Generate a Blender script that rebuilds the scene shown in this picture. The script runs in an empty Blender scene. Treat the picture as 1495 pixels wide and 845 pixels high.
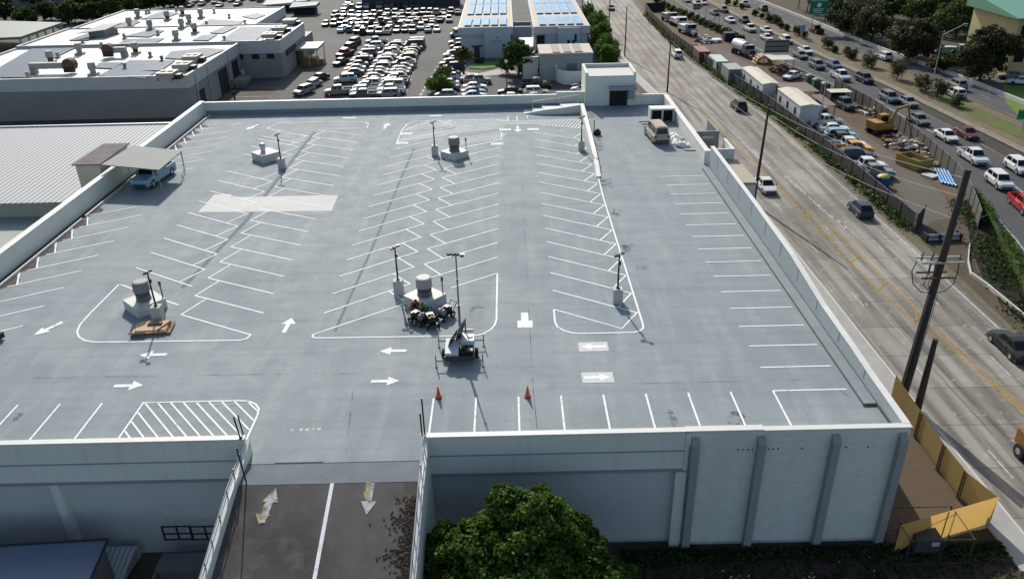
import bpy, math, random
from mathutils import Matrix, Vector
random.seed(7)
R = math.radians
scene = bpy.context.scene
col = scene.collection

# ------------------------------------------------------------------ camera
FPX, PITCH, ROLL, YAW = 1158.89, 0.4789994, -0.02286103, -0.00070348
CAM = Vector((-16.125, -40.980, 28.810))
fwd0 = Vector((math.sin(YAW), math.cos(YAW), 0)); right0 = Vector((math.cos(YAW), -math.sin(YAW), 0)); up0 = Vector((0, 0, 1))
FWD = fwd0 * math.cos(PITCH) - up0 * math.sin(PITCH)
_u = up0 * math.cos(PITCH) + fwd0 * math.sin(PITCH)
RIGHT = right0 * math.cos(ROLL) + _u * math.sin(ROLL)
UP = _u * math.cos(ROLL) - right0 * math.sin(ROLL)
cd = bpy.data.cameras.new('camera'); camo = bpy.data.objects.new('camera', cd); col.objects.link(camo)
M = Matrix.Identity(4)
for i in range(3):
    M[i][0] = RIGHT[i]; M[i][1] = UP[i]; M[i][2] = -FWD[i]; M[i][3] = CAM[i]
camo.matrix_world = M
cd.sensor_width = 36; cd.sensor_fit = 'HORIZONTAL'; cd.lens = 36 * FPX / 1495
cd.clip_start = 0.5; cd.clip_end = 6000
scene.camera = camo

# ------------------------------------------------------------------ light
SUN_EL, SUN_AZ = 33.0, -12.5          # azimuth from +Y (the far side) towards -X
w = bpy.data.worlds.new('World'); scene.world = w; w.use_nodes = True
nt = w.node_tree; bg = nt.nodes['Background']
sky = nt.nodes.new('ShaderNodeTexSky'); sky.sky_type = 'NISHITA'; sky.sun_disc = False
sky.sun_elevation = R(SUN_EL); sky.sun_rotation = R(SUN_AZ)
sky.air_density = 1.0; sky.dust_density = 2.0; sky.ozone_density = 0.4
nt.links.new(sky.outputs[0], bg.inputs[0]); bg.inputs[1].default_value = 0.125
sl = bpy.data.lights.new('sun', 'SUN'); so = bpy.data.objects.new('sun', sl); col.objects.link(so)
sl.energy = 4.1; sl.angle = R(0.5); sl.color = (1.0, 0.955, 0.88)
sd = Vector((math.sin(R(SUN_AZ)) * math.cos(R(SUN_EL)), math.cos(R(SUN_AZ)) * math.cos(R(SUN_EL)), math.sin(R(SUN_EL))))
so.rotation_euler = sd.to_track_quat('Z', 'Y').to_euler()
scene.view_settings.view_transform = 'Standard'; scene.view_settings.look = 'None'
scene.view_settings.exposure = 0.19; scene.view_settings.gamma = 1.0
scene.render.engine = 'CYCLES'
scene.cycles.max_bounces = 5; scene.cycles.diffuse_bounces = 3; scene.cycles.glossy_bounces = 2
scene.cycles.transmission_bounces = 2; scene.cycles.transparent_max_bounces = 6
scene.cycles.use_adaptive_sampling = True

G = -7.6            # ground level; the parking deck is z = 0

def P(px, py, z=G):
    """point of the photograph seen on the horizontal plane z"""
    d = RIGHT * (px - 747.5) - UP * (py - 422.5) + FWD * FPX
    t = (z - CAM.z) / d.z
    return CAM + d * t

def PY(px, py, Y):
    d = RIGHT * (px - 747.5) - UP * (py - 422.5) + FWD * FPX
    return CAM + d * ((Y - CAM.y) / d.y)

# ------------------------------------------------------------------ materials
MATS = {}
class NB:
    def __init__(s, nt): s.nt = nt
    def n(s, t, **k):
        nd = s.nt.nodes.new(t)
        for a, b in k.items(): setattr(nd, a, b)
        return nd
    def link(s, a, b): s.nt.links.new(a, b)
    def math(s, op, a, b=None, c=None, clamp=False):
        nd = s.nt.nodes.new('ShaderNodeMath'); nd.operation = op; nd.use_clamp = clamp
        for i, v in enumerate((a, b, c)):
            if v is None: continue
            if isinstance(v, (int, float)): nd.inputs[i].default_value = v
            else: s.nt.links.new(v, nd.inputs[i])
        return nd.outputs[0]
    def mix(s, f, a, b, mode='MIX'):
        nd = s.nt.nodes.new('ShaderNodeMixRGB'); nd.blend_type = mode
        for i, v in enumerate((f, a, b)):
            if isinstance(v, (int, float)): nd.inputs[i].default_value = v
            elif isinstance(v, tuple): nd.inputs[i].default_value = (*v[:3], 1)
            else: s.nt.links.new(v, nd.inputs[i])
        return nd.outputs[0]
    def noise(s, vec, scale, detail=4, rough=.55, dist=0):
        nd = s.nt.nodes.new('ShaderNodeTexNoise'); nd.inputs['Scale'].default_value = scale
        nd.inputs['Detail'].default_value = detail; nd.inputs['Roughness'].default_value = rough
        nd.inputs['Distortion'].default_value = dist
        s.nt.links.new(vec, nd.inputs['Vector']); return nd.outputs['Fac']
    def ramp(s, v, lo, hi):
        nd = s.nt.nodes.new('ShaderNodeMapRange'); nd.inputs[1].default_value = lo; nd.inputs[2].default_value = hi
        s.nt.links.new(v, nd.inputs[0]); return nd.outputs[0]
    def scaled(s, vec, sc):
        nd = s.nt.nodes.new('ShaderNodeMapping'); nd.inputs['Scale'].default_value = sc
        s.nt.links.new(vec, nd.inputs[0]); return nd.outputs[0]

def base(name, rough=.7, metal=0.0, spec=.4):
    m = bpy.data.materials.new(name); m.use_nodes = True
    b = m.node_tree.nodes['Principled BSDF']
    b.inputs['Roughness'].default_value = rough; b.inputs['Metallic'].default_value = metal
    b.inputs['Specular IOR Level'].default_value = spec
    nb = NB(m.node_tree)
    tc = nb.n('ShaderNodeTexCoord'); nb.obj = tc.outputs['Object']; nb.b = b
    geo = nb.n('ShaderNodeNewGeometry'); nb.pos = geo.outputs['Position']; nb.isl = geo.outputs['Random Per Island']
    MATS[name] = m
    return m, nb

def mat(name, c, rough=.7, metal=0.0, spec=.4, var=.18, sc=1.2, fine=None, bump=0.0):
    """painted or raw surface: base colour broken by two scales of noise"""
    if name in MATS: return MATS[name]
    m, nb = base(name, rough, metal, spec)
    n1 = nb.noise(nb.pos, sc, 5, .6)
    n2 = nb.noise(nb.pos, fine or sc * 9, 3)
    f = nb.math('ADD', nb.math('MULTIPLY', nb.math('SUBTRACT', n1, .5), 2 * var), 1)
    f = nb.math('ADD', f, nb.math('MULTIPLY', nb.math('SUBTRACT', n2, .5), var))
    cc = nb.mix(1.0, c, f, 'MULTIPLY')
    nb.link(cc, nb.b.inputs['Base Color'])
    if bump:
        bp = nb.n('ShaderNodeBump'); bp.inputs['Strength'].default_value = bump; bp.inputs['Distance'].default_value = .05
        nb.link(n2, bp.inputs['Height']); nb.link(bp.outputs[0], nb.b.inputs['Normal'])
    return m

def mat_deck():
    m, nb = base('deck_coating', .8, 0, .22)
    p = nb.pos
    big = nb.noise(p, .07, 4, .6, .6); mid = nb.noise(p, .45, 5, .65, .4); fine = nb.noise(p, 6, 4, .7)
    streak = nb.noise(nb.scaled(p, (.9, .10, 1)), .8, 4, .6); cross = nb.noise(nb.scaled(p, (.12, 1.4, 1)), .8, 4, .6)
    c = nb.mix(nb.ramp(big, .35, .65), (.198, .240, .254), (.252, .290, .302))
    c = nb.mix(nb.math('MULTIPLY', nb.ramp(mid, .45, .7), .5), c, (.185, .218, .228))
    c = nb.mix(nb.math('MULTIPLY', nb.ramp(streak, .48, .7), .5), c, (.32, .35, .35))
    c = nb.mix(nb.math('MULTIPLY', nb.ramp(cross, .48, .7), .5), c, (.165, .205, .22))
    f = nb.math('ADD', nb.math('MULTIPLY', nb.math('SUBTRACT', fine, .5), .3), 1)
    c = nb.mix(1.0, c, f, 'MULTIPLY')
    # scattered dark stains
    st = nb.math('MULTIPLY', nb.ramp(nb.noise(p, .55, 6, .7, 1.0), .69, .80), .35)
    c = nb.mix(st, c, (.10, .11, .11))
    arc = nb.noise(nb.scaled(p, (.5, .5, 1)), .5, 2, .5, 6.0); c = nb.mix(nb.math('MULTIPLY', nb.math('LESS_THAN', nb.math('ABSOLUTE', nb.math('SUBTRACT', arc, .5)), .006), .30), c, (.12, .135, .14))
    c = nb.mix(nb.math('MULTIPLY', nb.ramp(nb.noise(p, 2.6, 5, .75), .67, .76), .35), c, (.13, .145, .15))
    nb.link(c, nb.b.inputs['Base Color'])
    nb.link(nb.math('ADD', nb.math('MULTIPLY', mid, .25), .66), nb.b.inputs['Roughness'])
    bp = nb.n('ShaderNodeBump'); bp.inputs['Strength'].default_value = .12; bp.inputs['Distance'].default_value = .02
    nb.link(fine, bp.inputs['Height']); nb.link(bp.outputs[0], nb.b.inputs['Normal'])
    return m

def mat_avenue():
    m, nb = base('avenue_concrete', .8, 0, .2)
    p = nb.pos; sp = nb.n('ShaderNodeSeparateXYZ'); nb.link(p, sp.inputs[0]); X, Y = sp.outputs[0], sp.outputs[1]
    wob = nb.math('MULTIPLY', nb.math('SUBTRACT', nb.noise(p, 1.3, 2), .5), .06)
    def lines(v, period, off, wd):
        a = nb.math('MODULO', nb.math('ADD', nb.math('ADD', v, wob), off), period)
        a = nb.math('ABSOLUTE', nb.math('SUBTRACT', a, period / 2))
        return nb.math('LESS_THAN', a, wd)
    jy = lines(Y, 4.75, 500.0, .035); jx = lines(X, 3.45, 100.8, .03)
    slab = nb.n('ShaderNodeTexWhiteNoise', noise_dimensions='2D')
    cx = nb.math('FLOOR', nb.math('DIVIDE', nb.math('ADD', X, 100.8 - 1.725), 3.45)); cy = nb.math('FLOOR', nb.math('DIVIDE', nb.math('ADD', Y, 500 - 2.375), 4.75))
    cmb = nb.n('ShaderNodeCombineXYZ'); nb.link(cx, cmb.inputs[0]); nb.link(cy, cmb.inputs[1]); nb.link(cmb.outputs[0], slab.inputs['Vector'])
    big = nb.noise(nb.scaled(p, (1, .35, 1)), .22, 5, .65); fine = nb.noise(p, 7, 4, .7)
    c = nb.mix(nb.ramp(big, .35, .65), (.18, .166, .138), (.31, .292, .25))
    c = nb.mix(nb.math('MULTIPLY', nb.ramp(slab.outputs['Value'], .55, 1.0), .5), c, (.34, .325, .29))
    c = nb.mix(nb.math('MULTIPLY', nb.ramp(slab.outputs['Value'], .35, .0), .35), c, (.17, .165, .15))
    # tyre tracks: two darker bands per lane
    tr = nb.math('ABSOLUTE', nb.math('SINE', nb.math('MULTIPLY', nb.math('ADD', X, .9), math.pi / 1.725)))
    tn = nb.noise(nb.scaled(p, (1.2, .08, 1)), .9, 4, .6)
    c = nb.mix(nb.math('MULTIPLY', nb.math('MULTIPLY', nb.ramp(tr, .45, .95), nb.ramp(tn, .35, .6)), .8), c, (.10, .093, .082))
    c = nb.mix(nb.math('MULTIPLY', nb.ramp(nb.noise(p, .9, 6, .7, .8), .58, .68), .6), c, (.44, .435, .41))
    j = nb.math('MAXIMUM', jy, jx)
    c = nb.mix(nb.math('MULTIPLY', j, .75), c, (.06, .058, .05))
    f = nb.math('ADD', nb.math('MULTIPLY', nb.math('SUBTRACT', fine, .5), .4), 1)
    c = nb.mix(1.0, c, f, 'MULTIPLY'); nb.link(c, nb.b.inputs['Base Color'])
    return m

def mat_asphalt(name, c0, c1, c2, rough=.85):
    m, nb = base(name, rough, 0, .15)
    p = nb.pos; big = nb.noise(p, .09, 5, .6, .5); mid = nb.noise(p, .8, 5, .65); fine = nb.noise(p, 11, 3, .7)
    st = nb.noise(nb.scaled(p, (1, .06, 1)), 1.0, 4, .6)
    c = nb.mix(nb.ramp(big, .3, .7), c0, c1); c = nb.mix(nb.math('MULTIPLY', nb.ramp(mid, .5, .8), .5), c, c2)
    c = nb.mix(nb.math('MULTIPLY', nb.ramp(st, .5, .75), .35), c, c1)
    f = nb.math('ADD', nb.math('MULTIPLY', nb.math('SUBTRACT', fine, .5), .5), 1)
    nb.link(nb.mix(1.0, c, f, 'MULTIPLY'), nb.b.inputs['Base Color']); return m

def mat_paint(name, c, wear=.45, rough=.8):
    """road paint worn through to the surface below in specks"""
    m, nb = base(name, rough, 0, .15)
    n = nb.noise(nb.pos, 5, 6, .75, .3)
    d = tuple(x * .42 for x in c)
    nb.link(nb.mix(nb.math('MULTIPLY', nb.ramp(n, .5, .72), wear), c, d), nb.b.inputs['Base Color'])
    # scuffed through: flakes where the surface below shows
    t = nb.n('ShaderNodeBsdfTransparent'); mx = nb.n('ShaderNodeMixShader'); n2 = nb.noise(nb.pos, 1.7, 7, .8, .4)
    nb.link(nb.math('MULTIPLY', nb.ramp(n2, .56 - wear * .12, .66), min(1, .35 + wear)), mx.inputs[0])
    nb.link(nb.b.outputs[0], mx.inputs[1]); nb.link(t.outputs[0], mx.inputs[2]); nb.link(mx.outputs[0], m.node_tree.nodes['Material Output'].inputs[0]); return m

def mat_leaf(name, dark, light, brown=None):
    m, nb = base(name, .6, 0, .18)
    tr = nb.n('ShaderNodeBsdfTranslucent')
    c = nb.mix(nb.isl, dark, light)
    big = nb.noise(nb.pos, .5, 3); c = nb.mix(nb.math('MULTIPLY', nb.ramp(big, .45, .7), .5), c, light)
    if brown: c = nb.mix(nb.math('MULTIPLY', nb.ramp(nb.noise(nb.pos, .9, 3), .5, .65), .7), c, brown)
    nb.link(c, nb.b.inputs['Base Color']); nb.link(c, tr.inputs[0])
    mx = nb.n('ShaderNodeMixShader'); mx.inputs[0].default_value = .38
    out = m.node_tree.nodes['Material Output']
    nb.link(nb.b.outputs[0], mx.inputs[1]); nb.link(tr.outputs[0], mx.inputs[2]); nb.link(mx.outputs[0], out.inputs[0]); return m

def mat_brickpaint(name, c):
    m, nb = base(name, .6, 0, .3)
    sp = nb.n('ShaderNodeSeparateXYZ'); nb.link(nb.pos, sp.inputs[0]); cmb = nb.n('ShaderNodeCombineXYZ')
    nb.link(nb.math('ADD', sp.outputs[0], sp.outputs[1]), cmb.inputs[0]); nb.link(sp.outputs[2], cmb.inputs[1])
    br = nb.n('ShaderNodeTexBrick'); nb.link(cmb.outputs[0], br.inputs['Vector'])
    br.inputs['Scale'].default_value = 1; br.inputs['Brick Width'].default_value = .4; br.inputs['Row Height'].default_value = .2; br.inputs['Mortar Size'].default_value = .012
    br.inputs['Color1'].default_value = (*c, 1); br.inputs['Color2'].default_value = (*[x * .9 for x in c], 1); br.inputs['Mortar'].default_value = (*[x * .78 for x in c], 1)
    stain = nb.noise(nb.scaled(nb.pos, (1, 1, .25)), .6, 5, .65)
    cc = nb.mix(nb.math('MULTIPLY', nb.ramp(stain, .45, .8), .35), br.outputs[0], tuple(x * .62 for x in c))
    nb.link(cc, nb.b.inputs['Base Color']); return m

def mat_wall(name, c):
    """painted wall with rain streaks running down from the top"""
    m, nb = base(name, .7, 0, .25)
    s1 = nb.noise(nb.scaled(nb.pos, (1, 1, .10)), 1.6, 5, .65); s2 = nb.noise(nb.scaled(nb.pos, (1, 1, .05)), 5, 4, .6); n = nb.noise(nb.pos, .35, 5, .6)
    cc = nb.mix(nb.math('MULTIPLY', nb.ramp(n, .4, .7), .25), c, tuple(x * .82 for x in c))
    cc = nb.mix(nb.math('MULTIPLY', nb.ramp(s1, .52, .75), .35), cc, tuple(x * .68 for x in c))
    cc = nb.mix(nb.math('MULTIPLY', nb.ramp(s2, .58, .75), .22), cc, tuple(x * .6 for x in c))
    nb.link(cc, nb.b.inputs['Base Color']); return m

def mat_stain(name, c, amount=.7, sc=1.5):
    """ragged stain: noise lets the surface below show through"""
    m, nb = base(name, .85, 0, .1); nb.b.inputs['Base Color'].default_value = (*c, 1)
    t = nb.n('ShaderNodeBsdfTransparent'); mx = nb.n('ShaderNodeMixShader')
    n = nb.noise(nb.pos, sc, 6, .75, .6); nb.link(nb.math('MULTIPLY', nb.ramp(n, .46, .66), amount), mx.inputs[0])
    nb.link(t.outputs[0], mx.inputs[1]); nb.link(nb.b.outputs[0], mx.inputs[2]); nb.link(mx.outputs[0], m.node_tree.nodes['Material Output'].inputs[0]); return m

def mat_stripes(name, ca, cb, period, axis=0, ratio=.5, rough=.5, metal=.0):
    """ribbed sheet: alternating bands along one axis with a ribbed bump"""
    m, nb = base(name, rough, metal, .4)
    sp = nb.n('ShaderNodeSeparateXYZ'); nb.link(nb.pos, sp.inputs[0]); v = sp.outputs[axis]
    a = nb.math('MODULO', nb.math('ADD', nb.math('DIVIDE', v, period), 1000), 1)
    tri = nb.math('ABSOLUTE', nb.math('SUBTRACT', a, .5))
    k = nb.ramp(tri, ratio / 2 - .06, ratio / 2 + .06)
    c = nb.mix(k, ca, cb); n = nb.noise(nb.pos, .35, 5, .6)
    c = nb.mix(nb.math('MULTIPLY', nb.ramp(n, .45, .75), .3), c, tuple(x * .75 for x in ca))
    nb.link(c, nb.b.inputs['Base Color'])
    bp = nb.n('ShaderNodeBump'); bp.inputs['Strength'].default_value = .5; bp.inputs['Distance'].default_value = .06
    nb.link(tri, bp.inputs['Height']); nb.link(bp.outputs[0], nb.b.inputs['Normal']); return m

def mat_ground(name, a, b, c, s=.25):
    m, nb = base(name, .9, 0, .2)
    n1 = nb.noise(nb.pos, s, 6, .65, .5); n2 = nb.noise(nb.pos, s * 5, 5, .7); n3 = nb.noise(nb.pos, 9, 3, .7)
    cc = nb.mix(nb.ramp(n1, .35, .65), a, b); cc = nb.mix(nb.math('MULTIPLY', nb.ramp(n2, .5, .7), .7), cc, c)
    f = nb.math('ADD', nb.math('MULTIPLY', nb.math('SUBTRACT', n3, .5), .7), 1)
    nb.link(nb.mix(1.0, cc, f, 'MULTIPLY'), nb.b.inputs['Base Color'])
    bp = nb.n('ShaderNodeBump'); bp.inputs['Strength'].default_value = .4; bp.inputs['Distance'].default_value = .1
    nb.link(n2, bp.inputs['Height']); nb.link(bp.outputs[0], nb.b.inputs['Normal']); return m

def car_paint(name, c):
    if name in MATS: return MATS[name]
    m, nb = base(name, .45, 0.0, .25)
    dust = nb.noise(nb.pos, 2.5, 4, .6)
    nb.link(nb.mix(nb.math('MULTIPLY', nb.ramp(dust, .4, .8), .12), c, (.35, .33, .3)), nb.b.inputs['Base Color'])
    nb.b.inputs['Coat Weight'].default_value = .12; nb.b.inputs['Coat Roughness'].default_value = .12
    return m

def mat_solar(name, c, px=1.0, py=1.7, line=(.5, .55, .6)):
    m, nb = base(name, .6, 0, .08)
    sp = nb.n('ShaderNodeSeparateXYZ'); nb.link(nb.pos, sp.inputs[0])
    def ln(v, per, wd):
        a = nb.math('MODULO', nb.math('ADD', v, per * 1000), per)
        return nb.math('LESS_THAN', nb.math('ABSOLUTE', nb.math('SUBTRACT', a, per / 2)), wd)
    k = nb.math('MAXIMUM', ln(sp.outputs[0], px, .03), ln(sp.outputs[1], py, .045))
    n = nb.noise(nb.pos, .3, 4); cc = nb.mix(nb.ramp(n, .3, .7), c, tuple(x * 1.35 for x in c))
    nb.link(nb.mix(nb.math('MULTIPLY', k, .8), cc, line), nb.b.inputs['Base Color']); return m

# ------------------------------------------------------------------ mesh builder
class MB:
    def __init__(s): s.v = []; s.f = []; s.m = []; s.sm = []
    def add(s, vs, fs, mi=0, smooth=False):
        o = len(s.v); s.v += [tuple(x) for x in vs]
        for f in fs: s.f.append(tuple(o + i for i in f)); s.m.append(mi); s.sm.append(smooth)
        return s
    def box(s, x0, x1, y0, y1, z0, z1, mi=0, rot=0, c=None, bot=True):
        vs = [(x, y, z) for z in (z0, z1) for x, y in ((x0, y0), (x1, y0), (x1, y1), (x0, y1))]
        if rot:
            cx, cy = c if c else ((x0 + x1) / 2, (y0 + y1) / 2); ca, sa = math.cos(rot), math.sin(rot)
            vs = [(cx + (x - cx) * ca - (y - cy) * sa, cy + (x - cx) * sa + (y - cy) * ca, z) for x, y, z in vs]
        fs = [(4, 5, 6, 7), (0, 1, 5, 4), (1, 2, 6, 5), (2, 3, 7, 6), (3, 0, 4, 7)] + ([(0, 3, 2, 1)] if bot else [])
        return s.add(vs, fs, mi)
    def prism(s, pts, z0, z1, mi=0, side=None):
        """pts: xy outline (counter-clockwise); z0 / z1 numbers or per-point lists"""
        n = len(pts); a = z0 if isinstance(z0, (list, tuple)) else [z0] * n; b = z1 if isinstance(z1, (list, tuple)) else [z1] * n
        ar = sum(pts[i][0] * pts[(i + 1) % n][1] - pts[(i + 1) % n][0] * pts[i][1] for i in range(n))
        if ar < 0: pts = pts[::-1]; a = list(a)[::-1]; b = list(b)[::-1]
        vs = [(p[0], p[1], z) for p, z in zip(pts, a)] + [(p[0], p[1], z) for p, z in zip(pts, b)]
        s.add(vs, [tuple(range(n, 2 * n)), tuple(range(n - 1, -1, -1))], mi)
        s.add(vs, [(i, (i + 1) % n, n + (i + 1) % n, n + i) for i in range(n)], mi if side is None else side); return s
    def tube(s, p0, p1, r0, r1=None, seg=8, mi=0, cap=True, smooth=True):
        r1 = r0 if r1 is None else r1
        p0 = Vector(p0); p1 = Vector(p1); d = (p1 - p0)
        if d.length < 1e-6: return s
        d.normalize(); a = d.cross(Vector((0, 0, 1)) if abs(d.z) < .9 else Vector((1, 0, 0))).normalized(); b = d.cross(a)
        vs = []
        for p, r in ((p0, r0), (p1, r1)):
            for i in range(seg):
                t = 2 * math.pi * i / seg; vs.append(p + a * r * math.cos(t) + b * r * math.sin(t))
        s.add(vs, [(i, i + seg, (i + 1) % seg + seg, (i + 1) % seg) for i in range(seg)], mi, smooth)
        if cap: s.add(vs, [tuple(range(seg)), tuple(range(2 * seg - 1, seg - 1, -1))], mi)
        return s
    def path(s, pts, r, seg=6, mi=0):
        for a, b in zip(pts, pts[1:]): s.tube(a, b, r, r, seg, mi, cap=True)
        return s
    def quad(s, a, b, c, d, mi=0): return s.add([a, b, c, d], [(0, 1, 2, 3)], mi)
    def poly(s, pts, z, mi=0):
        n = len(pts); ar = sum(pts[i][0] * pts[(i + 1) % n][1] - pts[(i + 1) % n][0] * pts[i][1] for i in range(n))
        if ar < 0: pts = pts[::-1]
        return s.add([(p[0], p[1], z) for p in pts], [tuple(range(n))], mi)
    def line(s, pts, wd, z, mi=0):
        """flat painted line along xy points"""
        pts = [Vector((p[0], p[1])) for p in pts]; n = len(pts); L = []; Rr = []
        for i in range(n):
            t = ((pts[min(i + 1, n - 1)] - pts[i]).normalized() + (pts[i] - pts[max(i - 1, 0)]).normalized())
            t = t.normalized() if t.length > 1e-6 else Vector((1, 0)); nn = Vector((-t.y, t.x)) * wd / 2
            L.append(pts[i] + nn); Rr.append(pts[i] - nn)
        for i in range(n - 1):
            s.add([(*Rr[i], z), (*Rr[i + 1], z), (*L[i + 1], z), (*L[i], z)], [(0, 1, 2, 3)], mi)
        return s
    def blob(s, c, r, mi=0, seg=10, rings=6, jit=0.0, zc=None):
        vs = []; rx, ry, rz = r if isinstance(r, tuple) else (r, r, r)
        for j in range(rings + 1):
            ph = math.pi * j / rings
            for i in range(seg):
                t = 2 * math.pi * i / seg; k = 1 + random.uniform(-jit, jit)
                vs.append((c[0] + rx * k * math.sin(ph) * math.cos(t), c[1] + ry * k * math.sin(ph) * math.sin(t), max(c[2] + rz * k * math.cos(ph), zc if zc is not None else -1e9)))
        fs = [(j * seg + i, (j + 1) * seg + i, (j + 1) * seg + (i + 1) % seg, j * seg + (i + 1) % seg) for j in range(rings) for i in range(seg)]
        return s.add(vs, fs, mi, jit == 0)
    def split(s, name, mats, parent=None, cap=95, gap=.03):
        """each separate piece becomes a part of its own; past the cap the farthest pieces stay together"""
        par = list(range(len(s.v)))
        def find(a):
            while par[a] != a: par[a] = par[par[a]]; a = par[a]
            return a
        for f in s.f:
            for a in f[1:]: par[find(a)] = find(f[0])
        isl = {}
        for i, f in enumerate(s.f): isl.setdefault(find(f[0]), []).append(i)
        items = []
        for fs in isl.values():
            vs = [s.v[j] for i in fs for j in s.f[i]]; bb = [min(v[k] for v in vs) for k in range(3)] + [max(v[k] for v in vs) for k in range(3)]; items.append([fs, bb])
        done = False
        while not done:
            done = True
            for i in range(len(items)):
                for j in range(len(items) - 1, i, -1):
                    A, B2 = items[i][1], items[j][1]
                    if all(A[k] - gap <= B2[k + 3] and B2[k] - gap <= A[k + 3] for k in range(3)):
                        items[i] = [items[i][0] + items[j][0], [min(A[k], B2[k]) for k in range(3)] + [max(A[k + 3], B2[k + 3]) for k in range(3)]]; items.pop(j); done = False
        items.sort(key=lambda t: t[1][1]); out = []
        groups = [t[0] for t in items[:cap]] + ([[i for t in items[cap:] for i in t[0]]] if len(items) > cap else [])
        for g, fs in enumerate(groups):
            nb_ = MB(); mp = {}
            for i in fs:
                ff = []
                for j in s.f[i]:
                    if j not in mp: mp[j] = len(nb_.v); nb_.v.append(s.v[j])
                    ff.append(mp[j])
                nb_.f.append(tuple(ff)); nb_.m.append(s.m[i]); nb_.sm.append(s.sm[i])
            o = nb_.build(name, mats, parent); out.append(o)
            if g >= cap: o['kind'] = 'stuff'
        return out
    def build(s, name, mats, parent=None, local=False):
        me = bpy.data.meshes.new(name)
        o = ORG.get(parent.name, Vector((0, 0, 0))) if (parent is not None and not local) else Vector((0, 0, 0))
        me.from_pydata([(x - o.x, y - o.y, z - o.z) for x, y, z in s.v], [], s.f)
        if not isinstance(mats, (list, tuple)): mats = [mats]
        for m in mats: me.materials.append(m)
        me.polygons.foreach_set('material_index', s.m); me.polygons.foreach_set('use_smooth', s.sm); me.update()
        ob = bpy.data.objects.new(name, me); col.objects.link(ob)
        if parent is not None: ob.parent = parent; ORG[ob.name] = o
        return ob
ORG = {}

def tag(o, label=None, cat=None, group=None, kind=None):
    if label: o['label'] = label
    if cat: o['category'] = cat
    if group: o['group'] = group
    if kind: o['kind'] = kind
    return o

def thing(name, label, cat, loc=(0, 0, 0), group=None, rz=0):
    o = bpy.data.objects.new(name, None); col.objects.link(o); o.location = loc; o.rotation_euler = (0, 0, rz)
    o.empty_display_size = .3; ORG[o.name] = Vector(loc); return tag(o, label, cat, group)

def solo(mb, name, mats, label, cat, group=None, org=None):
    """a thing that is one mesh, its origin at its base"""
    if org is None:
        xs = [v[0] for v in mb.v]; ys = [v[1] for v in mb.v]; zs = [v[2] for v in mb.v]
        org = ((min(xs) + max(xs)) / 2, (min(ys) + max(ys)) / 2, min(zs))
    ox, oy, oz = org; mb.v = [(x - ox, y - oy, z - oz) for x, y, z in mb.v]
    ob = mb.build(name, mats); ob.location = org; ORG[ob.name] = Vector(org); return tag(ob, label, cat, group)

def struct(mb, name, mats): return tag(mb.build(name, mats), kind='structure')

def dup(src, loc, rz=None, label=None, group=None, scale=None):
    """copy of a thing with copies of its parts and sub-parts"""
    r = src.copy(); col.objects.link(r); r.location = loc
    if rz is not None: r.rotation_euler = (0, 0, rz)
    if scale: r.scale = scale
    if label: r['label'] = label
    if group: r['group'] = group
    def rec(a, b):
        for ch in list(a.children):
            c = ch.copy(); col.objects.link(c); c.parent = b; rec(ch, c)
    rec(src, r); return r

# palette
WALL = mat_wall('wall_paint', (.66, .68, .62))
WALL_B = mat_brickpaint('painted_block_wall', (.69, .71, .65))
WALL_D = mat('grey_trim_paint', (.25, .28, .295), .6, var=.10)
CAP = mat('parapet_cap_paint', (.60, .60, .575), .55, var=.12, sc=1.0)
DECK = mat_deck()
AVE = mat_avenue()
HWY = mat_asphalt('highway_asphalt', (.062, .066, .072), (.095, .098, .10), (.05, .052, .057))
SHOULDER = mat_asphalt('shoulder_asphalt', (.045, .043, .04), (.065, .06, .055), (.035, .033, .03))
LOT = mat_asphalt('parking_lot_asphalt', (.075, .078, .075), (.115, .118, .112), (.06, .062, .06))
RAMP = mat_asphalt('ramp_asphalt', (.050, .046, .042), (.135, .125, .115), (.20, .19, .18))
WHITE_P = mat_paint('white_line_paint', (.80, .81, .81), .2)
WORN_P = mat_paint('worn_white_paint', (.52, .52, .50), .7)
YEL_P = mat_paint('worn_yellow_paint', (.42, .27, .07), .9)
YEL_F = mat_paint('faded_yellow_paint', (.48, .40, .20), .7)
CONC = mat('concrete', (.36, .355, .335), .75, var=.2, sc=.6)
PALE = mat('pale_concrete', (.50, .49, .46), .75, var=.15, sc=.8)
METAL = mat('galvanised_metal', (.45, .47, .49), .4, .6, var=.1)
BLACKM = mat('black_metal', (.022, .022, .024), .45, .3, var=.1)
DARK = mat('dark_opening', (.012, .012, .014), .8, var=.2)
RUBBER = mat('rubber', (.018, .018, .018), .8, var=.1)
RAILG = mat('dull_rail_grey', (.14, .145, .15), .7, .1, spec=.2)
GLASS = mat('car_glass', (.010, .012, .014), .12, 0, .35, var=.05)
CHROME = mat('bright_metal', (.6, .6, .62), .25, .8, var=.05)
WOODP = mat('pole_wood', (.045, .036, .03), .75, var=.3, sc=3)

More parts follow.
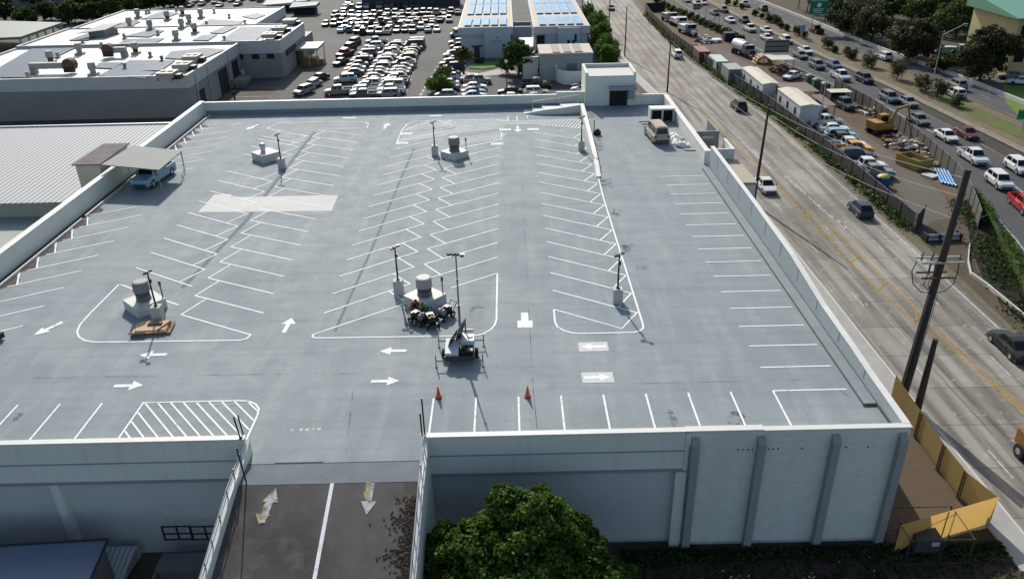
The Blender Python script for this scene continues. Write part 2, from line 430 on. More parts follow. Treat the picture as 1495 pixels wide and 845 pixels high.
# ================================================================== ground and roads
TERR = mat_ground('bare_ground', (.075, .06, .045), (.11, .09, .07), (.06, .065, .035), .15)
gnd = MB(); gnd.quad((-1500, -400, G - .02), (1500, -400, G - .02), (1500, 2500, G - .02), (-1500, 2500, G - .02))
struct(gnd, 'ground', TERR)
b = MB(); b.poly([(-116, 70.9), (6, 70.9), (8.8, 110), (8.8, 160), (8, 400), (-170, 400), (-170, 128), (-62, 118), (-62, 98), (-116, 90)], G + .01)
struct(b, 'parking_lot_surface', LOT)
aveL = [(15.0, -60), (14.9, -5), (14.6, 8), (14.4, 30), (14.2, 60), (13.2, 90), (10.6, 122), (9.9, 152), (11.2, 234), (13, 420)]
aveR = [(28.2, -60), (27.6, 5), (27.7, 30), (27.6, 60), (27.2, 90), (25.2, 115), (22.9, 150), (23.3, 190), (25.0, 234), (29, 420)]
b = MB()
for a, c, d, e in zip(aveL, aveL[1:], aveR, aveR[1:]):
    b.quad((a[0], a[1], G + .03), (d[0], d[1], G + .03), (e[0], e[1], G + .03), (c[0], c[1], G + .03))
struct(b, 'avenue', AVE)
def offs(pl, d): return [(x + d, y) for x, y in pl]
def strip(b, L, Rr, z0, z1, mi=0):
    """closed slab between two polylines"""
    for (a, c), (d, e) in zip(zip(L, L[1:]), zip(Rr, Rr[1:])):
        b.prism([a, d, e, c], z0, z1, mi)
    return b
struct(strip(MB(), offs(aveL, -1.9), offs(aveL, -.16), G - .3, G + .14), 'pavement', mat('pavement_concrete', (.33, .325, .30), .8, var=.25, sc=.9))
struct(strip(MB(), offs(aveL, -.16), aveL, G - .3, G + .16), 'kerb', PALE)
b = MB()
VERGE = mat_ground('dry_verge', (.14, .125, .085), (.10, .10, .05), (.19, .17, .125), .5)
struct(strip(MB(), offs(aveR, .02), offs(aveR, 1.6), G - .3, G + .05), 'road_verge', VERGE)
# highway bed
hn = [(27, 0), (31, 12), (35.6, 25), (38.6, 35.6), (41.4, 48.3), (42.8, 57.6), (44.3, 68), (45.6, 80), (46.5, 97), (45.6, 116), (42.5, 136), (38.7, 214), (36, 420)]
hnL = [(25, 0), (29, 12), (33.1, 25.6), (36.9, 36.5), (39.3, 44.1), (40.9, 51), (42.5, 58), (43.9, 68), (44.9, 80), (45.3, 95), (44, 110), (40.8, 136), (36.8, 214), (34, 420)]
hy = [(38, 0), (42.5, 12), (48, 30), (51.5, 45), (53.3, 61), (53.5, 70), (53.6, 80), (52.6, 103), (50.5, 130), (47.2, 165), (44.5, 214), (42, 420)]
m1 = [(41, 0), (45.6, 12), (51, 30), (54.8, 45), (56.7, 61), (57.0, 67), (56.2, 83), (55.2, 106), (52.8, 135), (50.3, 175), (47.8, 214), (45, 420)]
m2 = [(50, 0), (54.5, 12), (60, 30), (63.5, 45), (65.3, 61), (65.8, 82), (64.8, 100), (63.4, 127), (60.4, 154), (58.0, 208), (55, 420)]
h2 = [(58, 0), (62.5, 12), (67.5, 30), (70.5, 45), (71.8, 61), (71.9, 92), (71.2, 113), (68.2, 137), (66.2, 173), (63.2, 222), (60, 420)]
def interp(pl, y):
    if y <= pl[0][1]: return pl[0][0]
    for (x0, y0), (x1, y1) in zip(pl, pl[1:]):
        if y <= y1: return x0 + (x1 - x0) * (y - y0) / (y1 - y0)
    return pl[-1][0]
def sampled(pl, y0, y1, st=8, off=0): 
    n = max(2, int((y1 - y0) / st) + 1); return [(interp(pl, y0 + (y1 - y0) * i / (n - 1)) + off, y0 + (y1 - y0) * i / (n - 1)) for i in range(n)]
def ribbon(b, A, B, y0, y1, z, mi=0, st=8, oa=0, ob=0):
    L = sampled(A, y0, y1, st, oa); Rr = sampled(B, y0, y1, st, ob)
    for a, c, d, e in zip(L, L[1:], Rr, Rr[1:]): b.quad((a[0], a[1], z), (d[0], d[1], z), (e[0], e[1], z), (c[0], c[1], z), mi)
    return b
struct(ribbon(MB(), hnL, m1, 2, 420, G + .03), 'highway_inbound', HWY)
struct(ribbon(MB(), hy, m1, 2, 420, G + .04, oa=.35), 'highway_shoulder', SHOULDER)
struct(ribbon(MB(), hnL, hn, 2, 420, G + .045, ob=-.4), 'highway_near_shoulder', mat_asphalt('near_shoulder_asphalt', (.055, .05, .045), (.085, .075, .062), (.045, .04, .035)))
struct(ribbon(MB(), m2, h2, 2, 420, G + .03), 'highway_outbound', HWY)
struct(ribbon(MB(), m2, h2, 2, 420, G + .04, oa=4.9 + 1.6, ob=0), 'outbound_shoulder', SHOULDER)
MED = mat_ground('median_dry_grass', (.16, .125, .08), (.11, .095, .055), (.22, .175, .12), .35)
b = MB(); ribbon(b, m1, m2, 2, 420, G + .12); struct(b, 'median_ground', MED)
b = MB(); ribbon(b, m1, m2, 2, 100, G + .14, oa=3.5, ob=-2.0); struct(b, 'median_grass', mat_ground('median_green_grass', (.07, .10, .025), (.11, .13, .04), (.13, .12, .06), .4))
b = MB(); ribbon(b, m1, m1, 2, 420, G + .16, oa=0, ob=1.5); struct(b, 'median_gravel_edge', mat_ground('gravel_edge', (.24, .21, .17), (.17, .14, .10), (.30, .27, .22), .8))
# land past the highway
FARG = mat_ground('far_side_ground', (.045, .042, .028), (.07, .05, .035), (.05, .06, .025), .12)
struct(ribbon(MB(), h2, h2, 2, 420, G + .06, oa=.5, ob=260), 'far_side_ground', FARG)
b = MB()
YARD = mat_ground('yard_dirt', (.085, .065, .048), (.12, .085, .058), (.17, .08, .035), .16)
struct(ribbon(b, [(29.1, 20), (29.1, 90), (27, 115), (24.5, 150), (25, 215)], hnL, 34, 215, G + .06, ob=-.1), 'yard_ground', YARD)
b = MB(); ribbon(b, [(29.6, 34), (30.5, 40), (32.5, 50), (34.0, 60), (34.8, 80), (34, 110), (30.5, 150), (29, 215)], [(33.0, 34), (34.5, 40), (37.6, 50), (38.6, 60), (38.8, 80), (37.2, 110), (33.5, 150), (32, 215)], 34, 200, G + .075)
struct(b, 'yard_driveway', mat_asphalt('yard_track', (.10, .088, .075), (.135, .12, .10), (.085, .07, .058)))

# lane markings
b = MB()
def alongline(pl, y0, y1, off, wd, z, mi, dash=None):
    if dash:
        y = y0
        while y < y1:
            b.line([(interp(pl, y) + off, y), (interp(pl, y + dash[0]) + off, y + dash[0])], wd, z, mi); y += dash[0] + dash[1]
    else: b.line(sampled(pl, y0, y1, 6, off), wd, z, mi)
z = G + .045
alongline(aveR, -60, 90, -.75, .16, z, 0); alongline(aveR, 90, 400, -.75, .14, z, 0)
alongline(aveR, -60, 48, -3.9, .12, z, 0, (3, 9)); alongline(aveR, 60, 400, -3.7, .12, z, 0, (3, 9))
alongline(aveL, -60, 380, 2.3, .12, z, 0, (3, 9))
alongline(aveL, 62, 110, 5.6, .15, z, 0)
b.line([(20.9, 61), (21.4, 50), (21.9, 42)], .12, z, 0)
for k in range(12): y = 60 - k * 1.7; b.line([(20.6 + k * .16, y), (20.66 + k * .16, y - .7)], .16, z, 0)
# yellow: two pairs that open into a tapered island
yl = [(22.05, -60), (22.0, 7), (20.9, 17), (19.8, 23), (19.1, 30), (18.96, 42), (18.4, 56), (17.9, 64)]
yr = [(22.5, -60), (22.4, 7), (21.5, 17), (21.2, 24), (21.1, 30), (20.5, 42), (19.5, 50), (18.3, 60), (17.9, 64)]
for pl in (yl, yr):
    for o in (-.12, .12): alongline(pl, -60, 64, o, .11, z, 1)
yy = 21
while yy < 54:
    x0, x1 = interp(yl, yy), interp(yr, yy + 2.6)
    if x1 - x0 > .7: b.line([(x0 + .1, yy), (x1 - .1, yy + 1.6)], .24, z, 1)
    yy += 6.2
alongline([(17.9, 64), (17.4, 90), (15.4, 115), (15.0, 150), (15.6, 234), (18, 420)], 64, 400, 0, .12, z, 1)
alongline([(17.9, 64), (17.4, 90), (15.4, 115), (15.0, 150), (15.6, 234), (18, 420)], 64, 400, .3, .12, z, 1)
# highway
z = G + .055
alongline(hn, 2, 400, 0.0, .16, z, 0); alongline(hy, 2, 400, 0.05, .16, z, 1)
for k, o in ((1, -3.9),): 
    alongline(hy, 2, 96, o - .3, .2, z, 0); alongline(hy, 96, 400, o + .2, .13, z, 0, (3, 9))
alongline(hy, 110, 400, -7.3, .13, z, 0, (3, 9))
alongline(m2, 2, 400, 1.0, .14, z, 1); alongline(m2, 2, 400, 6.5, .14, z, 0); alongline(m2, 2, 400, 3.8, .12, z, 0, (3, 9))
tag(b.build('lane_markings', [WORN_P, YEL_P]), kind='structure')

# ================================================================== the parking structure
XL, XR, YF, YB = -58.9, 6.1, -5.2, 70.3
ps = thing('parking_structure', 'pale two storey building with a blue-grey rooftop parking deck and entrance ramp', 'parking building', (-26, 30, G))
RX0, RX1, RY = -31.15, -21.35, -5.3          # ramp mouth
b = MB(); b.box(XL + .3, XR - .3, YF + .25, YB - .3, -.5, 0.0); b.box(RX0, RX1, -7.7, YF + .25, -.5, 0.0)
b.build('deck_slab', DECK, ps)
# body walls under the deck (back, left, right)
b = MB(); b.box(XL, XL + .3, YF + .3, YB, G, 0, 0); b.box(XR - .3, XR, YF + .3, YB, G, 0); b.box(XL, XR, YB - .3, YB, G, 0); b.build('outer_wall', WALL, ps)
# front wall: three bays
b = MB()
b.box(-75, RX0 - .25, YF, YF + .28, -1.65, 1.12); b.box(RX1 + .25, -6.55, YF, YF + .28, -1.75, .98)
b.split('front_spandrel', WALL, ps)
b = MB()
for x0, x1 in ((-75, RX0 - .25), (RX1 + .25, -6.55)):
    b.box(x0, x1, YF - .05, YF, -.36, -.30); b.box(x0, x1, YF - .07, YF, -1.80, -1.62)
b.split('spandrel_moulding', WALL_D, ps)
b = MB(); b.box(-75, RX0 - .25, YF + .35, YF + .6, G, -1.65); b.box(RX1 + .25, -6.9, YF + .35, YF + .6, G, -1.75); b.split('recessed_wall', mat('recessed_wall_paint', (.52, .545, .53), .6, var=.15, sc=.35), ps)
b = MB(); b.box(-6.25, XR, YF, YF + .3, G, .97); b.build('block_wall', WALL_B, ps)
PIL = mat('pilaster_paint', (.30, .305, .295), .55, var=.08)
def pilaster(x, top=.62, w=.44, dp=.42):
    b = MB(); vs = []
    prof = [(YF - .02, G), (YF - dp, G), (YF - dp, top - .35), (YF - .02, top)]
    for xx in (x - w / 2, x + w / 2): vs += [(xx, y, z) for y, z in prof]
    b.add(vs, [(0, 1, 2, 3), (7, 6, 5, 4), (0, 4, 5, 1), (1, 5, 6, 2), (2, 6, 7, 3), (3, 7, 4, 0)]); b.build('pilaster', PIL, ps)
for x in (-6.0, -2.27, 1.93, 5.72): pilaster(x)
b = MB(); b.box(-6.95, -6.32, YF - .12, YF + .3, G, -1.83); b.box(-6.54, -6.3, YF - .06, YF + .28, -1.75, .9); b.split('corner_column', WALL, ps)
b = MB(); b.prism([(-43.4, YF + .34), (-42.6, YF + .34), (-42.75, YF + .1), (-43.25, YF + .1)], G, -1.67); b.build('pilaster', WALL, ps)
b = MB()
for i in range(5): b.tube((-3.5 + i * .28, YF - .03, -.35), (-3.5 + i * .28, YF + .02, -.35), .05, seg=6)
for x in (-1.75, -1.5, -1.2, .15, 2.3, 2.65, 3.9): b.tube((x, YF - .03, -.35), (x, YF + .02, -.35), .05, seg=6)
b.split('weep_hole', DARK, ps)
# front cap
b = MB(); b.box(-75.1, RX0 - .2, YF - .06, YF + .34, 1.12, 1.20); b.box(RX1 + .2, -6.5, YF - .06, YF + .34, .98, 1.06); b.box(-6.55, -2.2, YF - .06, YF + .40, .97, 1.07); b.box(-2.2, XR + .05, YF - .06, YF + .34, .97, 1.01)
b.split('parapet_cap', CAP, ps)
# right parapet: height changes along its run
hp = [(-4.9, .96), (-.3, 1.05), (3, 1.22), (8.3, 1.35), (15.5, 2.0), (27, 2.25), (42.6, 2.35)]
b = MB()
for (y0, h0), (y1, h1) in zip(hp, hp[1:]): b.prism([(5.8, y0), (6.12, y0), (6.12, y1), (5.8, y1)], -.02, [h0, h0, h1, h1])
b.build('right_parapet', mat('parapet_blue_paint', (.33, .38, .395), .7, spec=.2, var=.12, sc=.6), ps)
b = MB(); 
for (y0, h0), (y1, h1) in zip(hp, hp[1:]): b.prism([(5.76, y0), (6.18, y0), (6.18, y1), (5.76, y1)], [h0, h0, h1, h1], [h0 + .06, h0 + .06, h1 + .06, h1 + .06])
b.prism([(5.56, 44.2), (6.18, 44.2), (6.18, 69.5), (5.56, 69.5)], 1.32, 1.40)
b.prism([(5.56, 69.5), (6.18, 69.5), (6.18, YB + .04), (5.56, YB + .04)], 1.32, 1.40)
b.split('parapet_cap', CAP, ps)
b = MB(); b.box(5.6, 6.12, 44.2, YB, -.02, 1.32); b.box(5.45, 6.2, 43.6, 44.2, -.02, 1.55); b.build('right_parapet_far', WALL, ps)
b = MB()
for i in range(10):
    y = .5 + i * 4.3; h = hp[0][1]
    for (y0, h0), (y1, h1) in zip(hp, hp[1:]):
        if y0 <= y <= y1: h = h0 + (h1 - h0) * (y - y0) / (y1 - y0)
    b.box(5.785, 5.80, y, y + .07, h * .4, h - .05)
b.split('parapet_joint', mat('joint_sealant', (.16, .20, .21), .8), ps)
b = MB(); b.box(4.98, 5.80, -1.75, 42.2, 0, .16); b.build('side_kerb', DECK, ps)
b = MB(); b.box(4.90, 5.78, -1.95, -1.75, 0, .03); b.box(4.94, 4.985, -1.75, 42.2, .004, .10); b.box(5.72, 5.79, -4.9, 42.2, .001, .17 + .01); b.split('kerb_joint', mat('dark_sealant', (.07, .09, .10), .8), ps)
# back parapet
b = MB(); b.box(XL, -9.3, YB - .35, YB, -.02, 1.62); b.box(-9.35, -5.4, YB - .35, YB, -.02, 1.95); b.box(1.7, XR, YB - .35, YB, -.02, 1.35); b.build('back_parapet', WALL, ps)
b = MB(); b.box(XL - .04, -9.3, YB - .4, YB + .05, 1.62, 1.70); b.box(-9.4, -5.4, YB - .4, YB + .05, 1.95, 2.03); b.box(1.7, XR + .05, YB - .4, YB + .05, 1.36, 1.44); b.split('parapet_cap', CAP, ps)
b = MB(); b.box(XL + .3, -5.4, YB - .42, YB - .36, 0, .52); b.build('coating_upturn', DECK, ps)
# left parapet, gutter and wheel kerb
b = MB(); b.box(XL, XL + .32, 33.5, YB - .4, -.02, 1.85); b.box(XL, XL + .32, YF + .4, 33.5, -.02, 1.85); b.build('left_parapet', WALL, ps)
b = MB(); b.box(XL - .3, XL + .36, YF, YB - .41, 1.85, 1.93); b.split('parapet_cap', CAP, ps)
b = MB()
for y0, y1 in ((YF + .5, 12.4), (12.7, 31.2), (31.9, 45), (52, 69)): b.box(XL + .95, XL + 1.13, y0, y1, 0, .22)
b.split('wheel_kerb', PALE, ps)
b = MB(); b.box(XL + .33, XL + .9, YF + .5, 69.5, .004, .012); b.build('roof_gutter', mat('gutter_dark', (.03, .03, .032), .9), ps)  # gutter strip in one near-black colour along the parapet foot
b = MB(); 
for k in range(16):
    y = 1.0 + 3.1 * k
    if 33 < y < 47: continue
    b.prism([(XL + 1.14, y), (XL + 2.2 + random.uniform(-.2, .3), y + .9), (XL + 1.9, y + 1.9), (XL + 1.14, y + 2.6)], .004, .011)
for k in range(4):
    y = 53.6 + 3.1 * k; b.prism([(XL + 1.14, y), (XL + 2.5, y + 1.0), (XL + 1.14, y + 2.4)], .004, .011)
b.split('dirt_patch', mat_ground('brown_grime', (.075, .062, .055), (.11, .10, .095), (.05, .045, .04), 1.2), ps)

# ---------------- painted parking bays
b = MB(); Z = .014; LW = .14
LINES = []
def L(*pts, w=LW):
    o_ = MB(); o_.line(pts, w, Z + .0012 * (len(LINES) % 9)); LINES.append(o_)
# right island
for k in range(16):
    y = 11.1 + 3.1 * k
    if k == 0: L((-13.05, y), (-8.36, 8.05), (-6.93, 10.34)); continue
    L((-13.0, y), (-6.93 if k < 11 else -6.9, y - 3.9))
    L((-8.25, y - 3.06), (-6.93, y - .82))
L((-13.06, 11.1), (-13.09, 9.2), (-12.95, 8.5), (-12.5, 7.9), (-11.9, 7.55), (-11.4, 7.48), (-7.6, 7.47), (-7.15, 7.65), (-6.85, 8.0), (-6.78, 8.6), (-6.78, 21), (-6.78, 34), (-6.65, 40))
# middle island, left half
for k in range(16):
    y = 8.19 + 3.1 * k
    if k == 0: L((-30.46, y), (-24.41, y + 4.3)); continue
    xr, dr = (-24.3, 4.55)
    if k >= 13: xr, dr = (-25.4, 3.75)
    L((-30.35 + .015 * k, y), (xr + .01 * k, y + dr))
    if k < 13: L((-25.88, y + 3.36), (-24.32, y + 1.43))
L((-30.46, 8.19), (-30.5, 7.9), (-30.3, 7.7), (-29.9, 7.66), (-18.9, 7.5), (-18.3, 7.7), (-17.75, 8.3), (-17.45, 9.0), (-17.35, 9.8), (-17.34, 17.4))
# right half
for k in range(13):
    yr = 17.4 + 3.1 * k
    x0 = -21.0 if k == 0 else -23.5
    L((x0, yr - 4.13 if k else yr - 2.45), (-17.34 + .012 * k, yr))
    if k: L((-22.0, yr - 3.1), (-23.5, yr - 1.03))
# left island
for y in [16.9 + 3.115 * k for k in range(14) if k != 10] + [58.74, 61.89]:
    if 45.5 < y < 50: xr = -45.0 ; L((-48.05, y), (xr, y - 1.9)); continue
    L((-48.1 + .003 * y, y), (-41.95, y - 3.78))
    if y > 17: L((-43.3, y - 2.86), (-41.95, y - .67)) if y < 60 else None
L((-43.25, 60.9 - 1.9), (-41.75, 61.0 - 2.85))
for k in range(17):
    y = 11.55 + 3.09 * k
    L((-41.18, y), (-34.95, y - (3.26 if k == 0 else 3.08)))
    if k < 16: L((-40.06, y + 2.55), (-41.18, y))
L((-48.18, 16.9), (-48.3, 12.0), (-48.25, 10.4), (-48.0, 9.4), (-47.5, 8.6), (-46.8, 8.05), (-46.0, 7.8), (-45.2, 7.78), (-35.6, 7.6), (-35.15, 7.8), (-35.0, 8.29))
L((-47.84, 61.89), (-47.9, 62.6), (-47.6, 63.6), (-46.9, 64.4), (-45.8, 64.7), (-41, 64.75), (-36.4, 64.4), (-35.3, 63.95), (-34.8, 63.2), (-34.7, 61.1), (-41.0, 61.02))
# far left column
for k in range(17):
    y = 16.58 + 3.1 * k - .8 * 0
    if k > 5 and k < 9: continue
    yl_ = y if k < 9 else 49.41 + 3.06 * (k - 11)
    xr = -52.5 if k < 9 else -52.2
    if k < 9 or k >= 10:
        L((-57.3 if k else -57.3, yl_ - 2.75), (xr, yl_)); L((-57.85, yl_ - 2.95 + 3.1), (-56.7, yl_ - 2.35))
for k in (1, 2, 3): L((-57.8, 13.5 - 3.1 * k), (-52.5, 16.58 - 3.1 * k))
L((-53.9, 34.4), (-57.9, 32.3)); L((-57.4, 62.0), (-52.2, 64.7), (-57.5, 64.6))
# right bays and front bays
for k in range(16):
    y = 2.66 * k - .03
    L((.0 if k else .0, y), (4.62, y), w=.12)
for k in range(9): L((-2.65 * k, YF + .4), (-2.65 * k, -.04), w=.12)
for x in (-39.48, -42.1, -44.75, -47.4, -50.05, -52.7): L((x, YF + .4), (x + .03, .28), w=.12)
# hatched corner island beside the ramp
L((-39.5, -5), (-39.45, .2), (-33.4, .2), (-32.8, .1), (-32.3, -.2), (-31.95, -.7), (-31.85, -1.4), (-31.85, -4.9), w=.13)
for i in range(9):
    x = -39.3 + .80 * i; t = min(5.1 / 1.15, -31.95 - x); L((x, .12), (x + t, .12 - t * 1.15), w=.11)
for i in range(4): y = .12 - 1.02 * (i + 1) * .92; t = (y + 5.0) / 1.15; L((-39.38, y), (-39.38 + t, y - t * 1.15), w=.11)
# the hatched accessible bays at the far end
HX0, HX1 = -29.9, -17.0
L((-29.98, 58.0), (-29.95, 60), (-29.6, 62.6), (-28.7, 64.0), (-25.6, 64.15), (-17.6, 64.16), (-16.9, 63.2), (-6.3, 62.9))
L((-30.0, 54.85), (-30.0, 57.6), (-23.4, 60.6)); L((-17.08, 54.7), (-17.05, 57.6)); L((-23.2, 55.4), (-17.07, 57.8)); L((-21.7, 51.8), (-17.1, 54.7)); L((-30, 54.85), (-24, 56.9))
L((-24.3, 60.9), (-16.9, 61.5), (-13, 61.4), (-6.5, 58.6)); L((-28.9, 59.2), (-23.5, 61.6)); L((-25.6, 64.15), (-23.3, 61.6))
def hatch(x0, x1, y0f, y1f, st, w=.10, ang=1.0):
    x = x0
    while x < x1:
        a = y0f(x); c = y1f(x)
        if c > a: L((x, a), (x + (c - a) * ang * .35, c), w=w)
        x += st
hatch(-29.7, -24.4, lambda x: 59.4 + (x + 29.7) * .42, lambda x: min(64.1, 61.2 + (x + 29.9) * 2.2), .42)
hatch(-24.9, -17.2, lambda x: 61.2, lambda x: 64.1, .42)
hatch(-16.9, -6.8, lambda x: 61.3 - max(0, (x + 13)) * .42, lambda x: 63.0, .42)
hatch(-29.9, -24.2, lambda x: 55.0 + (x + 29.9) * .36, lambda x: 57.4 + (x + 29.9) * .42, .42)
hatch(-24.0, -17.2, lambda x: 57.4 + (x + 24) * .3, lambda x: 61.0, .42)
hatch(-22.8, -17.3, lambda x: 52.6 + (x + 22.8) * .40, lambda x: 55.4 + (x + 23.0) * .38, .42)
L((-16.2, 63.0), (-16.2, 65.6), (-13.6, 65.6), (-13.6, 64.2), (-14.6, 64.2)); L((-15, 63.2), (-15, 65.4)); L((-13.6, 65.6), (-12.6, 65.4))
for i, lw in enumerate(sorted(LINES, key=lambda t: min(v[1] for v in t.v))[:95]): lw.build('bay_line', WHITE_P, ps)
b = MB()
for lw in sorted(LINES, key=lambda t: min(v[1] for v in t.v))[95:]: b.add(lw.v, lw.f)
tag(b.build('bay_line', WHITE_P, ps), kind='stuff')

SIGNP = mat_paint('pavement_symbol_paint', (.62, .70, .80), .2)
b = MB()
for x, y in ((-29.2, 58.2), (-29.3, 54.2), (-16.6, 59.0), (-17.6, 53.0), (-13.0, 58.9)):
    b.box(x - .75, x + .75, y - .45, y + .45, .012, .02)
b.split('bay_symbol', SIGNP, ps)
def arrow(x, y, ang, ln=1.9, hw=.55, sw=.16, mats=WHITE_P, two=False, name='painted_arrow', z=.02, zf=None):
    hl = ln * .42
    pts = [(-ln / 2, -sw), (ln / 2 - hl, -sw), (ln / 2 - hl, -hw), (ln / 2, 0), (ln / 2 - hl, hw), (ln / 2 - hl, sw), (-ln / 2, sw)]
    if two: pts = [(-ln / 2 + hl, -sw), (ln / 2 - hl, -sw), (ln / 2 - hl, -hw), (ln / 2, 0), (ln / 2 - hl, hw), (ln / 2 - hl, sw), (-ln / 2 + hl, sw), (-ln / 2 + hl, hw), (-ln / 2, 0), (-ln / 2 + hl, -hw)]
    ca, sa = math.cos(R(ang)), math.sin(R(ang)); q = [(x + px * ca - py * sa, y + px * sa + py * ca) for px, py in pts]
    b = MB(); n = len(q); b.add([(*p, (zf(p[1]) if zf else 0) + z) for p in q], [tuple(range(n))]); b.build(name, mats, ps)
arrow(-50.35, 9.9, -100 - 22, 2.2); arrow(-41.05, 5.9, 180); arrow(-41.2, 2.15, 0); arrow(-32.65, 9.6, 88, 2.2)
arrow(-24.45, 5.7, 180, 1.85, .5); arrow(-24.5, 2.0, 0, 1.85, .5)
arrow(-50.2, 62.9, -100 - 10, 2.6, .6); arrow(-32.3, 62.0, 85, 2.7, .6); arrow(-14.97, 59.2, -90, 2.8, .6)
PATCH = mat('touch_up_patch', (.56, .57, .56), .85, spec=.1, var=.15, sc=1.5)
for x, y, a in ((-15.27, 9.6, -90), (-10.65, 5.68, 180), (-10.75, 1.9, 0)):
    b = MB()
    if a == -90: b.box(x - .55, x + .55, y - 1.1, y - .1, .008, .012); b.box(x - .27, x + .27, y - .1, y + 1.1, .008, .012)
    else: b.box(x - 1.02, x + 1.02, y - .6, y + .6, .008, .012)
    b.build('touch_up_patch', PATCH if a != -90 else WHITE_P, ps)
    if a != -90: arrow(x, y, a, 1.75, .42, .15)
b = MB(); b.box(-27.0, -25.3, 66.3, 66.8, .008, .012); b.box(-38.8, -37.0, 66.2, 66.7, .008, .012); b.split('painted_block', WHITE_P, ps)
b = MB(); b.poly([P(313, 284, 0)[:2], P(338, 284, 0)[:2], P(337, 288, 0)[:2], P(494, 285, 0)[:2], P(484, 308, 0)[:2], P(289, 310, 0)[:2]], .009)
b.build('pale_coating_patch', mat('cream_recoat', (.58, .58, .545), .85, spec=.1, var=.12, sc=.5, fine=2), ps)
b = MB()
for i, t in enumerate((P(427, 628, 0), P(440, 627, 0), P(449, 627, 0), P(458, 626, 0), P(466, 626, 0))): b.box(t[0] - .12, t[0] + .1, t[1] - .14, t[1] + .12, .006, .01)
b.split('faded_stencil', WORN_P, ps)
b = MB(); pts = [P(x, y, 0)[:2] for x, y in ((686, 452), (690, 447), (702, 445), (711, 449), (704, 450), (693, 451), (690, 459), (686, 460))]; b.poly(pts, .007); b.build('oil_stain', mat_stain('oil_grime', (.07, .075, .075), .9, 3), ps)
GRM = mat_stain('grime', (.075, .08, .08), .75, 1.2); RST = mat_stain('rust_stain', (.22, .12, .06), .8, 1.6); JNT = mat_stain('joint_dirt', (.06, .068, .07), .95, .6)
def blot(pts, m, nm='stain', z=.0065):
    q = [P(x, y, 0) for x, y in pts]; cx = sum(v.x for v in q) / len(q); cy = sum(v.y for v in q) / len(q); b = MB()
    rx = (max(v.x for v in q) - min(v.x for v in q)) / 2; ry = (max(v.y for v in q) - min(v.y for v in q)) / 2; o = []
    for i in range(26): a = i / 26 * 6.283; k = random.uniform(.55, 1.15); o.append((cx + rx * k * math.cos(a), cy + ry * k * math.sin(a)))
    b.poly(o, z); b.build(nm, m, ps)
blot([(857, 165), (868, 163), (873, 170), (862, 174), (854, 170)], RST); blot([(866, 205), (880, 205), (880, 214), (868, 224), (864, 216)], RST); blot([(872, 258), (885, 264), (898, 268), (893, 275), (880, 276), (874, 268)], GRM)
blot([(895, 305), (908, 306), (906, 318), (893, 318)], GRM); blot([(905, 352), (925, 356), (922, 370), (906, 368)], GRM); blot([(930, 384), (946, 388), (938, 396), (928, 392)], GRM, z=.0075)
blot([(1060, 628), (1080, 600), (1086, 604), (1074, 630)], GRM); blot([(975, 595), (984, 600), (990, 625), (980, 624)], GRM); blot([(15, 612), (30, 600), (36, 604), (22, 618)], GRM); 
def joint(pts, w=.05, z=.0055):
    q = [P(x, y, 0) for x, y in pts]; b = MB(); b.line([v[:2] for v in q], w, z); b.build('pour_joint', JNT, ps)
joint([(0, 553), (150, 550), (330, 547), (520, 545)], .06); joint([(370, 470), (540, 465), (740, 460)]); joint([(516, 566), (512, 600), (505, 668)], .05, .006); joint([(880, 228), (980, 228), (1025, 229)], .08); joint([(640, 300), (860, 298)]); joint([(915, 560), (1100, 556), (1255, 552)]); joint([(1190, 545), (1240, 580)]); joint([(0, 420), (120, 417)], .05); joint([(760, 230), (770, 420), (778, 560), (784, 625)], .04, .0085); joint([(60, 596), (350, 592)], .04, .009)
b = MB()
for (x0, y0), (x1, y1) in (((-45.4, 6), (-41.9, 64)), ((-26.9, 5), (-27.3, 50)), ((-25.4, -4), (-25.0, 7))):
    pass
# long resin seams that run down the deck
for pts in (((-42.7, 16), (-41.6, 30), (-41.5, 45), (-41.3, 60)), ((-29.0, 8.5), (-28.4, 24), (-28.0, 40), (-27.6, 52))):
    b.line(pts, .42 if pts[0][0] < -40 else .22, .004)
b.split('seam_band', mat('seam_band', (.16, .195, .21), .85, spec=.1, var=.3, sc=.8), ps)

# ---------------- ramp
rs = -.24
def rz(y): return (y + 7.7) * .24 if y < -7.7 else 0.0
b = MB(); ys = [-7.7, -12, -16, -20, -24, -28, -32, -36, -39.2]
for y0, y1 in zip(ys, ys[1:]): b.prism([(RX0, y1), (RX1, y1), (RX1, y0), (RX0, y0)], [rz(y1) - .5, rz(y1) - .5, rz(y0) - .5, rz(y0) - .5], [rz(y1), rz(y1), rz(y0), rz(y0)])
b.build('ramp_surface', RAMP, ps)
b = MB(); b.box(RX0, RX1, -7.7, -6.0, .004, .012); b.build('ramp_threshold', mat('worn_grey_coating', (.15, .17, .19), .85, spec=.12, var=.3, sc=.7), ps)
b = MB(); b.box(RX0, RX1, -6.02, -5.97, .012, .018); b.box(RX0 + 1.5, RX0 + 4.2, -5.95, -5.88, .006, .016); b.split('expansion_joint', DARK, ps)
b = MB()
for y0, y1 in zip(ys, ys[1:]): b.quad((-26.18, y1, rz(y1) + .02), (-25.98, y1, rz(y1) + .02), (-25.98, y0, rz(y0) + .02), (-26.18, y0, rz(y0) + .02))
b.build('ramp_centre_line', WHITE_P, ps)
arrow(-29.2, -8.95, 83, 2.1, .42, .15, WORN_P, two=False, zf=rz, z=.032); arrow(-29.38, -9.35, 263, 1.5, .42, .14, YEL_F, zf=rz, z=.028)
arrow(-23.95, -8.7, -92, 1.9, .42, .14, WORN_P, zf=rz); arrow(-24.12, -8.25, -92, 1.1, .2, .13, YEL_F, zf=rz, z=.028)
